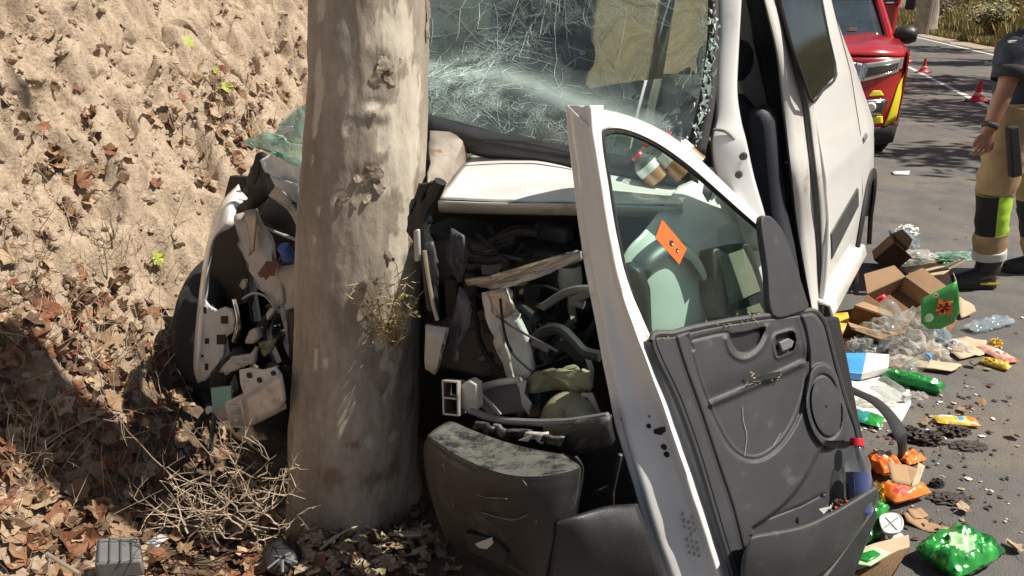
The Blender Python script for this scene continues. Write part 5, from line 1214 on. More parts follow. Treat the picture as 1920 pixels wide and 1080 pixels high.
m.build('clods', 'soil', smooth=0, kind='stuff', label='loose sandy clods and pebbles on the bank', cat='clods')

# short rusty grass growing in patches on the face
m = MB(); r3 = random.Random(19); q_ = [(r3.gauss(x, sx_), r3.gauss(y, sy_)) for x, y, sx_, sy_, k in [(425, 195, 36, 38, 150), (455, 250, 20, 40, 80), (140, 300, 45, 35, 90), (95, 60, 40, 30, 30), (60, 420, 40, 60, 60), (330, 160, 60, 40, 40), (110, 560, 80, 50, 90)] for _ in range(k)]
P, ok = hit_bank([s[0] for s in q_], [s[1] for s in q_]); Nn = bank_nrm(P)
for p, n, o_ in zip(P, Nn, ok):
    if not o_: continue
    mi = r3.randrange(3)
    for _ in range(5):
        d = (Vector(n) * .6 + Vector((r3.gauss(0, .6), r3.gauss(0, .6), r3.gauss(.2, .5)))).normalized() * r3.uniform(.015, .06); w = d.orthogonal().normalized() * .0016; b_ = Vector(p); m.add([b_ - w, b_ + w, b_ + d * .6 + w * .6 + Vector((0, 0, -.004)), b_ + d + Vector((0, 0, -.012))], [(0, 1, 2), (0, 2, 3)], mi)
m.build('rusty_grass', ['leaf_rust', 'leaf_tan', 'straw'], smooth=0, kind='stuff', label='short rusty dry grass in patches on the bank', cat='grass')
# thin dead stalks and grass on the bank
m = MB(); r2 = random.Random(12)
def stalk(m, p, d, L, r, n=5, droop=.3, br=2):
    pts = [p]; q = p.copy(); d = d.normalized()
    for i in range(n):
        d = (d + Vector((r2.gauss(0, .12), r2.gauss(0, .12), -droop / n))).normalized(); q = q + d * (L / n); pts.append(q.copy())
    m.tube(pts, [r * (1 - .75 * i / n) for i in range(n + 1)], 4, caps=False)
    for _ in range(br):
        i = r2.randrange(1, n); dd = (d + Vector((r2.gauss(0, .7), r2.gauss(0, .7), r2.gauss(.2, .5)))).normalized(); e = pts[i] + dd * L * r2.uniform(.12, .35); m.tube([pts[i], pts[i].lerp(e, .5) + Vector((0, 0, .01)), e], [r * .5, r * .4, r * .2], 3, caps=False)
spots = [(r2.gauss(x, sx_), r2.gauss(y, sy_)) for x, y, sx_, sy_, k in [(120, 640, 110, 90, 70), (60, 450, 60, 90, 40), (240, 560, 60, 80, 40), (300, 700, 70, 60, 36), (440, 200, 50, 50, 40), (380, 260, 70, 50, 30), (200, 900, 150, 80, 60), (50, 880, 60, 120, 40), (210, 440, 30, 60, 16)] for _ in range(k)]
P, ok = hit_bank([s[0] for s in spots], [s[1] for s in spots]); Nn = bank_nrm(P)
for p, n, o_ in zip(P, Nn, ok):
    if o_: stalk(m, Vector(p), Vector(n) * .5 + Vector((r2.gauss(0, .5), r2.gauss(0, .3), r2.uniform(.3, 1.2))), r2.uniform(.08, .34), r2.uniform(.0009, .0022), br=r2.randrange(4))
m.build('dead_stalks', 'twig_pale', smooth=0, kind='stuff', label='thin dead grass stalks standing on the bank', cat='stalks')
m = MB()
for (x, y) in [(205, 470), (212, 440), (200, 500), (215, 420), (208, 455)]:
    P, _ = hit_bank([x], [y + 30]); stalk(m, Vector(P[0]), Vector((.1, -.1, 1)), .16, .004, droop=.05, br=3)
m.build('green_stalk', 'shrub_green', smooth=0, label='dark green weed stalk standing on the bank', cat='weed')

# dry thorny bush in the foreground
b0 = gp(455, 985); bush = thing('dry_bush', 'leafless tangle of dry twigs in front of the trunk and the van wheel', 'bush', b0)
main = [((490, 965), (440, 900), (345, 795)), ((500, 935), (440, 870), (344, 790)), ((420, 1000), (435, 900), (462, 800)), ((400, 990), (325, 900), (200, 760)), ((455, 990), (400, 960), (285, 990)), ((480, 960), (530, 890), (560, 868)), ((440, 960), (440, 880), (428, 790)), ((350, 1000), (335, 940), (322, 888)),
        ((500, 930), (460, 905), (350, 920)), ((470, 980), (505, 930), (500, 870)), ((430, 1010), (500, 960), (565, 905)), ((380, 1010), (460, 950), (540, 920)), ((340, 1030), (400, 960), (500, 915)), ((500, 1000), (420, 960), (300, 900)), ((520, 990), (470, 930), (420, 835)), ((460, 1000), (455, 930), (440, 870)),
        ((410, 1020), (380, 950), (360, 900)), ((450, 1015), (360, 985), (250, 1000)), ((530, 1000), (545, 940), (530, 880)), ((470, 1020), (520, 1000), (570, 960)), ((390, 1005), (430, 930), (520, 850)), ((350, 1010), (300, 960), (240, 930)), ((420, 990), (350, 960), (275, 955)), ((480, 1000), (440, 950), (380, 905))]
for k, tri in enumerate(main):
    base_y = gp(tri[0][0], min(1040, tri[0][1] + 20)).y; off = r2.uniform(-.16, .10); m = MB()
    P = crom([at(tri[0][0], tri[0][1], base_y + off), at(tri[1][0], tri[1][1], base_y + off * .6 - .03), at(tri[2][0], tri[2][1], base_y + off * .3 - .05)], 6)
    P = [p + Vector((r2.gauss(0, .004), r2.gauss(0, .004), r2.gauss(0, .004))) for p in P]
    m.tube(P, [.0030 * (1 - .05 * i) for i in range(len(P))], 5, caps=False)
    for p in P[3::2]:
        for _ in range(2):
            d = Vector((r2.gauss(0, 1), r2.gauss(0, .6), r2.gauss(.5, .7))).normalized() * r2.uniform(.02, .10); q = p + d; m.tube([p, p.lerp(q, .5) + Vector((r2.gauss(0, .006), 0, r2.gauss(0, .006))), q], [.0016, .0013, .0007], 3, caps=False)
            if r2.random() < .6: e = p.lerp(q, .6); m.tube([e, e + Vector((r2.gauss(0, .02), r2.gauss(0, .02), r2.gauss(.01, .02)))], [.001, .0005], 3, caps=False)
    m.build('stem', 'twig_pale' if k % 3 else 'twig', bush, smooth=0)
m = MB(); 
for (x, y) in [(570, 955), (560, 975), (575, 940), (550, 985)]:
    p = gp(x, y + 20)
    for _ in range(12): stalk(m, p + Vector((r2.gauss(0, .02), r2.gauss(0, .02), 0)), Vector((r2.gauss(0, .5), r2.gauss(0, .5), 1)), r2.uniform(.05, .13), .0012, br=2)
m.build('small_weed', 'grass1', smooth=0, label='small olive weed growing at the left foot of the trunk', cat='weed')
# bark litter and twig on the ground at the trunk
m = MB(); m.tube(crom([gp(600, 1030, .02), gp(640, 1000, .06), gp(680, 985, .05), gp(705, 995, .02)], 5), [.005 - .0002 * i for i in range(16)], 5); m.build('fallen_twig', 'twig_pale', label='bent pale twig on the ground at the foot of the trunk', cat='twig')
m = MB(); r2.seed(6)
for k in range(260):
    p = gp(r2.uniform(560, 800), r2.uniform(985, 1078), .006); a = r2.uniform(0, 3.14); s = r2.uniform(.004, .022); d = Vector((math.cos(a), math.sin(a), r2.uniform(-.2, .3))); w = Vector((-d.y, d.x, .1)) * r2.uniform(.2, .5)
    m.prism([p - d * s - w * s, p + d * s - w * s * .6, p + d * s + w * s, p - d * s * .8 + w * s], (0, 0, .003), r2.randrange(3))
m.build('bark_chips', ['twig_pale', 'leaf_tan', 'dust'], smooth=0, kind='stuff', label='broken bark chips on the soil at the foot of the trunk', cat='bark chips')
m = MB(); m.prism([gp(x, y, .03) for x, y in [(738, 998), (770, 1000), (792, 996), (790, 1006), (752, 1008)]], (0, 0, .008)); m.build('bark_strip', 'flake_cream', label='pale bark strip on the ground right of the trunk foot', cat='bark', bevel=.002)
# ================================================================== red pickup, fire engine, cones
pm('fire_red', (0.42, 0.018, 0.02), .25, var=.06, vs=3, coat=.6)
pm('hi_vis', (0.80, 0.72, 0.03), .4, var=.05)
pm('lamp_clear', (0.55, 0.58, 0.60), .12, metal=.4, var=.3, vs=14, coat=1)
pm('lamp_dark', (0.05, 0.05, 0.055), .15, var=.2, coat=1)
pm('silver_blue', (0.42, 0.48, 0.62), .3, var=.08)
pm('white_lamp', (0.9, 0.9, 0.88), .2, var=.02)
pm('cone_red', (0.62, 0.03, 0.045), .5, var=.12)
pm('cone_band', (0.75, 0.45, 0.42), .45, var=.1)
pm('tinted_screen', (0.035, 0.05, 0.06), .08, var=.3, vs=3, spec=.7)
c_ = gp(1672, 306); AX = Vector((math.cos(R(-19)), math.sin(R(-19)), 0))
pk = thing('pickup_truck', 'red pickup with yellow reflective markings parked on the road behind the van', 'pickup truck', c_ - AX * .90, local=True, rot=(0, 0, R(-19)))
def fy(x, z): 
    t = abs(x) / .93; return .02 + .30 * t ** 5 + .05 * t * t + .05 * max(0, z - .8) - .03 * math.sin(min(1, max(0, (z - .35) / .45)) * 3.14)
def patchf(poly, off, nm, mat, parent=pk, n=7, th=.008):
    """quad patch on the pickup's nose: corners (x, z) anticlockwise"""
    rows = []
    for j in range(n + 1):
        v = j / n; r = []
        for i in range(n + 1):
            u = i / n; x = (poly[0][0] * (1 - u) + poly[1][0] * u) * (1 - v) + (poly[3][0] * (1 - u) + poly[2][0] * u) * v; z = (poly[0][1] * (1 - u) + poly[1][1] * u) * (1 - v) + (poly[3][1] * (1 - u) + poly[2][1] * u) * v
            r.append(Vector((x, fy(x, z) - off, z)))
        rows.append(r)
    return MB().grid(rows).build(nm, mat, parent, solid=th, soff=0, local=True, smooth=60)
xs_ = [-.93 + 1.86 * i / 36 for i in range(37)]
MB().grid([[Vector((x, fy(x, z), z)) for x in xs_] for z in np.linspace(.36, 1.10, 16)]).build('front_panel', 'fire_red', pk, solid=.02, local=True, smooth=60)
rows = []
for k, t in enumerate(np.linspace(0, 1, 9)):
    y = t * 1.28; rows.append([Vector((x * (1 - .03 * t), fy(x, 1.1) * (1 - t) + y + .02 * 0, 1.10 + .06 * math.sin(min(1, t * 3) * 1.57) + .10 * t + .03 * (1 - (abs(x) / .93) ** 4) + .035 * math.exp(-((abs(x) - .6) / .12) ** 2) * min(1, t * 3))) for x in xs_])
MB().grid(rows).build('bonnet', 'fire_red', pk, solid=.02, local=True, smooth=60)
rows = [[Vector((x * (1 - .16 * t), 1.26 + .78 * t - .08 * (1 - (x / .8) ** 2) * (1 - t), 1.25 + .50 * t)) for x in np.linspace(-.78, .78, 13)] for t in np.linspace(0, 1, 7)]
wsp = MB().grid(rows).build('windscreen', 'tinted_screen', pk, solid=.01, local=True)
MB().box((.40, 1.335, 1.36), (.09, .01, .04)).build('permit_sticker', 'white_sheet', wsp, local=True)
MB().box((-.02, 1.57, 1.50), (.10, .01, .16)).build('permit_sheet', 'white_sheet', wsp, local=True)
for s in (-1, 1):
    MB().tube([Vector((s * .82, 1.16, 1.22)), Vector((s * .80, 1.35, 1.32)), Vector((s * .67, 2.02, 1.76)), Vector((s * .66, 2.4, 1.80))], [.05, .05, .045, .05], 8).build('pillar', 'fire_red', pk, local=True)
MB().grid([[Vector((x, y, 1.76 + .05 * math.cos(x * 2) * math.sin((y - 1.9) * 2.2 + .3))) for x in np.linspace(-.66, .66, 9)] for y in np.linspace(2.0, 3.3, 7)]).build('roof', 'fire_red', pk, solid=.03, local=True)
for s in (-1, 1):
    pts = []; keepf = []; fs = []; LY = np.linspace(.30, 5.1, 60); LZ = np.linspace(.42, 1.22, 14)
    for z in LZ:
        for y in LY:
            d = min(math.hypot(y - .92, z - .38), math.hypot(y - 4.05, z - .38)); keepf.append(d > .44)
            pts.append(Vector((s * (.915 + .02 * math.sin((z - .4) * 3.5) - .10 * max(0, .5 - y) ** 2), y, min(z, 1.13 + .05 * min(1, y)) if y < 1.3 else z)))
    for j in range(13):
        for i in range(59):
            q = (j * 60 + i, j * 60 + i + 1, j * 60 + 61 + i, j * 60 + 60 + i)
            if sum(keepf[k] for k in q) >= 3: fs.append(q)
    MB().add(pts, fs).build('side_panel', 'fire_red', pk, solid=.02, local=True, smooth=60)
    MB().prism([Vector((s * .86, 1.45, 1.24)), Vector((s * .86, 3.2, 1.26)), Vector((s * .72, 3.1, 1.70)), Vector((s * .70, 2.1, 1.70))], (s * .01, 0, 0)).build('side_window', 'tinted_screen', pk, local=True)
    for y in (.92, 4.05):
        w = MB().lathe([(.2, -.12), (.34, -.13), (.38, -.10), (.385, 0), (.38, .10), (.34, .13), (.2, .12)], (s * .80, y, .385), (s, 0, 0), 32).build('wheel', 'black_rubber', pk, local=True, smooth=50)
        MB().lathe([(.01, .07), (.1, .08), (.21, .06), (.23, .125)], (s * .80, y, .385), (s, 0, 0), 20).build('rim', 'grey_plastic', w, local=True)
        MB().tube([Vector((s * .93, y + math.cos(a) * .45, .38 + math.sin(a) * .45)) for a in np.linspace(-.1, math.pi + .1, 20)], [(.03, .045)] * 20, 6, up=(s, 0, 0)).build('arch_trim', 'black_plastic', pk, local=True)
    MB().tube([Vector((s * .90, 1.42, 1.24)), Vector((s * .95, 1.36, 1.27))], .025, 8).build('mirror_arm', 'black_plastic', pk, local=True)
    mr = MB(); mr.lathe([(0, -.13), (.09, -.12), (.12, -.05), (.125, .04), (.09, .11), (0, .12)], (s * .99, 1.30, 1.30), (1, 0, 0), 16, xdir=(0, 0, 1), sx=.85); mr.build('wing_mirror', 'black_plastic', pk, local=True, smooth=60)
    # lamps and markings
    P = lambda *q: [(s * a, b) for a, b in (q if s > 0 else (q[1], q[0], q[3], q[2]))]
    hl = patchf(P((.44, .86), (.87, .97), (.88, 1.10), (.46, 1.04)), .012, 'headlamp', 'lamp_clear'); patchf(P((.50, .90), (.82, .98), (.83, 1.05), (.52, 1.00)), .022, 'lamp_reflector', 'lamp_dark', hl)
    patchf(P((.435, .845), (.88, .96), (.885, .985), (.44, .875)), .024, 'lamp_rim', 'chrome', hl)
    fg = patchf(P((.44, .50), (.74, .50), (.78, .67), (.42, .66)), .012, 'fog_lamp', 'chrome'); patchf(P((.47, .53), (.71, .53), (.74, .645), (.455, .64)), .022, 'fog_recess', 'lamp_dark', fg)
    MB().lathe([(0, .03), (.04, .028), (.055, .01), (.055, 0)], (s * .60, fy(.6, .59) - .025, .59), (0, -1, 0), 16).build('fog_bulb', 'white_lamp', fg, local=True)
    patchf(P((.18, .68), (.46, .64), (.40, .80), (.16, .83)), .014, 'yellow_marking', 'hi_vis')
    patchf(P((.56, .70), (.72, .71), (.68, .76), (.60, .76)), .014, 'yellow_marking', 'hi_vis')
    patchf(P((.54, .40), (.76, .41), (.74, .49), (.56, .48)), .014, 'yellow_marking', 'hi_vis')
    patchf(P((.22, .39), (.36, .39), (.26, .52), (.18, .52)), .008, 'yellow_marking', 'hi_vis')
    patchf(P((.78, .38), (.90, .44), (.92, .94), (.86, .80)), .03, 'yellow_marking', 'hi_vis')
gr = patchf([(-.42, .72), (.42, .72), (.44, 1.05), (-.44, 1.05)], .015, 'grille', 'lamp_dark')
for k in range(5): patchf([(-.38, .76 + .055 * k), (.38, .76 + .055 * k), (.385, .785 + .055 * k), (-.385, .785 + .055 * k)], .028, 'grille_bar', 'chrome', gr)
for s in (-1, 1):
    q = [(s * a, b) for a, b in ((.36, .84), (.45, .86), (.45, 1.04), (.40, 1.05))]
    patchf(q if s > 0 else [q[1], q[0], q[3], q[2]], .03, 'grille_surround', 'silver_blue', gr)
MB().grid([[Vector((x, fy(x, .4) + dy, z)) for x in xs_] for z, dy in ((.37, 0), (.28, .03), (.16, .12))]).build('skid_plate', 'black_plastic', pk, solid=.02, local=True)
MB().box((.62, fy(.62, .3) + .02, .22), (.16, .02, .05)).build('tow_cover', 'grey_plastic', pk, local=True, bevel=.005)
MB().box((0, 3.9, 1.0), (1.7, 2.2, .4)).build('load_bed', 'fire_red', pk, local=True, bevel=.03)
MB().box((0, 2.6, .5), (1.6, 4.6, .3)).build('chassis', 'black_plastic', pk, local=True)

c_ = Vector((6.75, 14.1, 0))
ft = thing('fire_engine', 'tall red fire engine with yellow patches standing behind the red pickup', 'fire engine', c_ - AX * 1.2, local=True, rot=(0, 0, R(-19)))
MB().prism([Vector((-1.2, 0, .5)), Vector((1.2, 0, .5)), Vector((1.2, 0, 1.68)), Vector((-1.2, 0, 1.68))], (0, 2.0, 0)).build('cab', 'fire_red', ft, local=True, bevel=.06)
MB().prism([Vector((-1.13, -.0, 1.70)), Vector((1.13, -.0, 1.70)), Vector((1.08, .22, 2.6)), Vector((-1.08, .22, 2.6))], (0, .05, 0)).build('windscreen', 'tinted_screen', ft, local=True)
for s in (-1, 1):
    MB().tube([Vector((s * 1.16, .06, 1.66)), Vector((s * 1.12, .25, 2.6))], .06, 8).build('pillar', 'fire_red', ft, local=True)
    MB().box((s * .62, -.012, 1.56), (.24, .02, .13)).build('yellow_marking', 'hi_vis', ft, local=True, bevel=.003)
    MB().box((s * .98, -.03, .95), (.3, .06, .2)).build('headlamp', 'lamp_clear', ft, local=True, bevel=.02)
    MB().tube([Vector((s * 1.16, .1, 1.9)), Vector((s * 1.38, -.05, 1.85))], .02, 6).build('mirror_arm', 'black_plastic', ft, local=True)
    MB().box((s * 1.36, -.05, 1.70), (.16, .08, .26)).build('wing_mirror', 'black_plastic', ft, local=True, bevel=.03)
    for y in (1.0, 5.0):
        w = MB().lathe([(.25, -.14), (.46, -.15), (.5, -.1), (.5, .1), (.46, .15), (.25, .14)], (s * 1.05, y, .5), (s, 0, 0), 28).build('wheel', 'black_rubber', ft, local=True)
        MB().lathe([(.01, .08), (.26, .08), (.28, .14)], (s * 1.05, y, .5), (s, 0, 0), 16).build('rim', 'grey_plastic', w, local=True)
MB().box((0, -.03, 1.64), (1.7, .05, .06)).build('wiper_rail', 'black_plastic', ft, local=True, bevel=.01)
MB().box((0, -.04, .62), (2.4, .14, .3)).build('bumper', 'white_sheet', ft, local=True, bevel=.03)
MB().box((0, -.012, 1.15), (1.5, .03, .5)).build('grille', 'black_plastic', ft, local=True, bevel=.01)
MB().prism([Vector((-1.2, 2.05, .5)), Vector((1.2, 2.05, .5)), Vector((1.2, 2.05, 2.9)), Vector((-1.2, 2.05, 2.9))], (0, 4.6, 0)).build('equipment_body', 'fire_red', ft, local=True, bevel=.05)
MB().prism([Vector((-1.15, .2, 2.62)), Vector((1.15, .2, 2.62)), Vector((1.15, 2.0, 2.75)), Vector((-1.15, 2.0, 2.75))], (0, 0, .08)).build('cab_roof', 'fire_red', ft, local=True, bevel=.03)
MB().box((0, .7, 2.86), (1.6, .3, .14)).build('light_bar', 'blue_plastic', ft, local=True, bevel=.04)

def cone(px, py, label):
    p = gp(px, py); t = thing('traffic_cone', label, 'traffic cone', p, 'cones along the centre line', local=True, rot=(0, 0, R(random.uniform(0, 60))))
    MB().lathe([(.15, .02), (.11, .06), (.085, .10), (.06, .15), (.045, .22), (.035, .30), (.03, .36), (0, .365)], (0, 0, 0), n=20).build('cone_body', 'cone_red', t, local=True)
    MB().lathe([(.089, .10), (.064, .15), (.06, .16)], (.0, 0, .0), n=20).build('cone_band', 'cone_band', t, local=True, solid=.004)
    b = MB(); b.box((0, 0, .012), (.34, .34, .02)); b.build('cone_base', 'cone_red', t, local=True, bevel=.008)
    for k in range(4):
        a = k * 1.571 + .785; MB().box((math.cos(a) * .21, math.sin(a) * .21, .012), (.09, .05, .022), Matrix.Rotation(a, 3, 'Z')).build('cone_foot', 'black_rubber', t, local=True)
random.seed(2)
cone(1832, 190, 'red traffic cone on the centre line nearest the firefighter'); cone(1731, 136, 'middle red traffic cone of the row on the centre line'); cone(1701, 116, 'farthest red traffic cone, beside the red pickup mirror')
# ================================================================== firefighter at the right edge
pm('skin', (0.22, 0.10, 0.062), .55, var=.15, vs=14)
pm('navy_cloth', (0.016, 0.02, 0.034), .85, var=.3, vs=14, bump=.4, bs=300)
pm('khaki_cloth', (0.34, 0.235, 0.125), .9, var=.2, vs=10, bump=.4, bs=260)
pm('black_cloth', (0.016, 0.016, 0.018), .85, var=.3, vs=14, bump=.3, bs=260)
pm('lime_cloth', (0.38, 0.62, 0.04), .8, var=.12, vs=14)
pm('reflective', (0.55, 0.55, 0.52), .5, var=.1)
pm('boot_leather', (0.015, 0.015, 0.016), .45, var=.3, vs=20, bump=.3, bs=120)
pm('red_cloth', (0.55, 0.02, 0.03), .8, var=.1)
pm('hair', (0.02, 0.014, 0.01), .6, var=.3)
D0 = 4.34
def B(x, y, d=0.0): return at(x - 15, y, D0 + d)
def fuse(mb, name, mat, parent, vox, smooth=4, **k):
    o = mb.build(name, mat, parent, smooth=0); md = o.modifiers.new('f', 'REMESH'); md.mode = 'VOXEL'; md.voxel_size = vox
    ms = o.modifiers.new('s', 'SMOOTH'); ms.iterations = smooth; ms.factor = .5
    dg = bpy.context.evaluated_depsgraph_get(); me = bpy.data.meshes.new_from_object(o.evaluated_get(dg)); old = o.data; o.modifiers.clear(); o.data = me; bpy.data.meshes.remove(old)
    me.polygons.foreach_set('use_smooth', [True] * len(me.polygons)); props(o, **k); return o
foot = gp(1856, 540)
per = thing('person', 'person in navy shirt, khaki work trousers with lime panel and black boots', 'person', foot)
b = MB()
hipL, kneeL, ankL = B(1918, 222), B(1878, 372, -.02), B(1868, 500)
hipR, kneeR, ankR = B(1945, 222, .2), B(1950, 368, .26), B(1968, 500, .3)
sh, el, wr = B(1922, 92, -.05), B(1900, 168, -.10), B(1868, 244, -.14)
shR = B(1965, 92, .30); elR = B(1985, 170, .34); wrR = B(1975, 245, .30)
chest = B(1945, 110, .1); pel = B(1934, 205, .1); neck = B(1962, 46, .1); head = B(1972, -26, .1)
b.tube([pel - ZV * .08, pel, B(1938, 160, .1), chest, B(1946, 78, .1)], [(.10, .13), (.13, .17), (.12, .15), (.13, .19), (.08, .15)], 20, up=(1, 0, 0))
b.tube([chest + ZV * .1, neck, neck + ZV * .1], [.07, .055, .06], 14)
b.tube([head - ZV * .13, head - ZV * .08, head, head + ZV * .08, head + ZV * .12], [(.05, .04), (.085, .065), (.098, .075), (.08, .065), (.03, .03)], 18, up=(1, 0, 0))
b.tube([head + Vector((-.09, 0, -.01)), head + Vector((-.122, 0, -.035)), head + Vector((-.09, 0, -.045))], [.008, .014, .010], 8)
for s in (-1, 1): b.tube([head + Vector((.0, s * .07, -.03)), head + Vector((.005, s * .085, .0)), head + Vector((.01, s * .075, .03))], [.008, .014, .009], 8)
b.tube([head + Vector((-.085, -.02, -.075)), head + Vector((-.098, 0, -.076)), head + Vector((-.085, .02, -.075))], [.006, .01, .006], 8)
for (h_, k_, a_) in ((hipL, kneeL, ankL), (hipR, kneeR, ankR)):
    b.tube([h_ + ZV * .05, h_.lerp(k_, .5), k_, k_.lerp(a_, .35), a_], [.09, .08, .058, .062, .042], 14); b.tube([a_ + Vector((.04, 0, -.05)), a_ + Vector((-.05, 0, -.075)), a_ + Vector((-.16, 0, -.09))], [.04, .045, .035], 10)
for (s_, e_, w_) in ((sh, el, wr), (shR, elR, wrR)):
    b.tube([s_, s_.lerp(e_, .5), e_, e_.lerp(w_, .3), w_], [.062, .054, .044, .046, .030], 14)
def hand(w, dr, side_v, fwd):
    """palm plus five bent, unequal fingers; dr points down the hand, fwd is the thumb side"""
    dr = dr.normalized(); fwd = (fwd - dr * fwd.dot(dr)).normalized(); nrm = dr.cross(fwd).normalized()
    b.tube([w - dr * .02, w + dr * .02, w + dr * .06, w + dr * .09], [(.026, .018), (.034, .017), (.042, .016), (.038, .014)], 12, up=fwd)
    for k, (o_, L) in enumerate(((.034, .070), (.011, .080), (-.013, .075), (-.036, .058))):
        p = w + dr * .085 + fwd * o_; c = nrm * side_v; d = dr + fwd * o_ * 5; pts = [p - d * .015]
        for i in range(5): pts.append(p + d * (L * i / 4 * (1 - .05 * i)) + c * (.004 * i * i * (1 + .25 * k)))
        b.tube(pts, [.0100, .0098, .0092, .0088, .0082, .006], 8)
    p = w + dr * .025 + fwd * .030; b.tube([p - fwd * .012, p + dr * .022 + fwd * .016, p + dr * .048 + fwd * .024 + nrm * side_v * .008, p + dr * .068 + fwd * .022 + nrm * side_v * .016], [.014, .0125, .011, .008], 8)
hand(wr, (B(1857, 300, -.15) - wr), 1, Vector((-1, .1, -.2))); hand(wrR, Vector((-.1, 0, -1)), -1, Vector((-1, 0, 0)))
body = fuse(b, 'body', 'skin', per, .0046, 2)
# clothes
def cloth(path, rad, name, mat, up=(1, 0, 0), n=28, fold=.006, fs=9.0, caps=True, sub=5, pick=None, mats=None):
    P = crom(path, sub); k = len(P); rr_ = [tuple(np.array([np.interp(i / (k - 1), np.linspace(0, 1, len(rad)), [r[q] for r in rad]) for q in (0, 1)])) for i in range(k)]
    m = MB(); m.tube(P, rr_, n, up=up, caps=caps)
    V = np.array(m.v); f = fbm(V[:, 0] * .7, V[:, 1] * .7, V[:, 2] * 1.8, 3, fs) * fold * 2; cen = np.repeat(np.array([tuple(p) for p in P]), n, 0); d = V - cen; d /= np.linalg.norm(d, axis=1)[:, None] + 1e-9
    m.v = [tuple(q) for q in V + d * f[:, None]]
    if pick: m.m = [pick(np.mean([m.v[i] for i in fa], axis=0)) for fa in m.f]
    return m.build(name, mats or mat, per, smooth=80, solid=0)
cloth([pel - ZV * .02, pel + ZV * .05, B(1938, 160, .1), B(1944, 115, .1), B(1948, 85, .1), B(1958, 62, .1)], [(.16, .20), (.155, .195), (.15, .185), (.165, .21), (.15, .205), (.08, .11)], 'shirt', 'navy_cloth')
cloth([sh + ZV * .015 + Vector((.03, 0, .02)), sh - ZV * .02, sh.lerp(el, .5), sh.lerp(el, .72)], [(.06, .07), (.082, .08), (.076, .072), (.078, .07)], 'sleeve', 'navy_cloth')
cloth([shR, shR.lerp(elR, .5), shR.lerp(elR, .72)], [(.08, .08), (.074, .07), (.076, .07)], 'sleeve', 'navy_cloth')
m = MB(); c = sh.lerp(el, .70); ax = (el - sh).normalized(); m.lathe([(.083, -.02), (.086, 0), (.083, .045)], c - ax * .03, ax, 20); m.build('sleeve_band', 'black_cloth', per, solid=.006)
def torso_front(x, y, d=0.0): return B(x, y, -.115 + d)
m = MB(); m.prism([torso_front(x, y) for x, y in [(1903, 143), (1940, 141), (1940, 151), (1903, 152)]], (0, .03, 0)); m.build('pocket_stripe', 'red_cloth', per, bevel=.002)
m = MB(); m.prism([torso_front(x, y, .03) for x, y in [(1910, 77), (1930, 74), (1930, 79), (1912, 81)]], (0, .03, 0)); m.build('shoulder_badge', 'reflective', per, bevel=.002)
cloth([B(1934, 182, .1), pel, pel - ZV * .1], [(.15, .19), (.165, .205), (.15, .2)], 'trouser_seat', 'khaki_cloth')
def leg(h_, k_, a_, main):
    up = Vector((1, 0, 0)); mid = h_.lerp(k_, .55)
    cloth([h_ + ZV * .06, h_.lerp(k_, .35), mid, h_.lerp(k_, .85), k_ + ZV * .02], [(.135, .125), (.13, .115), (.115, .105), (.108, .098), (.098, .09)], 'trouser_leg', 'khaki_cloth', fold=.010)
    cloth([k_ + ZV * .03, k_.lerp(a_, .22), k_.lerp(a_, .5)], [(.096, .088), (.090, .082), (.088, .08)], 'knee_panel', None, fold=.007, mats=['black_cloth', 'lime_cloth'], pick=lambda c: 1 if (c[0] - (k_.x + (a_.x - k_.x) * (k_.z - c[2]) / max(.01, k_.z - a_.z))) > -.022 else 0)
    cloth([k_.lerp(a_, .49), k_.lerp(a_, .62), k_.lerp(a_, .78)], [(.092, .084), (.094, .086), (.090, .082)], 'trouser_cuff', 'khaki_cloth', fold=.006)
    cloth([k_.lerp(a_, .74), k_.lerp(a_, .80), k_.lerp(a_, .86)], [(.093, .086), (.094, .087), (.092, .085)], 'reflective_band', 'reflective', fold=.004)
    # boot: shaft, foot and sole pointing to the left
    s = MB(); g0 = a_.z; cloth([k_.lerp(a_, .84), k_.lerp(a_, .95), a_ - ZV * .02], [(.075, .066), (.070, .06), (.072, .058)], 'boot_shaft', 'boot_leather', fold=.005)
    A0 = Vector((a_.x + .055, a_.y, .06)); rows = []
    for t, w, hh in ((0, .036, .085), (.12, .045, .105), (.3, .046, .11), (.5, .047, .085), (.7, .050, .062), (.88, .046, .052), (.97, .030, .040), (1.0, .012, .03)):
        c = A0 + Vector((-.30 * t, 0, 0)); rows.append([Vector((c.x, c.y + math.cos(q) * w, .035 + max(0, math.sin(q)) * hh + min(0, math.sin(q)) * .01)) for q in np.linspace(0, 2 * math.pi, 18, endpoint=False)])
    s.grid(rows, wrap=True); s.f.append(tuple(reversed(range(18)))); s.m.append(0); bt = s.build('boot', 'boot_leather', per, sub=1)
    s = MB(); sole = [Vector((A0.x + .005 - .31 * t, A0.y + w, .004)) for t, w in ((0, -.03), (.1, -.042), (.3, -.04), (.5, -.044), (.75, -.05), (.92, -.042), (1, -.012), (1, .012), (.92, .042), (.75, .05), (.5, .044), (.3, .04), (.1, .042), (0, .03))]
    s.prism(sole, (0, 0, .032)); s.build('sole', 'black_rubber', bt, bevel=.005)
    s = MB(); s.box((A0.x - .05, A0.y - .0455, .042), (.12, .004, .012)); s.build('sole_flash', 'hi_vis', bt)
leg(hipL, kneeL, ankL, True); leg(hipR, kneeR, ankR, False)
m = MB(); ax = (wr - el).normalized(); c = wr - ax * .025; m.lathe([(.037, -.014), (.040, 0), (.037, .014)], c, ax, 18); m.build('watch_strap', 'black_rubber', per, solid=.005)
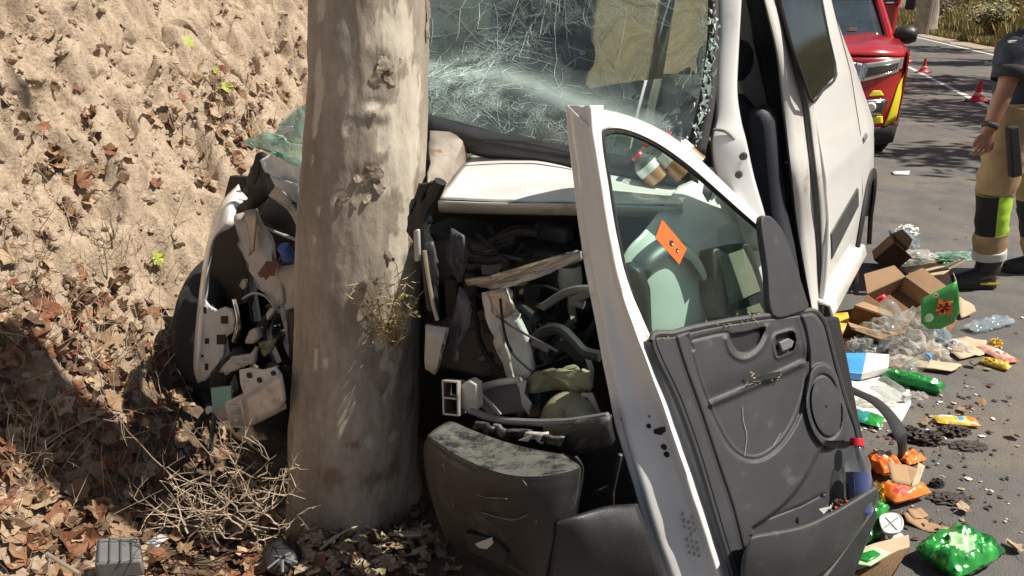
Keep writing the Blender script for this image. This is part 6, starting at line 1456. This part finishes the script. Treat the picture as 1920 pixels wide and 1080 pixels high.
m = MB(); m.prism([B(1908, 240, -.19), B(1928, 236, -.19), B(1934, 330, -.19), B(1914, 335, -.19)], (0, .05, 0)); m.build('thigh_pocket', 'black_cloth', per, bevel=.01)
m = MB(); m.lathe([(.101, -.02), (.105, .03), (.09, .09), (.05, .125), (0, .135)], head + Vector((.012, 0, .012)), ZV, 18); m.build('hair', 'hair', per, smooth=60)
for s in (-1, 1): MB().lathe([(0, .006), (.008, .004), (.011, 0)], head + Vector((-.086, s * .032, .002)), (-1, s * .3, 0), 10).build('eye', 'white_lamp', per)
# ================================================================== spilled groceries and debris on the road
pm('card_brown', (0.36, 0.225, 0.125), .85, var=.14, vs=8, bump=.15, bs=200)
pm('card_dark', (0.17, 0.085, 0.045), .85, var=.2, vs=8)  # brown card with the cartons' shade put into its colour
pm('card_pale', (0.52, 0.40, 0.27), .85, var=.12, vs=10)
pm('card_white', (0.62, 0.61, 0.58), .7, var=.1, vs=6, dirt=(.35, .32, .28), ds=9, dt=.6)
pm('box_green', (0.05, 0.30, 0.07), .45, var=.15, vs=8)
pm('print_red', (0.62, 0.07, 0.04), .5, var=.3, vs=30)
pm('print_orange', (0.75, 0.24, 0.05), .5, var=.2, vs=30)
pm('foil_green', (0.025, 0.30, 0.05), .24, var=.55, vs=12, metal=.25, coat=.4)
pm('foil_dark', (0.02, 0.14, 0.04), .25, var=.35, vs=16, metal=.2)
pm('foil_pale', (0.42, 0.66, 0.36), .3, var=.3, vs=20)
pm('packet_orange', (0.80, 0.20, 0.035), .35, var=.25, vs=14)
pm('packet_yellow', (0.72, 0.47, 0.06), .38, var=.25, vs=14)
pm('packet_teal', (0.03, 0.26, 0.24), .35, var=.35, vs=14)
pm('packet_pink', (0.68, 0.36, 0.28), .4, var=.4, vs=18)
pm('print_blue', (0.06, 0.30, 0.62), .4, var=.15, vs=10)
pm('cap_red', (0.60, 0.02, 0.03), .35, var=.1)
pm('label_white', (0.72, 0.72, 0.70), .5, var=.1, vs=30)
pm('juice', (0.55, 0.20, 0.03), .3, var=.2, vs=20)
pm('cola', (0.018, 0.01, 0.008), .15, var=.2)
pm('blue_liquid', (0.01, 0.04, 0.22), .12, var=.2)
pm('wet_earth', (0.045, 0.034, 0.027), .7, var=.4, vs=20, bump=.5, bs=60)
glass('clear_film', (0.94, 0.94, 0.92), haze=.50, hazecol=(.93, .90, .86), gloss=1.6, rough=.08, hs=9)
glass('clear_pet', (0.93, 0.96, 0.95), haze=.16, hazecol=(.8, .84, .84), gloss=1.6, rough=.05, hs=9)
glass('film_blue', (0.84, 0.92, 0.97), haze=.42, hazecol=(.72, .80, .86), gloss=1.6, rough=.1, hs=14)
rl = random.Random(17)
def pillow(a, b, w, h, name, mat, label, cat, wr=.5, z=0.0, mats=None, pick=None, nu=20, nv=12, lift=0.0, seed=0.0):
    A, Bp = gp(*a), gp(*b); ax = (Bp - A); L = ax.length; ax.normalize(); sd = Vector((-ax.y, ax.x, 0)); c = (A + Bp) / 2; m = MB()
    def P(i, j, s):
        u, v = i / nu * 2 - 1, j / nv * 2 - 1; prof = (1 - abs(u) ** 5) ** .7 * (1 - abs(v) ** 3) ** .7
        k = float(fbm(np.array([u * 2.1 + seed]), np.array([v * 2.1 + seed]), np.array([s * 3.0]), 3, 1.4)[0]); rip = .10 * math.sin(v * 14 + seed) * max(0, abs(u) - .8) * 5
        X = u * L / 2 * (1 + .03 * k); Y = v * w / 2 * (1 - .10 * abs(u) ** 4 + .12 * k * wr)
        Z = z + h * .5 + s * h * .5 * prof * (1 + wr * k) + .012 * rip + lift * (u + 1) / 2
        return c + ax * X + sd * Y + ZV * max(.003 if s < 0 else .006, Z)
    for s in (1, -1):
        o = len(m.v); rows = [[P(i, j, s) for j in range(nv + 1)] for i in range(nu + 1)]
        for i in range(nu):
            for j in range(nv):
                q = [rows[i][j], rows[i][j + 1], rows[i + 1][j + 1], rows[i + 1][j]]; mi = pick(i / nu * 2 - 1, j / nv * 2 - 1) if pick and s > 0 else 0
                m.add(q, [(0, 1, 2, 3)], mi)
    return m.build(name, mats or mat, smooth=35, label=label, cat=cat, weld=True)
def lump(cpx, rad, hgt, name, mat, label, cat, amp=.45, sub=3, z=0.0, mats=None, squash=.35, seed=0.0, sharp=22, fs=1.6, spot=None):
    """a crumpled bag: folded, faceted, resting on the ground"""
    c = gp(*cpx); b = bmesh.new(); bmesh.ops.create_icosphere(b, subdivisions=sub + 1, radius=1); m = MB()
    co = np.array([tuple(v.co) for v in b.verts]); k = 1 - np.abs(fbm(co[:, 0] + seed, co[:, 1] + seed, co[:, 2], 3, fs)) * 2.0 * amp; k += fbm(co[:, 0], co[:, 1] + seed, co[:, 2] + 4, 2, 4.0) * amp * .5
    co = co * k[:, None]; co[:, 2] = np.where(co[:, 2] < -.1, -.1 + (co[:, 2] + .1) * .1, co[:, 2])
    V = [c + Vector((p[0] * rad[0], p[1] * rad[1], z + (p[2] + .12) * hgt)) for p in co]
    b.verts.index_update(); rr_ = random.Random(seed); fs_ = [tuple(v.index for v in f.verts) for f in b.faces]; b.free(); m.add(V, fs_)
    if spot:
        q0 = Vector(spot[:3]).normalized(); m.m = []
        for f in fs_:
            cc = Vector(np.mean([co[i] for i in f], axis=0)); m.m.append(1 if (cc.normalized() - q0).length + .25 * math.sin(cc.x * 19) * math.sin(cc.y * 17) < spot[3] else 0)
    elif mats: nn = fbm(np.array([np.mean([co[i][0] for i in f]) for f in fs_]), np.array([np.mean([co[i][1] for i in f]) for f in fs_]), np.array([np.mean([co[i][2] for i in f]) for f in fs_]) + seed, 2, 2.4); m.m = [min(len(mats) - 1, max(0, int(len(mats) * (.5 + q * 1.3)))) for q in nn]
    return m.build(name, mats or mat, smooth=sharp, label=label, cat=cat)
def bottle(base, tip, r, label, body='clear_pet', cap='cap_red', lab=None, fill=None, world=False, name='bottle'):
    A, T = (base, tip) if world else (gp(*base, r), gp(*tip, r * .9)); ax = (T - A); L = ax.length; ax.normalize()
    t = thing(name, label, 'bottle', A if world else Vector((A.x, A.y, 0)))
    MB().lathe([(.0, .0), (r * .8, .0), (r, .06 * L), (r * .97, .3 * L), (r, .34 * L), (r * .97, .6 * L), (r, .64 * L), (r * .85, .75 * L), (r * .45, .88 * L), (r * .36, .92 * L), (r * .36, .97 * L)], A, ax, 20).build('bottle_body', body, t, smooth=60)
    MB().lathe([(0, 1.0 * L), (r * .52, 1.0 * L), (r * .55, .98 * L), (r * .55, .90 * L), (r * .4, .915 * L)], A, ax, 16).build('bottle_cap', cap, t)
    if lab: MB().lathe([(r * 1.012, .36 * L), (r * 1.012, .60 * L)], A, ax, 20).build('bottle_label', lab, t)
    if fill: MB().lathe([(0, .01 * L), (r * .92, .02 * L), (r * .94, .55 * L), (0, .56 * L)], A, ax, 20).build('bottle_contents', fill, t, smooth=60)
    return t
def sheetg(px, name, mat, label, cat, z=.006, amp=.008, th=.004, cs=9, kind=None, zs_=None):
    """flat card lying about on the ground; zs_ lifts single corners"""
    P = [gp(p[0], p[1], (zs_[i] if zs_ else z)) for i, p in enumerate(px)]
    return crumpled(P, amp, cs, 4, seed=px[0][0] * .013, nrm=(0, 0, 1)).build(name, mat, smooth=30, solid=th, label=label, cat=cat)
def stand(px, y0, name, mat, parent=None, th=.004, amp=.003, cs=6, **k):
    """card that stands up: pixels on an upright sheet at distance y0 (or per-corner distances)"""
    P = [at(p[0], p[1], p[2] if len(p) > 2 else y0) for p in px]
    return crumpled(P, amp, cs, 4, seed=px[0][0] * .017).build(name, mat, parent, smooth=30, solid=th, **k)
def open_carton(c, rz, tip, size, label, torn=0, inner='card_dark', outer='card_brown', flaps=(35, -20, 60, 15)):
    """an opened shipping carton: floor, four walls (less the torn one) and bent flaps, tipped over"""
    t = thing('cardboard_box', label, 'cardboard box', c, local=True, rot=(R(tip[0]), R(tip[1]), R(rz))); L, W_, H = size; T = .005
    MB().box((0, 0, T / 2), (L, W_, T)).build('carton_floor', inner, t, local=True)
    rq = random.Random(int(rz * 10 + L * 100))
    for k, (ax, ln, dist) in enumerate((((1, 0), W_, L / 2), ((0, 1), L, W_ / 2), ((-1, 0), W_, L / 2), ((0, -1), L, W_ / 2))):
        if k == torn: continue
        ax = Vector((*ax, 0)); sd = Vector((-ax.y, ax.x, 0)); o_ = ax * dist; top_ = [(-ln / 2, H), (ln / 2, H)]
        P = [o_ - sd * ln / 2 + ZV * T, o_ + sd * ln / 2 + ZV * T, o_ + sd * ln / 2 + ZV * H * rq.uniform(.85, 1), o_ - sd * ln / 2 + ZV * H * rq.uniform(.85, 1)]
        m = MB(); m.prism(P, ax * -T); m.build('carton_wall', inner if k % 2 else outer, t, local=True)
        a_ = R(flaps[k]); fd = ax * math.cos(a_) + ZV * math.sin(a_); fl_ = min(L, W_) * .45; m = MB(); m.prism([P[3], P[2], P[2] + fd * fl_ - sd * rq.uniform(.01, .04), P[3] + fd * fl_ * rq.uniform(.7, 1) + sd * rq.uniform(.01, .04)], fd.cross(sd).normalized() * T); m.build('carton_flap', outer, t, local=True)
    return t
c = gp(1680, 598); open_carton((c.x, c.y, .05), 24, (18, -12, 0), (.28, .23, .10), 'large open brown carton tipped towards the camera beside the rear wheel', torn=3, flaps=(20, 40, -30, 0))
c = gp(1652, 500); open_carton((c.x, c.y, .03), -12, (10, 35, 0), (.15, .14, .17), 'tall torn brown carton propped against the rear wheel', torn=0, flaps=(0, 70, 30, 20))
c = gp(1745, 545); open_carton((c.x, c.y, .02), 60, (-20, 12, 0), (.26, .22, .10), 'low flattened brown carton behind the green carton', torn=1, outer='card_pale', flaps=(10, 0, -5, 20))
c = gp(1620, 640); open_carton((c.x, c.y, .02), -30, (15, 10, 0), (.20, .16, .12), 'small brown carton tipped over beside the sill', torn=2, flaps=(30, -10, 0, 10))
# green printed carton
q = gp(1765, 612); gb = thing('green_carton', 'green printed carton with orange flower picture leaning on the brown box', 'carton', q)
gpx = [(1727, 562), (1762, 543), (1794, 527), (1798, 552), (1799, 582), (1788, 604), (1764, 617), (1740, 617), (1728, 606)]
stand(gpx, 3.42, 'printed_face', 'box_green', gb, th=.004, amp=.004)
m = MB(); P = [at(x, y, 3.42) for x, y in gpx]; m.prism([P[2], P[3], P[4], P[4] + Vector((.06, .10, 0)), P[2] + Vector((.05, .12, .0))], (0, .004, 0)); m.build('carton_side', 'card_pale', gb)
m = MB(); rp = random.Random(3)
for k in range(9):
    a = k * .7; c = at(1770 + rp.uniform(-2, 2), 577, 3.408); d = Vector((math.cos(a), 0, math.sin(a))); w = Vector((-d.z, 0, d.x)); L = rp.uniform(.035, .065); m.prism([c, c + d * L * .5 + w * .014, c + d * L, c + d * L * .5 - w * .014], (0, .004, 0), k % 2)
m.build('flower_print', ['print_red', 'print_orange'], gb, kind='stuff')
for (x, y, r, mt) in ((1755, 554, .012, 'label_white'), (1742, 596, .022, 'foil_pale'), (1755, 554, .007, 'print_red')): MB().lathe([(0, .001), (r, .001), (r, -.001)], at(x, y, 3.408 if mt != 'print_red' else 3.404), (0, -1, 0), 14).build('print_dot', mt, gb)
sheetg([(1800, 556), (1826, 574), (1830, 584), (1802, 598), (1798, 580)], 'cardboard_scrap', 'card_pale', 'pale cardboard flap sticking out right of the green carton', 'cardboard', z=.02, zs_=[.10, .05, .03, .01, .05])
# clear film and bottles heaped in front
lump((1668, 655), (.20, .14), .16, 'plastic_film', 'clear_film', 'crumpled clear plastic film heaped before the brown carton', 'plastic film', amp=.45, sub=3, seed=2.0, sharp=24, fs=1.7)
lump((1712, 640), (.11, .10), .17, 'plastic_film', 'clear_film', 'upright crumple of clear film beside the green carton', 'plastic film', amp=.45, sub=3, seed=5.0, sharp=24, fs=1.7)
lump((1735, 672), (.12, .07), .08, 'plastic_film', 'clear_film', 'low crumple of clear film in front of the green carton', 'plastic film', amp=.45, sub=3, seed=8.0, sharp=24, fs=1.7)
bottle(at(1690, 612, 3.35), at(1650, 556, 3.42), .045, 'clear round bottle with red cap in the heap of film', world=True)
bottle((1668, 656), (1566, 641), .038, 'cola bottle with red cap lying beside the door', fill='cola', body='clear_pet')
lump((1688, 470), (.12, .10), .16, 'plastic_bag', 'film_blue', 'white crumpled plastic bag behind the brown carton', 'plastic bag', amp=.45, seed=12.0, sharp=24, fs=1.7)
bottle((1672, 490), (1706, 462), .04, 'clear bottle with red cap behind the torn carton')
lump((1715, 490), (.2, .12), .07, 'plastic_film', 'clear_film', 'flat clear film lying behind the brown carton', 'plastic film', amp=.5, seed=15.0, sharp=24, fs=1.8)
lump((1800, 482), (.22, .08), .035, 'glass_heap', 'crazed_glass', 'pale green heap of broken glass beside the boot', 'broken glass', amp=.8, seed=21.0, sharp=12, fs=3)
lump((1740, 492), (.18, .06), .04, 'crushed_wrapper', 'foil_dark', 'dark green crushed wrapper behind the carton', 'wrapper', amp=.9, seed=23.0, sharp=12, fs=3)
sheetg([(1690, 502), (1752, 492), (1768, 500), (1740, 512), (1700, 514)], 'cardboard_scrap', 'card_brown', 'brown cardboard scrap behind the open carton', 'cardboard', zs_=[.05, .03, .02, .02, .05])
# more of the heap between sill and carton
for k, (x, y, rx, ry, h, mt, lb) in enumerate([(1612, 668, .10, .08, .09, 'clear_film', 'clear film bunched beside the cola bottle'), (1640, 628, .09, .08, .15, 'clear_film', 'clear film standing between the small carton and the bottle'), (1690, 690, .10, .06, .06, 'clear_film', 'clear film flattened over the cardboard before the heap'), (1755, 640, .07, .06, .09, 'film_blue', 'pale wrapper under the green carton'), (1640, 760, .10, .05, .035, 'clear_film', 'clear film on the lower end of the white paper'), (1720, 745, .05, .03, .025, 'clear_film', 'scrap of clear film below the green foil packet'), (1850, 470, .14, .05, .04, 'film_blue', 'pale wrapper lying behind the boot'), (1700, 440, .10, .06, .08, 'label_white', 'crumpled white paper behind the white bag'), (1790, 650, .04, .03, .04, 'label_white', 'white crumpled receipt beside the pale cardboard')]):
    lump((x, y), (rx, ry), h, 'plastic_film' if 'film' in mt else 'paper_ball', mt, lb, 'plastic film' if 'film' in mt else 'paper', amp=.5, seed=60.0 + k * 3, sharp=24, fs=1.8)
bottle((1700, 700), (1740, 668), .036, 'clear bottle lying across the pale cardboard strip', cap='print_blue'); bottle((1722, 630), (1700, 592), .034, 'clear bottle leaning behind the film beside the green carton', cap='cap_red')
bottle((1600, 652), (1650, 612), .034, 'clear bottle on the small brown carton', cap='label_white')
for px, mt, lb in (([(1560, 640), (1600, 632), (1612, 652), (1570, 662)], 'print_red', 'red torn carton panel beside the door hinge'), ([(1720, 650), (1764, 646), (1772, 664), (1730, 668)], 'card_brown', 'brown cardboard bit beside the green carton foot'), ([(1610, 860), (1650, 850), (1668, 868), (1630, 880)], 'card_brown', 'brown card beside the upright orange packet'), ([(1660, 1000), (1690, 1006), (1700, 1022), (1668, 1018)], 'card_white', 'white card edge beside the white lid'), ([(1700, 955), (1726, 950), (1742, 962), (1714, 972)], 'card_brown', 'curled brown card between orange packet and green bag'), ([(1770, 590), (1796, 604), (1780, 622), (1752, 618)], 'card_dark', 'dark card lying under the green carton')):
    sheetg(px, 'cardboard_scrap', mt, lb, 'cardboard', z=.02, amp=.014)
pillow((1690, 870), (1722, 858), .07, .03, 'snack_packet', 'packet_orange', 'orange packet half behind the small open carton', 'packet', wr=.9, seed=71.0)
pillow((1600, 945), (1660, 970), .08, .04, 'snack_packet', 'foil_green', 'green packet under the door pocket beside the yellow one', 'packet', wr=.9, seed=72.0)
# sheets, packets
sheetg([(1590, 700), (1640, 690), (1690, 690), (1806, 682), (1790, 698), (1760, 695), (1665, 688), (1600, 680)], 'cardboard_scrap', 'card_brown', 'flat brown cardboard under the clear film', 'cardboard', z=.008, amp=.012)
sheetg([(1700, 668), (1756, 676), (1804, 684), (1784, 697), (1700, 686)], 'cardboard_scrap', 'card_pale', 'flat pale cardboard strip before the clear film', 'cardboard', z=.02, amp=.006)
sheetg([(1555, 700), (1640, 700), (1705, 712), (1708, 760), (1690, 790), (1600, 790), (1560, 760)], 'paper_sheet', 'card_white', 'large dirty white paper sheet beside the door', 'paper', z=.006, amp=.010, th=.002)
q = gp(1612, 700); bw = thing('carton', 'flattened blue and white carton beside the cola bottle', 'carton', q)
for (px, mt, nm) in (([(1557, 662), (1624, 661), (1616, 700), (1560, 696)], 'print_blue', 'blue_face'), ([(1624, 661), (1668, 664), (1666, 688), (1616, 700)], 'card_white', 'white_face')): m = MB(); m.prism([gp(x, y, .05) for x, y in px], (0, 0, -.035)); m.build(nm, mt, bw, bevel=.003)
pillow((1656, 708), (1768, 738), .10, .05, 'snack_packet', None, 'shiny green foil packet on the road before the white paper', 'packet', mats=['foil_green', 'foil_dark', 'packet_orange'], pick=lambda u, v: 1 if v < -.5 or u > .85 else (2 if -.2 < u < .3 and v > .6 else 0), wr=.9, seed=1.0)
bottle((1652, 716), (1702, 748), .034, 'clear bottle lying on the white paper sheet', cap='label_white')
pillow((1816, 624), (1892, 606), .085, .05, 'plastic_wrapper', 'film_blue', 'pale blue clear wrapper lying alone on the road', 'wrapper', wr=1.3, seed=4.0)
sheetg([(1776, 636), (1812, 632), (1850, 640), (1846, 664), (1800, 674), (1778, 660)], 'cardboard_scrap', 'card_pale', 'pale tan cardboard piece right of the film heap', 'cardboard', z=.012, amp=.012)
lump((1800, 662), (.07, .05), .05, 'plastic_film', 'clear_film', 'small clear wrapper on the pale cardboard piece', 'wrapper', amp=.8, seed=31.0, sharp=14)
pillow((1838, 654), (1898, 684), .085, .03, 'snack_packet', None, 'pink and white torn packet right of the cardboard piece', 'packet', mats=['packet_pink', 'label_white', 'print_red'], pick=lambda u, v: 1 if abs(u + .1) < .35 and v > -.2 else (2 if u > .7 else 0), wr=1.0, seed=6.0)
pillow((1839, 680), (1892, 696), .055, .035, 'snack_packet', 'packet_yellow', 'small mustard yellow packet right of the pink one', 'packet', wr=.9, seed=7.0)
lump((1866, 650), (.035, .03), .045, 'snack_packet', 'packet_yellow', 'tiny yellow crushed pack behind the pink packet', 'packet', amp=.5, seed=9.0)
pillow((1752, 792), (1833, 798), .065, .03, 'biscuit_packet', None, 'long yellow packet with blue label on the wet road', 'packet', mats=['packet_yellow', 'print_blue', 'label_white', 'packet_orange'], pick=lambda u, v: 1 if -.05 < u < .25 and abs(v) < .55 else (3 if u > .45 else (2 if -.9 < u < -.3 and v > 0 else 0)), wr=.4, seed=3.0)
pillow((1594, 782), (1654, 798), .10, .03, 'snack_packet', None, 'teal and green packet beside the door edge', 'packet', mats=['packet_teal', 'foil_green', 'label_white'], pick=lambda u, v: 1 if u > .1 else (2 if u > .7 else 0), wr=.8, seed=11.0)
pillow((1632, 895), (1672, 885), .11, .06, 'snack_packet', None, 'upright orange packet against the small open carton', 'packet', mats=['packet_orange', 'label_white'], pick=lambda u, v: 1 if abs(u) < .25 and v > -.3 else 0, wr=.7, seed=13.0, z=.02)
pillow((1656, 945), (1722, 925), .10, .055, 'snack_packet', None, 'orange packet with red emblem in front of the small open carton', 'packet', mats=['packet_orange', 'label_white', 'print_red'], pick=lambda u, v: 2 if math.hypot(u + .5, v + .5) < .35 else (1 if abs(u - .3) < .3 and v > 0 else 0), wr=.7, seed=14.0, z=.01)
lump((1642, 935), (.03, .05), .06, 'snack_packet', 'packet_yellow', 'yellow crushed packet wedged beside the door pocket', 'packet', amp=.5, seed=19.0)
q = gp(1695, 900); sb = thing('small_carton', 'small open tan carton behind the orange packets', 'carton', q)
for px in ([(1664, 868, 1.98), (1700, 872, 2.0), (1722, 880, 1.98), (1708, 912, 1.93), (1672, 906, 1.92)], [(1722, 868, 2.02), (1734, 874, 2.0), (1722, 908, 1.93), (1708, 912, 1.92)]): stand(px, 0, 'carton_wall', 'card_pale' if px[0][0] > 1700 else 'card_brown', sb, amp=.003)
# white lid with a cross, box and bags at the bottom edge
q = gp(1672, 985); ld = thing('container_lid', 'square white lid with crossed lines on the litter below the door', 'lid', q)
P = [gp(x, y, .07) for x, y in sm2([(1650, 972), (1662, 964), (1682, 964), (1692, 976), (1690, 992), (1676, 999), (1658, 996)], 4, True)]; m = MB(); m.prism(P, (0, 0, -.012)); m.build('lid_plate', 'label_white', ld, bevel=.003)
m = MB(); m.tube(P + [P[0]], .003, 6, caps=False); m.build('lid_rim', 'card_white', ld)
for a, b in (((1660, 970), (1682, 994)), ((1684, 970), (1658, 990))): MB().tube([gp(*a, .071), gp(*b, .071)], .0022, 5).build('lid_rib', 'grey_plastic', ld)
pillow((1600, 1015), (1650, 985), .10, .05, 'snack_packet', 'foil_dark', 'dark green packet under the door corner', 'packet', wr=.9, seed=24.0)
q = gp(1640, 1060); tb = thing('food_box', 'tan cardboard food box with green print at the bottom edge', 'carton', q)
def boxface(px, zt, nm, mt): m = MB(); m.prism([gp(x, y, z_) for (x, y), z_ in zip(px, zt)], (0, 0, -.006)); m.build(nm, mt, tb, bevel=.002)
boxface([(1562, 1060), (1580, 1040), (1640, 1018), (1704, 1002), (1706, 1022), (1660, 1092), (1600, 1100)], [.06, .09, .10, .10, .07, .05, .03], 'box_top', 'card_pale')
boxface([(1592, 1040), (1640, 1024), (1672, 1036), (1632, 1060), (1588, 1054)], [.10, .105, .10, .095, .095], 'box_print', 'foil_pale')
boxface([(1596, 1042), (1638, 1030), (1652, 1038), (1628, 1052)], [.104, .109, .108, .102], 'print_patch', 'foil_green')
m = MB(); m.prism([gp(1562, 1062, .06), gp(1660, 1092, .05), gp(1706, 1024, .07), gp(1706, 1024, .0), gp(1660, 1100, .0), gp(1562, 1070, .0)], (0, -.004, 0)); m.build('box_side', 'card_brown', tb)
pillow((1748, 1080), (1836, 1034), .155, .085, 'plastic_bag', None, 'big shiny green plastic bag on the road at the bottom edge', 'plastic bag', mats=['foil_green', 'foil_pale', 'foil_dark'], pick=lambda u, v: 1 if math.hypot(u + .1, v + .05) + .18 * math.sin(u * 9) * math.sin(v * 8) < .42 else (2 if u > .62 else 0), wr=.75, seed=27.0, nu=30, nv=22, z=.01)
sheetg([(1692, 962), (1730, 968), (1780, 990), (1770, 1000), (1740, 992), (1700, 978)], 'cardboard_scrap', 'card_brown', 'torn brown cardboard strip above the big green bag', 'cardboard', z=.012, amp=.014)
m = MB(); P = crom([gp(1578, 722, .10), at(1604, 735, 2.70), at(1640, 752, 2.60), at(1672, 784, 2.48), at(1690, 820, 2.38), gp(1692, 852, .02)], 6)
m.tube(P, [(.010, .030)] * len(P), 8, up=(0, 0, 1)); m.build('rubber_strip', 'black_rubber', label='curved black wheel arch strip lying across the litter', cat='rubber strip')
sheetg([(1548, 596), (1588, 594), (1596, 622), (1552, 630)], 'carton', 'packet_yellow', 'yellow carton under the van sill', 'carton', z=.05, amp=.006, th=.05)
# blue bottle standing in the door pocket
bt = bottle(dp(1612, 965, .045), dp(1606, 822, .03), .034, 'blue bottle with red top standing in the door pocket', world=True, fill='blue_liquid', cap='cap_red', body='clear_pet')
m = MB()
for k in range(26): p = dp(rl.uniform(1545, 1600), rl.uniform(932, 968), .05); s = .008; m.add([p + Vector((rl.gauss(0, s), rl.gauss(0, s), rl.gauss(0, s))) for _ in range(4)], [(0, 1, 2), (0, 2, 3), (1, 2, 3)], k % 3)
m.build('pocket_crumbs', ['label_white', 'print_red', 'cola'], smooth=0, kind='stuff', label='glass crumbs and scraps lying in the door pocket', cat='scraps')
# juice bottles thrown onto the bonnet under the windscreen
for k, (a, b, lb) in enumerate([((1285, 335, -1.06), (1212, 268, -1.08), 'juice bottle with red cap lying on the bonnet behind the door glass, upper one'), ((1236, 345, -1.10), (1192, 296, -1.12), 'juice bottle with red cap lying on the bonnet behind the door glass, lower one'), ((1310, 318, -1.04), (1244, 262, -1.05), 'juice bottle half hidden under the door window frame')]):
    bottle(vl(*a) + ZV * .01, vl(*b) + ZV * .01, .036, lb, world=True, fill='juice', lab='label_white')

# earth, crumbs and chips strewn over the road
m = MB(); cl = [(1720, 830, 60, 24, 240), (1660, 800, 40, 20, 120), (1800, 900, 80, 50, 160), (1640, 860, 40, 30, 140), (1730, 700, 90, 40, 120), (1830, 780, 60, 40, 90), (1850, 950, 60, 60, 120), (1760, 560, 90, 60, 90), (1820, 440, 80, 60, 60), (1700, 950, 40, 40, 110), (1780, 760, 80, 20, 120)]
for cx_, cy_, sx_, sy_, n in cl:
    for _ in range(n * 2 // 3):
        x, y = rl.gauss(cx_, sx_), rl.gauss(cy_, sy_)
        if y < 300 or y > 1120: continue
        p = gp(x, y, .003); s = .0015 + .010 * rl.random() ** 4; v, f = rl.choice(stones); M_ = orient((0, 0, 1), rl.uniform(0, 6.28)); m.add([p + M_ @ Vector((q.x * s * 1.5, q.y * s, abs(q.z) * s * .7)) for q in v], f, rl.choices(range(5), (6, 3, 3, .5, .7))[0])
m.build('road_debris', ['wet_earth', 'clod', 'leaf_brown', 'label_white', 'crack_white'], smooth=0, kind='stuff', label='crumbs of earth, glass and plastic strewn over the road', cat='debris')
for k, (x, y, r, h, lb) in enumerate([(1780, 938, .075, .012, 'dark clod of wet earth on the road above the green bag'), (1755, 912, .03, .02, 'small reddish clod on the road beside the orange packet'), (1735, 828, .08, .03, 'dark heap of earth on the road beside the rubber strip'), (1700, 820, .07, .03, 'dark earth heap under the end of the rubber strip'), (1815, 838, .08, .01, 'low dark smear of earth at the right of the wet road'), (1790, 812, .07, .02, 'crumbly brown earth below the long yellow packet')]):
    lump((x, y), (r, r * .55), h * 1.6, 'earth_clod', 'wet_earth', lb, 'earth', amp=.5, seed=40.0 + k, sharp=20, fs=2.4)
sheetg([(1670, 322), (1706, 321), (1704, 327), (1676, 327)], 'paper_scrap', 'label_white', 'white paper scrap on the road below the red pickup', 'paper', z=.01, amp=.01)
for k in range(26):
    p = gp(rl.uniform(1650, 1915), rl.uniform(560, 1060), .014); one_leaf(p, (rl.gauss(0, .3), rl.gauss(0, .3), 1), rl.uniform(.03, .07), rl.choice((1, 2, 3)), 'small dry brown leaf lying on the asphalt', 'leaves on the road')
# plastic wreckage at the left bottom edge
q = gp(225, 1050); pb = thing('plastic_box', 'grey plastic housing lying in the leaves at the bottom left', 'plastic box', q)
m = MB(); m.prism([gp(x, y, .07) for x, y in [(182, 1008), (260, 1004), (266, 1050), (176, 1056)]], (0, 0, -.06)); m.build('box_shell', 'grey_plastic', pb, bevel=.008)
for k in range(4): MB().tube([gp(186 + k * 20, 1012, .074), gp(184 + k * 21, 1052, .074)], .003, 5).build('box_rib', 'slate_plastic', pb)
m = MB(); m.tube([gp(88, 1038, .04), gp(120, 1058, .03), gp(150, 1076, .02)], .006, 8); m.build('metal_rod', 'bent_steel', label='thin grey rod lying in the leaves at the bottom left', cat='rod')
q = gp(530, 1052); ln = thing('lamp_unit', 'round broken black lamp lying on the soil left of the trunk foot', 'lamp', q)
MB().lathe([(0, .03), (.035, .032), (.05, .025), (.058, .012), (.058, 0)], gp(530, 1046, .01), (.1, -.3, 1), 24).build('lamp_body', 'black_plastic', ln)
for k in range(5): a = gp(530, 1046, .045); MB().tube([a + Vector((math.cos(k * 1.25) * .01, math.sin(k * 1.25) * .01, 0)), a + Vector((math.cos(k * 1.25) * .045, math.sin(k * 1.25) * .045 - .006, -.012))], .004, 5).build('lamp_rib', 'grey_plastic', ln)
sheetg([(270, 1020), (300, 1005), (318, 1012), (296, 1030)], 'plastic_shard', 'white_sheet', 'white plastic shard behind the grey housing at the bottom left', 'shard', z=.05, amp=.008)
